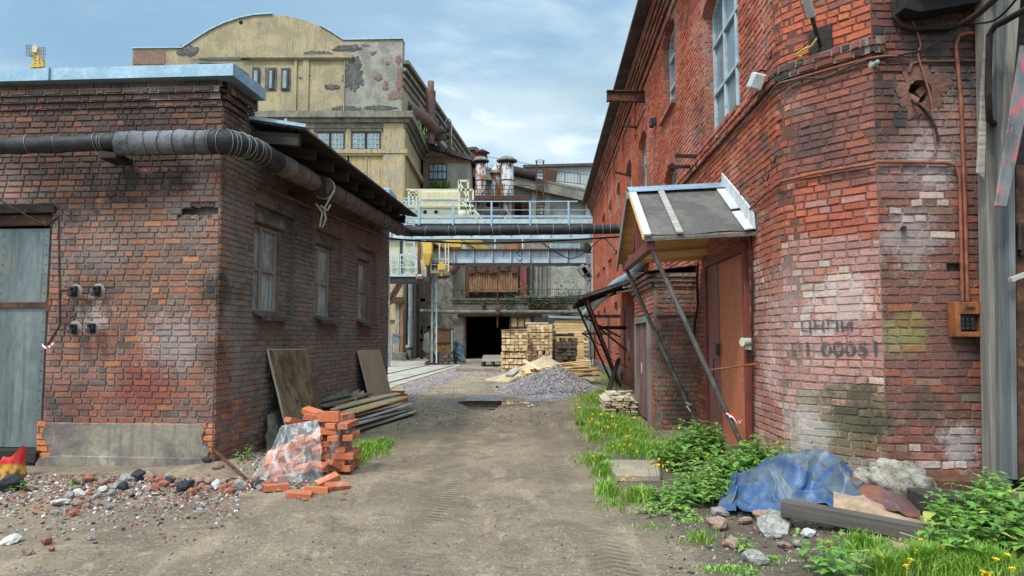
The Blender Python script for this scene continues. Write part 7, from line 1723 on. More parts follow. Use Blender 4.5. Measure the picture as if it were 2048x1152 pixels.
# ------------------------------------------------------------------ old wooden shed at the edge
sh = thing('wooden_shed', 'old grey timber shed with a rusty iron gate against the end of the red factory', 'shed', (4.9, 6.9, 0))
def board(name, mat, pts, th, parent=sh, **k):
    mb = MB(); mb.prism(pts, (0, th, 0)); return mb.build(name, mat, parent, bevel=.006, **k)
wp = lambda px, py, D=6.72: W(px, py, D)
board('post', M['wood_grey_z'], [wp(1984, 968), wp(2001, 968), wp(1990, 0), wp(1967, -20)], .14)
board('post', M['wood_blue_z'], [wp(2001, 972, 6.66), wp(2026, 968, 6.66), wp(2016, -40, 6.66), wp(1994, -40, 6.66)], .16)
board('post', M['wood_blue_z'], [wp(2026, 960, 6.6), wp(2036, 960, 6.6), wp(2030, 300, 6.6), wp(2016, 300, 6.6)], .12)
board('wall', M['wood_dark'], [wp(1975, 985, 6.93), wp(2300, 1000, 6.93), wp(2300, -200, 6.93), wp(1968, -200, 6.93)], .04)
board('iron_gate', M['rust'], [wp(2036, 960, 6.7), wp(2250, 990, 6.7), wp(2250, 330, 6.7), wp(2032, 330, 6.7)], .05)
mb = MB(); mb.box(wp(2044, 480, 6.66), (.07, .05, .3)); mb.tube([wp(2040, 445, 6.62), wp(2040, 500, 6.62)], .022, 8); mb.build('hinge', M['rust_dark'], sh)
board('loose_board', M['wood_old'], [wp(1955, 345, 6.6), wp(1970, 360, 6.6), wp(1978, 100, 6.6), wp(1968, 92, 6.6)], .03)
board('loose_board', M['wood_grey_z'], [wp(2000, 360, 6.55), wp(2012, 350, 6.55), wp(2042, 0, 6.55), wp(2022, -20, 6.55)], .04)
m = weathered('peeling_red', (.19, .19, .185), (.12, .12, .118), (.42, .11, .12), 4.5, .85, 0, .3, .004, (1, 1, .45), lo3=.53, hi3=.56)
lb = board('loose_board', m, [wp(1990, 412, 6.4), wp(2014, 414, 6.4), wp(2080, 100, 6.4), wp(2042, 90, 6.4)], .025); lb['label'] = 'hanging grey board with peeling red paint'
M['wood_black'] = wood('wood_black', (.022, .018, .015), (.012, .01, .009), 0, .9)
board('eave_board', M['wood_black'], [wp(1808, 16, 6.75), wp(1840, 24, 6.75), wp(1960, 4, 6.75), wp(1985, -30, 6.75), wp(1815, -20, 6.75)], .2)
mb = MB(); mb.prism([wp(1850, -60, 6.5), wp(2400, -90, 6.5), wp(2400, -200, 6.5), wp(1850, -110, 6.5)], (0, 1.5, 0)); mb.build('roof', M['wood_black'], sh)
mb = MB(); mb.beam(wp(2020, 560, 6.5), wp(2060, 545, 6.5), .05, .04); mb.build('cross_lath', M['wood_grey'], sh)

# ------------------------------------------------------------------ blue tarpaulin over a heap, canvas, bundle, beam, blocks, stones
m, q, bs = newmat('tarp_blue'); a = q.noise(q.co(), 3.2, 6, .6, .5); f = q.noise(q.co(), 11, 6, .65)
col = q.mix(q.step(a, .44, .6), (.03, .075, .175), (.085, .105, .12)); col = q.mix(q.step(f, .56, .72, 0, .5), col, (.19, .215, .235)); q.put(bs.inputs['Base Color'], col); bs.inputs['Roughness'].default_value = .5
q.put(bs.inputs['Normal'], q.bump(f, .15, .01)); M['tarp_blue'] = m
M['canvas_tan'] = weathered('canvas_tan', (.40, .27, .17), (.29, .19, .12), (.17, .10, .065), 4, .85, 0, .3, .01)
M['sheet_brown'] = weathered('sheet_brown', (.20, .075, .045), (.11, .055, .045), (.10, .13, .2), 4, .5, 0, .3, .01)
def ridged(x, y, s, k=1.):
    n_ = noise.noise((x * k + s, y * k * .7, s)); return 1 - abs(n_) * 2.4
def heap_cloth(name, label, cat, poly_fn, nu, nv, mat):
    mb = MB(); mb.grid(poly_fn, nu, nv); o = mb.build(name, mat); return tag(o, label, cat)
c0 = onground(1580, 1012)
def tarp(a, c):          # a: along the picture, c: back(0)->front(1)
    px = lerp(1432, 1716, a); yb_, yf = 955 + 20 * a, lerp(1012, 1030, a) + 26 * math.sin(min(1, a * 1.6) * 3.14) * .9 + 10 * noise.noise((a * 5, 1, 2)) + 12 * (a < .12)
    p = onground(px, lerp(yb_, yf, c))
    hump = .25 * math.exp(-((a - .60) / .26) ** 2) * math.exp(-((c - .28) / .36) ** 2) + .17 * math.exp(-((a - .30) / .2) ** 2) * math.exp(-((c - .45) / .36) ** 2) + .13 * math.exp(-((a - .85) / .2) ** 2) * math.exp(-((c - .5) / .4) ** 2)
    edge = min(1, (1 - c) * 6) * min(1, a * 10)
    r1 = ridged(a * 3.2 + c * 1.1, c * 2.4 - a * 1.3, 3.7, 1.25); r2 = ridged(a * 5 - c * 2.2, c * 5 + a * 2, 9.1, 1.5)
    r3 = ridged(a * 9 + c * 4, c * 8 - a * 5, 17.3, 1.2); r4 = ridged(a * 2 - c * 2.4, c * 1.2 + a, 23.1, 1.6)
    f = (.085 * max(0, r1) ** 2 + .04 * max(0, r2) ** 2 + .012 * max(0, r3) ** 2 + .10 * max(0, r4) ** 2 + .02 * noise.noise((a * 14, c * 10, 4))) * (.4 + .6 * edge)
    return p + V((.03 * r2, -.05 * r1 * r1 * (r1 > 0), hump + f * .75 + .012))
heap_cloth('blue_tarpaulin', 'faded blue tarpaulin crumpled over a low heap under the cut corner', 'tarpaulin', tarp, 170, 100, M['tarp_blue'])
def canv(a, c):
    px = lerp(1668, 1905, a); p = onground(px, lerp(1004, 1060, c) + 14 * a)
    return p + V((0, 0, .02 + .12 * math.exp(-((c - .35) / .3) ** 2) * (1 - a) + .03 * ridged(a * 3 + c, c * 2, 5, .9) ** 2 + .02 * noise.noise((a * 9, c * 8, 1))))
heap_cloth('tan_canvas', 'dirty tan canvas trailing from the blue tarpaulin behind the beam', 'canvas', canv, 60, 24, M['canvas_tan'])
def brn(a, c):
    p = onground(lerp(1690, 1850, a), lerp(990, 1022, c) + 38 * a)
    return p + V((0, .06, .16 * (1 - .75 * a) * math.exp(-((c - .4) / .4) ** 2) + .06 + .025 * ridged(a * 3, c * 2, 11, .9) ** 2))
heap_cloth('brown_sheet', 'reddish brown stiff sheet between the blue tarpaulin and the white bundle', 'sheet', brn, 50, 20, M['sheet_brown'])
m = weathered('fleece', (.40, .36, .29), (.24, .20, .15), (.10, .075, .05), 7, .95, 0, 1.0, .03, fine=30, lo3=.53, hi3=.66)
p = onground(1822, 1012); mb = MB()
def fleece(u, v):
    t, s_ = u * 2 * math.pi, v * math.pi; d = V((math.sin(s_) * math.cos(t), math.sin(s_) * math.sin(t), math.cos(s_)))
    k = 1 + .3 * noise.noise(d * 2.4) + .13 * noise.noise(d * 7) + .06 * noise.noise(d * 16)
    return p + V((d.x * .34 * k, .25 + d.y * .2 * k, .1 + d.z * .23 * k))
mb.grid(fleece, 60, 30); tag(mb.build('white_bundle', m), 'matted dirty white bundle of insulation wool beside the dark timber blocks', 'bundle')
# beam
M['wood_beam'] = wood('wood_beam', (.13, .108, .088), (.085, .07, .057), 0, .88, (.06, .045, .035))
pa, pc = onground(1580, 1062), onground(1893, 1090)
mb = MB(); mb.beam((0, 0, 0), (1, 0, 0), .13, .165); L = (pc - pa).length + .05; 
mb = MB(); mb.box((0, 0, 0), (L, .12, .125), jit=.006); o = mb.build('timber_beam', M['wood_beam'], bevel=.008); d = (pc - pa); o.location = (pa + pc) / 2 + V((0, .08, .10)); o.rotation_euler = (0, .028, math.atan2(d.y, d.x)); tag(o, 'long squared weathered beam lying before the blue tarpaulin', 'beam')
for k, (px, py, w_, dp_, h, lab) in enumerate(((1925, 1058, .42, .35, .24, 'dark squared timber block at the end of the white bundle'), (1940, 1000, .55, .2, .13, 'rust brown timber piece lying on the wall foot behind the block'), (1915, 972, .62, .12, .06, 'flat rusty iron strip along the foot of the end wall'))):
    p = onground(px, py); mb = MB(); mb.box((0, 0, 0), (w_, dp_, h), jit=.012); o = mb.build('timber_block' if k < 2 else 'iron_strip', (M['wood_dark'], M['rust'], M['rust'])[k], bevel=.01); o.location = p + V((0, dp_ / 2, h / 2 - .01 + (.05 if k else 0))); o.rotation_euler = (0, 0, R.uniform(-.08, .08)); tag(o, lab, 'timber' if k < 2 else 'iron strip')
for a in (('pink', 1440, 1062, 48, 'pinkish angular stone at the tarpaulin corner'), ('grey', 1443, 1035, 34, 'dark grey stone holding down the tarpaulin corner'), ('pink', 1466, 1098, 40, 'pink stone below the tarpaulin near the little nettle'), ('grey', 1516, 1132, 52, 'large grey stone at the foot of the earth bank'), ('grey', 1560, 1066, 96, 'broad flat grey boulder under the beam end'), ('pink', 1572, 1098, 36, 'reddish rounded stone under the flat boulder'), ('grey', 1602, 1096, 30, 'pale grey stone next to the reddish rounded one'), ('pink', 1530, 1042, 42, 'tan stone poking out under the tarpaulin hem'), ('white', 1620, 1075, 30, 'pale stone in the shade under the beam'), ('pink', 1495, 1050, 30, 'low reddish stone between the tarpaulin and the bank'), ('grey', 1556, 1078, 26, 'grey stone wedged beneath the flat boulder'), ('pink', 1850, 1130, 90, 'flat pale flagstone in the dandelion grass'), ('grey', 1195, 1005, 10, 'small white pebble on the dirt beside the slab')):
    stone(*a, squash=.5 if 'flat' in a[4] else .85)
# concrete doorstep slab in the weeds
mb = MB(); p = [onground(x, y) for x, y in ((1232, 966), (1322, 962), (1318, 926), (1210, 928))]; zz_ = max(v.z for v in p) + .03
mb.prism([V((v.x, v.y, zz_ - .08)) for v in p], (0, 0, .08)); tag(mb.build('concrete_slab', weathered('slab_sandy', (.36, .29, .2), (.28, .22, .155), (.2, .16, .12), 3, .95), bevel=.01), 'sandy concrete slab set in the weeds before the entrance', 'slab')
# stack of boards by the vestibule
cS = onground(1246, 832)
def stackpos(i, j): return cS + V((-.27 + i * .135 + R.uniform(-.015, .015), .75 + R.uniform(-.08, .08), .05 + j * .046))
mb = MB(); mb.box((0, 0, 0), (1.7, .125, .036), jit=.005); sb0 = None
for j in range(8):
    for i in range(5):
        if j > 6 and i in (0, 4): continue
        if sb0 is None: o = sb0 = mb.build('stacked_board', M['wood_pale'], bevel=.003)
        else: o = sb0.copy(); COL.objects.link(o); o.data = sb0.data
        o.location = stackpos(i, j); o.rotation_euler = (R.uniform(-.03, .03), R.uniform(-.01, .01), 1.5 + R.uniform(-.05, .05)); tag(o, 'weathered board in the low stack beside the weathered plank door', 'board', 'boards in the low stack by the plank door')
for k, (dx, dy, rz, lab) in enumerate(((.05, .6, .9, 'loose board lying askew on the low board stack'), (-.12, .35, 1.9, 'short offcut on the near end of the low board stack'))):
    mb = MB(); mb.box((0, 0, 0), (.9 if k == 0 else .35, .12, .04), jit=.005); o = mb.build('loose_board', M['wood_pale'], bevel=.003); o.location = cS + V((dx, dy, .43)); o.rotation_euler = (0, 0, rz); tag(o, lab, 'board')
# ------------------------------------------------------------------ heaps, stacked timber and the rest of the far yard
def heap(cx, cy, rx, ry, h, seed, k=.25):
    def f(x, y):
        t = math.hypot((x - cx) / rx, (y - cy) / ry) * (1 + k * noise.noise((x * .9 / rx, y * .9 / ry, seed)))
        return h * max(0, 1 - t) ** 1.08 * (1.1 - .1 * t) + .03 * noise.noise((x * 3, y * 3, seed)) * max(0, 1 - t)
    return f
# gravel heap
gc = V((1.42, 21.9)); gh_ = heap(gc.x, gc.y, 1.75, 2.3, .70, 4, .5)
m, q, bs = newmat('gravel'); p = q.pos(); vc = q.voro(p, 15, out=1); vd = q.voro(p, 15)
col = q.mix(q.sep(vc)[0], (.19, .172, .165), (.43, .395, .375)); col = q.mix(q.step(q.sep(vc)[1], .7, .9, 0, .6), col, (.30, .19, .17)); col = q.mix(q.step(vd, .3, .6, 0, .75), col, (.045, .04, .04))
q.put(bs.inputs['Base Color'], col); bs.inputs['Roughness'].default_value = .85; q.put(bs.inputs['Normal'], q.bump(q.m('SUBTRACT', 1., vd), 1., .05)); M['gravel'] = m
mb = MB(); mb.grid(lambda a, c: V((gc.x - 3 + 6 * a, gc.y - 3.9 + 7.8 * c, max(H(gc.x - 3 + 6 * a, gc.y - 3.9 + 7.8 * c) - .03, gh_(gc.x - 3 + 6 * a, gc.y - 3.9 + 7.8 * c) - .012 + .035 * noise.noise((a * 70, c * 80, 1)) * min(1, 6 * gh_(gc.x - 3 + 6 * a, gc.y - 3.9 + 7.8 * c))))), 110, 120, smooth=False)
tag(mb.build('gravel_heap', m), 'grey crushed stone heap in the middle of the yard', 'gravel heap', kind='stuff')
M['gravel_a'] = plain('gravel_a', (.33, .305, .295), .9); M['gravel_b'] = plain('gravel_b', (.17, .15, .16), .9); M['gravel_c'] = plain('gravel_c', (.34, .23, .21), .9)
def onheap():
    a = R.uniform(0, 6.28); r = math.sqrt(R.random()) * 1.2; x, y = gc.x + 1.7 * r * math.cos(a), gc.y + 2.2 * r * math.sin(a)
    return V((x, y, max(gh_(x, y), H(x, y)) + .005))
crumbs('crushed_stone', 'loose crushed stones over the grey heap', 5200, onheap, lambda: R.uniform(.022, .05), ['gravel_a', 'gravel_b', 'gravel_a', 'gravel_c'])
def along():
    t = R.random(); px = lerp(930, 790, t) + abs(R.gauss(0, 12)) + 6 * t; py = lerp(737, 787, t) + R.gauss(0, 3 + 5 * t)
    return onground(px, py)
crumbs('gravel_strip', 'strip of grey gravel along the edge of the concrete apron', 3000, along, lambda: R.uniform(.02, .045), ['gravel_a', 'gravel_b', 'gravel_c'])
crumbs('gravel_patch', 'gravel scattered beyond the apron edge', 900, lambda: onground(R.uniform(890, 1010), R.uniform(736, 752)), lambda: R.uniform(.03, .06), ['gravel_a', 'gravel_b', 'gravel_c'])
crumbs('yard_pebbles', 'pebbles and clods over the far part of the yard', 1500, lambda: onground(R.uniform(790, 1130), R.uniform(748, 850)), lambda: R.choice((.01, .015, .02, .03)), ['gravel_b', 'coal', 'gravel_a', 'stone_pink', 'concrete_dark'])
# sand heap
sc_ = V((1.25, 27.2)); sh_ = heap(sc_.x, sc_.y, 2.05, 2.4, .84, 9, .35)
m, q, bs = newmat('sand'); p = q.pos(); f = q.noise(p, 9, 6, .7); lum_ = q.noise(p, 2.2, 5, .6)
q.put(bs.inputs['Base Color'], q.mix(q.step(f, .55, .72, 0, .7), q.mix(q.step(lum_, .4, .6), (.47, .345, .21), (.36, .26, .16)), (.15, .1, .065))); bs.inputs['Roughness'].default_value = .95; q.put(bs.inputs['Normal'], q.bump(f, .9, .06))
mb = MB(); fz = lambda x, y: max(H(x, y) - .03, sh_(x, y) - .01 + .05 * noise.noise((x * 4, y * 4, 3)) * min(1, sh_(x, y) * 4))
mb.grid(lambda a, c: V((sc_.x - 2.8 + 5.6 * a, sc_.y - 2.9 + 5.8 * c, fz(sc_.x - 2.8 + 5.6 * a, sc_.y - 2.9 + 5.8 * c))), 80, 80)
tag(mb.build('sand_heap', m), 'yellow brown sand heap behind the grey crushed stone', 'sand heap', kind='stuff')
mb = MB(); mb.beam(W(1018, 752, 25.2), W(1035, 738, 25.6), .35, .12); tag(mb.build('clay_slab', M['concrete'], bevel=.02), 'broken slab sliding down the side of the sand heap', 'slab')
p = onground(1008, 756)
for k, (px, py, w_, lab) in enumerate(((1018, 757, 12, 'dark clod at the foot of the sand heap'), (1004, 758, 8, 'small dark clod beside the larger one at the sand heap'), (1035, 762, 9, 'pale stone at the foot of the crushed stone heap'), (994, 777, 8, 'black clod alone on the dirt before the crushed stone'))): stone('white' if k == 2 else 'coal', px, py, w_, lab)
for k in range(9): stone('brick', R.uniform(1056, 1090), 712 + R.uniform(0, 6), 10, 'brick scrap on the crest of the sand heap', 'brick scraps on the sand heap')
for o in [o for o in COL.objects if o.get('group') == 'brick scraps on the sand heap']:
    px = R.uniform(1056, 1092); o.location = W(px, 712 + R.uniform(-3, 3), 27.4 + R.uniform(-.3, .3)); o.scale = (.16, .14, .12)
# fresh laths and planks strewn round the heaps
mb = MB(); mb.box((0, 0, 0), (1, .11, .035)); lb_ = mb.build('fresh_lath', M['wood_new'], bevel=.003); first = True
def lath(a, c, label, group=None, w_=1.):
    global first
    o = lb_ if first else lb_.copy()
    if not first: COL.objects.link(o)
    first = False
    d = c - a; o.location = (a + c) / 2; o.scale = (d.length, w_, w_); o.rotation_euler = (R.uniform(-.2, .2), -math.asin(max(-1, min(1, d.z / d.length))), math.atan2(d.y, d.x)); return tag(o, label, 'lath', group)
for k in range(16):
    y = R.uniform(735, 754); x0 = R.uniform(1036, 1052); x1 = R.uniform(1085, 1112); z = R.uniform(.05, .45)
    a = G(x0, 768, 0); D0 = R.uniform(23.6, 25.0); a, c = W(x0, y, D0), W(x1, y + R.uniform(-9, 1), D0 + R.uniform(.2, .8)); a.z = max(a.z, .04); c.z = max(c.z, .06)
    lath(a, c, 'fresh yellow lath in the heap of laths on the sand side', 'laths on the sand side of the stone heap')
for k in range(40):
    D0 = R.uniform(22.8, 25.2); y = R.uniform(724, 752); x0 = R.uniform(1100, 1135); x1 = R.uniform(1165, 1202); a, c = W(x0, y + 3, D0), W(x1, y - R.uniform(-2, 5), D0 + R.uniform(-.2, .9)); a.z = max(a.z, .04); c.z = max(c.z, .05)
    lath(a, c, 'fresh yellow lath in the heap of laths toward the red factory', 'laths on the factory side of the stone heap')
lath(W(1050, 722, 24.6), W(1082, 740, 23.6), 'single fresh board lying aslant across the sand heap', None, 1.5)
lath(W(1052, 738, 23.4), W(1058, 748, 23.2), 'short fresh offcut leaning on the heap of laths', None, 1.8)
# stacks of pale square timbers seen end on
mb = MB(); mb.box((0, 0, 0), (.19, 2.6, .125), jit=.004); tb = mb.build('square_timber', M['wood_new_y'], bevel=.006); tfirst = True
def timber(loc, label, group, mat=None, sc=(1, 1, 1), rz=0.):
    global tfirst
    o = tb if tfirst else tb.copy()
    if not tfirst: COL.objects.link(o)
    tfirst = False
    o.location = loc; o.scale = sc; o.rotation_euler = (0, R.uniform(-.02, .02), rz + R.uniform(-.01, .01)); return tag(o, label, 'timber', group)
def stackof(px0, px1, D, z0, rows, cols, label, group, gaps=(), h=.128):
    x0, x1 = W(px0, 700, D).x, W(px1, 700, D).x; w_ = (x1 - x0) / cols; z = z0
    for r_ in range(rows):
        if r_ in gaps: z += .05
        for c in range(cols):
            timber(V((x0 + (c + .5) * w_ + R.uniform(-.008, .008), D + 1.3 + R.uniform(-.05, .05), z + h / 2)), label, group, sc=((w_ - .008) / .19, 1, .97))
        z += h
    return z
z = stackof(1002, 1052, 33.4, .02, 6, 6, 'pale square timber in the lower pack of the stack beside the black gateway', 'lower pack beside the black gateway', (2, 4))
z = stackof(1003.5, 1054, 33.3, z + .08, 7, 6, 'pale square timber in the upper pack of the stack beside the black gateway', 'upper pack beside the black gateway', (2, 4))
mb = MB(); p = W(1028, 669, 33.3); mb.box((p.x, 34.4, z + .02), (1.3, 2.5, .02), jit=.02); tag(mb.build('cover_board', M['wood_pale']), 'thin warped board covering the pale timber stack by the black gateway', 'board')
z = stackof(1056, 1104, 35.2, .02, 5, 6, 'pale square timber in the lower pack of the tallest stack', 'lower pack of the tallest stack', (2,))
for i in range(3): timber(V((W(1066 + i * 14, 690, 35.2).x, 36.5, z + .12)), 'short bearer block between the packs of the tallest stack', 'bearers of the tallest stack', sc=(.9, 1, 1.7))
z = stackof(1056, 1105, 35.2, z + .24, 9, 6, 'pale square timber in the upper pack of the tallest stack', 'upper pack of the tallest stack', (2, 4, 6))
mb = MB(); p = W(1078, 650, 35.2); mb.box((p.x - .1, 36.4, z + .05), (1.1, 2.4, .03)); mb.box((p.x - .1, 35.3, z + .08), (1.15, .1, .05)); tag(mb.build('cover_board', M['wood_pale']), 'pale cover board on top of the tallest timber stack', 'board')
z = stackof(1105, 1113, 37.5, .02, 11, 1, 'pale timber end between the tallest stack and the dark sleepers', 'timber ends behind the dark sleepers', (3, 7))
# dark sleepers
mb = MB(); mb.box((0, 0, 0), (.24, 2.4, .16), jit=.012); sl0 = mb.build('old_sleeper', M['wood_sleeper'], bevel=.015); sfirst = True
def sleeper(loc, label, group, rz=0.):
    global sfirst
    o = sl0 if sfirst else sl0.copy()
    if not sfirst: COL.objects.link(o)
    sfirst = False
    o.location = loc; o.rotation_euler = (0, R.uniform(-.03, .03), rz); return tag(o, label, 'sleeper', group)
D = 33.6; x0, x1 = W(1114, 700, D).x, W(1154, 700, D).x
for r_ in range(9):
    n_ = 4
    for c in range(n_):
        if r_ == 8 and c in (0, 2): continue
        sleeper(V((lerp(x0, x1, (c + .5) / n_) + R.uniform(-.02, .02), D + 1.2 + R.uniform(-.1, .1), .1 + r_ * .175)), 'dark old sleeper in the brown stack beside the tallest pale timber', 'dark sleepers in the brown stack', R.uniform(-.03, .03))
for r_, (px, lab) in enumerate(((1124, 'dark board pieces thrown on top of the brown sleeper stack'), (1144, 'black block end on top of the brown sleeper stack'))):
    p = W(px, 676, D); mb = MB(); mb.box((0, 0, 0), (.5, 1.6, .08) if r_ == 0 else (.22, .5, .16), jit=.02); o = mb.build('dark_offcut', M['wood_dark']); o.location = (p.x, D + .8, 1.72 + .02 * r_); o.rotation_euler = (0, .05, .15); tag(o, lab, 'offcut')
# long yellow boards under a grey sheet, side on
D = 37.0; x0, x1 = W(1110, 680, D).x, W(1172, 680, D).x
mb = MB(); mb.box((0, 0, 0), (x1 - x0, .9, .13), jit=.004); yb0 = mb.build('long_board', M['wood_new'], bevel=.004); k = 0
for r_ in range(17):
    o = yb0 if r_ == 0 else yb0.copy()
    if r_: COL.objects.link(o)
    o.location = ((x0 + x1) / 2 + R.uniform(-.06, .06), D + .5, .12 + r_ * .142 + (.05 if r_ > 8 else 0)); tag(o, 'long fresh yellow board layer in the sheeted lumber stack by the red factory', 'lumber', 'long boards of the sheeted lumber stack')
mb = MB(); z = .12 + 17 * .142 + .06; mb.prism([(x0 - .3, D - .1, z + .02), (x1 + .2, D - .1, z - .04), (x1 + .2, D + 1.6, z + .1), (x0 - .3, D + 1.6, z + .16)], (0, 0, .05)); tag(mb.build('cover_sheet', M['crane_grey'], bevel=.01), 'grey sheet laid over the long yellow lumber', 'cover sheet')
D = 36.6; stackof(1169, 1178, D, .02, 10, 1, 'grey brown timber end beside the long yellow lumber', 'timber ends by the red factory', (4, 7), .2)
# pallet before the gateway
pt = thing('wooden_pallet', 'low old wooden pallet on the ground before the black gateway', 'pallet', G(985, 733)); p = pt.location
mb = MB()
for i in range(6): mb.box(p + V((0, .2 + i * .5, .30 + i * .045)), (1.25, .44, .04), Matrix.Rotation(.09, 3, 'X'), jit=.004)
mb.build('deck_slat', M['wood_old'], pt)
mb = MB()
for i in range(3): mb.box(p + V((-.55 + i * .55, 1.4, .14)), (.14, 2.8, .27), jit=.01)
mb.build('bearer_plank', M['wood_dark'], pt)
mb = MB(); mb.beam(onground(912, 743) + V((0, 0, .08)), onground(1000, 744) + V((0, 0, .08)), .2, .16); tag(mb.build('old_beam', M['wood_old'], bevel=.01), 'long old beam lying on the gravel before the pallet', 'beam')
# rusty caged crate on wheels and the tarpaulin behind
ct = thing('cage_crate', 'tall rusty orange sheet metal crate with a pale corner frame', 'crate', G(886, 727)); D = 43.0
M['cage_rust'] = weathered('cage_rust', (.36, .17, .05), (.22, .11, .045), (.46, .27, .06), 3, .8, .1, .3, .01, (1, 1, .7), lo3=.52, hi3=.62)
front('panel', M['cage_rust'], ct, D, 864, 905, 689, 722, .6); front('panel', M['rust_sheet'], ct, D, 864, 905, 660, 686, .6)
mb = MB()
for y in (659, 687, 722): mb.beam(W(863, y, D - .04), W(908, y, D - .04), .1, .1)
mb.beam(W(863.5, 659, D - .03), W(863.5, 725, D - .03), .09, .09, up=(0, 1, 0)); mb.build('frame', M['rust'], ct)
mb = MB(); mb.beam(W(904, 660, D - .05), W(904, 722, D - .05), .1, .1, up=(0, 1, 0)); mb.beam(W(908, 660, D + .5), W(908, 722, D + .5), .1, .1, up=(0, 1, 0)); mb.build('corner_post', M['crane_pale'], ct)
mb = MB(); mb.beam(W(910, 712, D - .1), W(911, 730, D - .1), .16, .2, up=(0, 1, 0)); mb.beam(W(866, 721, D), W(866, 730, D), .2, .2, up=(0, 1, 0)); mb.build('leg', M['rust_dark'], ct)
mb = MB()
def bl(a, c):
    return W(lerp(907, 929, a) + 3 * math.sin(c * 9), lerp(682, 724, c) + 5 * abs(a - .4), 43.5 - .3 * math.sin(a * 3.1) - .12 * noise.noise((a * 4, c * 6, 2)))
mb.grid(bl, 24, 30); tag(mb.build('grey_tarpaulin', weathered('tarp_grey', (.20, .27, .31), (.12, .17, .2), (.32, .37, .4), 3, .5, 0, .3)), 'crumpled grey blue tarpaulin heaped against the caged crate', 'tarpaulin')
for k, (px, py, cols, rows) in enumerate(((876, 728, 4, 4),)):
    for r_ in range(rows):
        for c in range(cols):
            p = G(857 + c * 11.5 + (6 if r_ % 2 else 0), 730); mb = None
            sleeper(V((p.x + R.uniform(-.03, .03), p.y + .2, .12 + r_ * .19)), 'black tarred sleeper end in the small stack before the caged crate', 'black sleepers before the caged crate')
for o in [o for o in COL.objects if o.get('group') == 'black sleepers before the caged crate']: o.scale = (1.35, .45, 1.1)
mb = MB(); p = G(868, 700); mb.box(W(880, 704, 41.3), (.7, .3, .03)); tag(mb.build('pale_offcut', M['wood_pale']), 'pale splintered offcut on the black sleeper stack', 'offcut')
mb = MB(); mb.aabb((W(1172, 745, 31).x, 31, 0), (W(1183, 722, 31).x, 31.8, W(1180, 720, 31).z)); tag(mb.build('concrete_block', M['concrete'], bevel=.03), 'pale concrete block at the corner of the far red factory wall', 'block')
mb = MB(); mb.beam(W(990, 744, 33), W(1002, 744, 33), .3, .1); tag(mb.build('bearer_beam', M['wood_old']), 'short bearer beam sticking out beside the pale timber stack', 'beam')
# ------------------------------------------------------------------ weeds: nettles, grass, dandelions
def leafmat(name, c1, c2):
    m, q, bs = newmat(name); oi = q.attr('col'); f = q.noise(q.pos(), 12, 3)
    col = q.mix(q.step(f, .3, .7), c1, c2); q.put(bs.inputs['Base Color'], q.mix(1, col, oi, 'MULTIPLY')); bs.inputs['Roughness'].default_value = .5; bs.inputs['Specular IOR Level'].default_value = .35
    tl = q.n('ShaderNodeBsdfTranslucent'); q.put(tl.inputs[0], q.mix(1, col, (1.3, 1.5, .6), 'MULTIPLY')); mx = q.n('ShaderNodeMixShader'); mx.inputs[0].default_value = .25
    q.L.new(bs.outputs[0], mx.inputs[1]); q.L.new(tl.outputs[0], mx.inputs[2]); q.L.new(mx.outputs[0], [n_ for n_ in q.N if n_.type == 'OUTPUT_MATERIAL'][0].inputs[0]); return m
M['nettle'] = leafmat('nettle', (.115, .25, .05), (.17, .315, .065)); M['nettle_pale'] = leafmat('nettle_pale', (.24, .41, .10), (.17, .32, .07)); M['grass'] = leafmat('grass', (.135, .26, .035), (.20, .32, .05)); M['stem'] = plain('stem', (.13, .17, .05), .7)
def leaf(mb, base, d, up, L, w_):
    """toothed, folded leaf: base point, direction, up vector"""
    s_ = d.cross(up).normalized(); u = s_.cross(d).normalized(); k = R.uniform(.7, 1.25); c = (k * R.uniform(.9, 1.25), k * R.uniform(.9, 1.08), k * R.uniform(.7, 1.2))
    if R.random() < .035: c = (2.6 * k, 1.25 * k, 1.3 * k)
    prof = ((0, .04), (.15, .62), (.22, .55), (.35, 1.), (.42, .86), (.55, .9), (.62, .7), (.75, .58), (.82, .38), (1, 0))
    drop = R.uniform(.1, .5)
    mid = [base + d * L * t - u * L * drop * t * t for t, _ in prof]
    vs = mid + [mid[i] + s_ * w_ * h + u * w_ * .3 * h for i, (t, h) in enumerate(prof)] + [mid[i] - s_ * w_ * h + u * w_ * .3 * h for i, (t, h) in enumerate(prof)]
    n_ = len(prof); fs = []
    for i in range(n_ - 1): fs += [(i, i + 1, n_ + i + 1, n_ + i), (i + 1, i, 2 * n_ + i, 2 * n_ + i + 1)]
    mb.add(vs, fs, col=c)
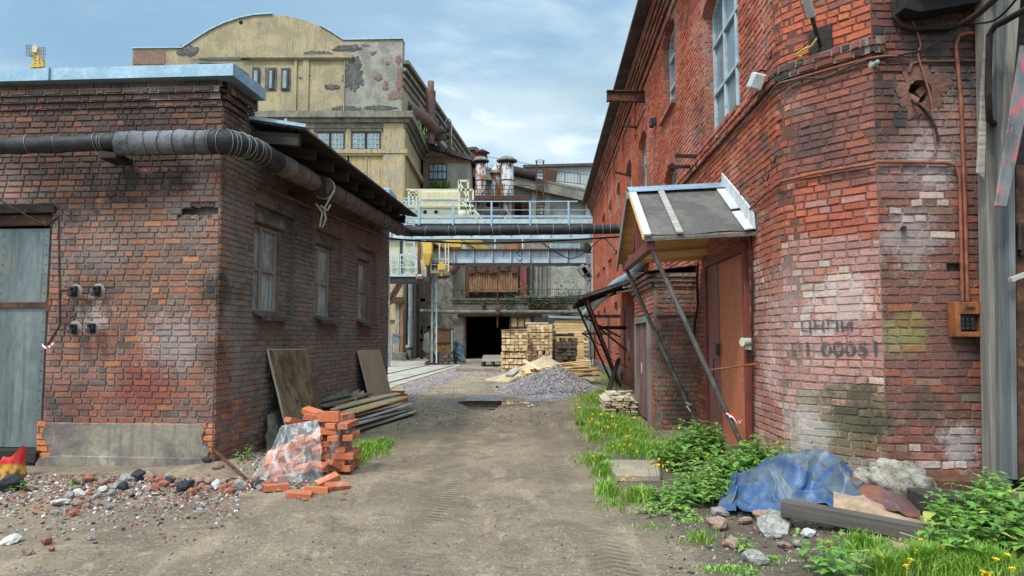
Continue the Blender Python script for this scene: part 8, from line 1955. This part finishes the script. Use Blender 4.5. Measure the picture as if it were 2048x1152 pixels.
def nettle(name, label, px, py, rx, ry, n, h, L, mat='nettle', cat='nettle', group=None, dens=.055):
    c0 = onground(px, py); t = thing(name, label, cat, c0, group); mf, ms = MB(), MB(); k = c0.y / FPX
    for _ in range(n):
        a, r_ = R.uniform(0, 6.28), math.sqrt(R.random()); b_ = c0 + V((rx * k * r_ * math.cos(a), ry * r_ * math.sin(a), 0)); b_.z = H(b_.x, b_.y)
        hh = h * R.uniform(.55, 1.1) * (1 - .35 * r_); lean = V((math.cos(a) * .3 * r_ + R.uniform(-.15, .15), math.sin(a) * .3 * r_ + R.uniform(-.15, .15), 1)); tip = b_ + lean * hh
        ms.tube([c0 - V((0, 0, .06)), b_ - V((0, 0, .02)), b_.lerp(tip, .5) + V((0, 0, .02)), tip], [.004, .006, .005, .002], 4, caps=False)
        lv = max(3, int(hh / dens)); ph = R.uniform(0, 6.28)
        for i in range(lv):
            f = (i + 1) / lv; p = b_.lerp(tip, .12 + .88 * f); s_ = L * (1.05 - .62 * f ** 1.6) * R.uniform(.75, 1.15)
            for e in (0, math.pi):
                an = ph + i * 1.57 + e + R.uniform(-.3, .3); leaf(mf, p, V((math.cos(an), math.sin(an), R.uniform(.0, .55))).normalized(), V((0, 0, 1)), s_, s_ * .33)
    ms.build('stem', M['stem'], t); mf.build('foliage', M[mat], t); return t
nettle('nettle_clump', 'tall dark nettle clump at the foot of the near canopy strut by the orange door', 1500, 952, 78, .5,  70, .42, 0.156)
nettle('nettle_clump', 'dark nettle clump in the corner between vestibule and mauve door leaf', 1392, 910, 42, .38,  40, .50, 0.156)
nettle('nettle_clump', 'nettle clump with dandelions before the vestibule corner', 1352, 930, 40, .5, 37, 0.46, 0.132)
nettle('nettle_clump', 'broad nettles spreading between the sandy slab and the orange door', 1420, 985, 60, .35, 51, 0.37, 0.132)
nettle('nettle_clump', 'low nettles in the middle of the bank before the blue tarpaulin', 1385, 1010, 70, .28, 47, 0.25, 0.108)
nettle('goutweed_patch', 'light green low leafy weed patch at the tip of the bank', 1335, 1025, 56, .22, 40, .10, .065, 'nettle_pale', 'weed', dens=.03)
nettle('goutweed_patch', 'light green low weeds between dandelions at the sandy slab edge', 1290, 985, 36, .2, 22, .10, .06, 'nettle_pale', 'weed', dens=.03)
nettle('goutweed_patch', 'fresh light green leaves under the broad nettles by the tarpaulin', 1430, 1000, 36, .2, 22, .14, .075, 'nettle_pale', 'weed', dens=.04)
nettle('nettle_clump', 'big nettle clump in front of the dark timber block and grey shed post', 1985, 1095, 85, .35,  56, .44, 0.150)
nettle('nettle_clump', 'nettles at the shed gate foot with the tallest shoots', 2055, 1060, 60, .4,  36, .58, 0.144)
nettle('nettle_plant', 'single bushy nettle plant standing before the squared beam', 1668, 1160, 46, .22, 13, .36, .12)
nettle('nettle_plant', 'small young nettle between the pink stones', 1485, 1108, 16, .1, 5, .17, .075)
nettle('nettle_clump', 'nettles at the end of the squared beam under the big clump', 1920, 1120, 50, .2, 27, 0.28, 0.120)
nettle('nettle_plant', 'tiny green sprig at the bottom of the dark earth', 1500, 1158, 22, .1, 6, .10, .06)
nettle('nettle_clump', 'green leafy weeds behind the low board stack', 1286, 778, 14, .6, 34, 0.57, 0.192)
nettle('sprig', 'small weed sprig beside the cement slab foot on the dark wall', 490, 925, 14, .12, 6, .16, .07, cat='weed')
nettle('sprig', 'little fern like weed by the reddish lump at the plinth', 152, 975, 9, .06, 4, .18, .06, cat='weed')
nettle('sprig', 'small green weed beside the torn yellow bag', 34, 985, 10, .06, 4, .16, .06, cat='weed')
def grass(name, label, spots, mat='grass', h=.16, w_=.006):
    mb = MB()
    for px, py, rx, ry, n in spots:
        for _ in range(n):
            a, r_ = R.uniform(0, 6.28), abs(R.gauss(0, .55)); p = onground(px + rx * r_ * math.cos(a), py + ry * r_ * math.sin(a))
            hh = h * R.uniform(.35, 1.15) * (1 - .3 * min(1, r_)); t = R.uniform(0, 6.28); d = V((math.cos(t), math.sin(t), 0)); s_ = V((-d.y, d.x, 0)) * w_ * R.uniform(.7, 1.4); k = R.uniform(.6, 1.35)
            m1 = p + d * hh * .18 + V((0, 0, hh * .6)); tp = p + d * hh * R.uniform(.35, .8) + V((0, 0, hh * R.uniform(.8, 1)))
            mb.add([p - s_, p + s_, m1 + s_ * .7, m1 - s_ * .7, tp], [(0, 1, 2, 3), (3, 2, 4)], col=(k * 1.0, k, k * .8) if R.random() > .12 else (1.9 * k, 1.25 * k, 1.5 * k))
    return tag(mb.build(name, M[mat]), label, 'grass', kind='stuff')
grass('grass', 'grass verge along the red factory from the stone heap to the vestibule', [(1165, 785, 34, 14, 800), (1190, 800, 40, 12, 900), (1215, 755, 24, 20, 600), (1232, 770, 22, 12, 400), (1180, 830, 36, 14, 1000), (1215, 845, 44, 14, 1300), (1245, 862, 44, 14, 1300), (1190, 862, 34, 8, 500), (1272, 875, 40, 16, 1000), (1160, 850, 16, 6, 120), (1225, 815, 50, 22, 1200), (1265, 900, 50, 16, 900), (1200, 790, 60, 30, 1400), (1240, 850, 50, 24, 1200)], h=.19, w_=.006)
grass('grass', 'grass among the dandelions and nettles before the vestibule', [(1290, 905, 60, 14, 1500), (1240, 900, 40, 10, 700), (1210, 945, 26, 14, 500), (1200, 928, 34, 8, 400), (1330, 905, 40, 20, 900), (1215, 985, 24, 14, 450), (1280, 1000, 40, 12, 500), (1190, 880, 40, 8, 200)], h=.16)
grass('grass', 'bright grass tuft beside the brick pile and planks', [(738, 900, 40, 14, 1500), (712, 915, 28, 16, 900), (765, 890, 26, 8, 500)], h=.14)
grass('grass', 'lush grass with dandelions in the lower corner under the shed', [(1850, 1135, 90, 22, 2400), (1960, 1140, 90, 26, 2600), (1770, 1150, 40, 14, 500), (1720, 1100, 60, 14, 260), (1880, 1108, 80, 10, 700)], h=.17, w_=.004)
grass('moss', 'yellow green moss and creeping weed on the earth under the beam', [(1740, 1085, 50, 8, 900), (1700, 1110, 50, 8, 500), (1460, 1140, 70, 10, 400), (1540, 1120, 60, 8, 160), (1390, 1040, 60, 8, 250), (1300, 1055, 60, 10, 120)], 'nettle_pale', .035, .006)
grass('grass', 'sparse blades of grass on the dirt edge', [(1170, 915, 40, 20, 120), (1230, 1010, 50, 20, 150), (1400, 1080, 60, 20, 120), (800, 860, 60, 14, 60), (830, 830, 30, 8, 50)], h=.09)
# dandelions
m, q, bs = newmat('dandelion_yellow'); bs.inputs['Base Color'].default_value = (.80, .52, .015, 1); bs.inputs['Roughness'].default_value = .8
mf, ms = MB(), MB()
for k in range(34):
    a = k * 2.4; r_ = .021 * (.35 + .65 * ((k * 7) % 34) / 34); z = .012 * (1 - r_ / .03); e = V((math.cos(a), math.sin(a), 0)); s_ = V((-e.y, e.x, 0)) * .004
    mf.add([V((0, 0, .0)) - s_ * .5, V((0, 0, .0)) + s_ * .5, e * r_ + s_ + V((0, 0, z + .006)), e * r_ - s_ + V((0, 0, z + .006))], [(0, 1, 2, 3)])
mf.lathe((0, 0, -.012), [(.004, 0), (.007, .006), (.006, .014), (.016, .018), (0, .022)], 8)
ms.tube([(0, 0, -1), (.02, .0, -.5), (0, 0, 0)], [.003, .003, .003], 4)
d0 = bpy.data.objects.new('dandelion', None); COL.objects.link(d0); st0 = ms.build('stem', M['stem'], d0, world=False); fl0 = mf.build('flower_head', m, d0, world=False); dfirst = True
def dandelion(px, py, h, label, group, s_=1.):
    global dfirst
    if dfirst: o, st, f_ = d0, st0, fl0; dfirst = False
    else:
        o, st, f_ = d0.copy(), st0.copy(), fl0.copy()
        for x in (o, st, f_): COL.objects.link(x)
        st.parent = o; f_.parent = o
    gp_ = onground(px, py + h * 0)          # ground point is below the head
    D = gp_.y
    for _ in range(5):
        top = W(px, py, D); gz = H(top.x, D); 
        if top.z - gz > h: D *= 1.0 + .4 * (top.z - gz - h) / EYE
        else: D *= 1.0 - .4 * (h - (top.z - gz)) / EYE
    o.location = W(px, py, D); st.scale = (1, 1, max(.04, o.location.z - H(o.location.x, D))); f_.scale = (s_,) * 3; f_.rotation_euler = (R.uniform(-.1, .7), R.uniform(-.4, .4), R.uniform(0, 6)); o.rotation_euler = (0, 0, 0)
    return tag(o, label, 'dandelion', group)
for px, py in ((1226, 893), (1240, 890), (1250, 890), (1260, 891), (1247, 899), (1274, 904), (1325, 886), (1336, 887), (1329, 900), (1304, 888), (1316, 886), (1350, 876), (1367, 882), (1362, 889), (1356, 872), (1360, 886), (1351, 890), (1187, 914), (1254, 874), (1256, 852)): dandelion(px, py, .2, 'yellow dandelion before the vestibule corner', 'dandelions before the vestibule', 1.1)
for px, py in ((1318, 919), (1296, 934), (1316, 931), (1326, 933), (1335, 926), (1357, 929), (1334, 941), (1414, 912), (1416, 909), (1444, 904), (1310, 931), (1245, 960), (1254, 953), (1267, 959)): dandelion(px, py, .2, 'yellow dandelion at the sandy concrete slab', 'dandelions at the sandy slab', 1.1)
for k in range(46): 
    px = R.uniform(1150, 1270); dandelion(px, 800 + (px - 1150) * .5 + R.uniform(-40, 30), .22, 'yellow dandelion in the grass verge near the low board stack', 'dandelions along the verge', 1.3)
for px, py in ((1842, 1082), (1887, 1097), (1832, 1104), (1821, 1122), (1813, 1134), (1992, 1121), (1966, 1147), (1980, 1149), (2025, 1140), (2014, 1112)): dandelion(px, py, .12, 'yellow dandelion in the lush grass under the shed', 'dandelions under the shed', 1.05)
# dry stalks in the nettles
for k, (a, c, lab) in enumerate((((1455, 915), (1490, 960), 'dry pale stalk bent over the tall nettles'), ((1492, 910), (1580, 935), 'dry stalk lying out of the tall nettles toward the wall'), ((1800, 1065), (1865, 1105), 'bent dry straw before the beam end'), ((1976, 905), (1990, 975), 'thin dry stem against the shed post'))):
    pA, pB = onground(*c), W(*a, onground(*c).y - .05); mb = MB(); mb.tube([pA, pA.lerp(pB, .5) + V((.01, 0, .03)), pB], .004, 4); tag(mb.build('dry_stalk', M['wood_pale']), lab, 'stalk')
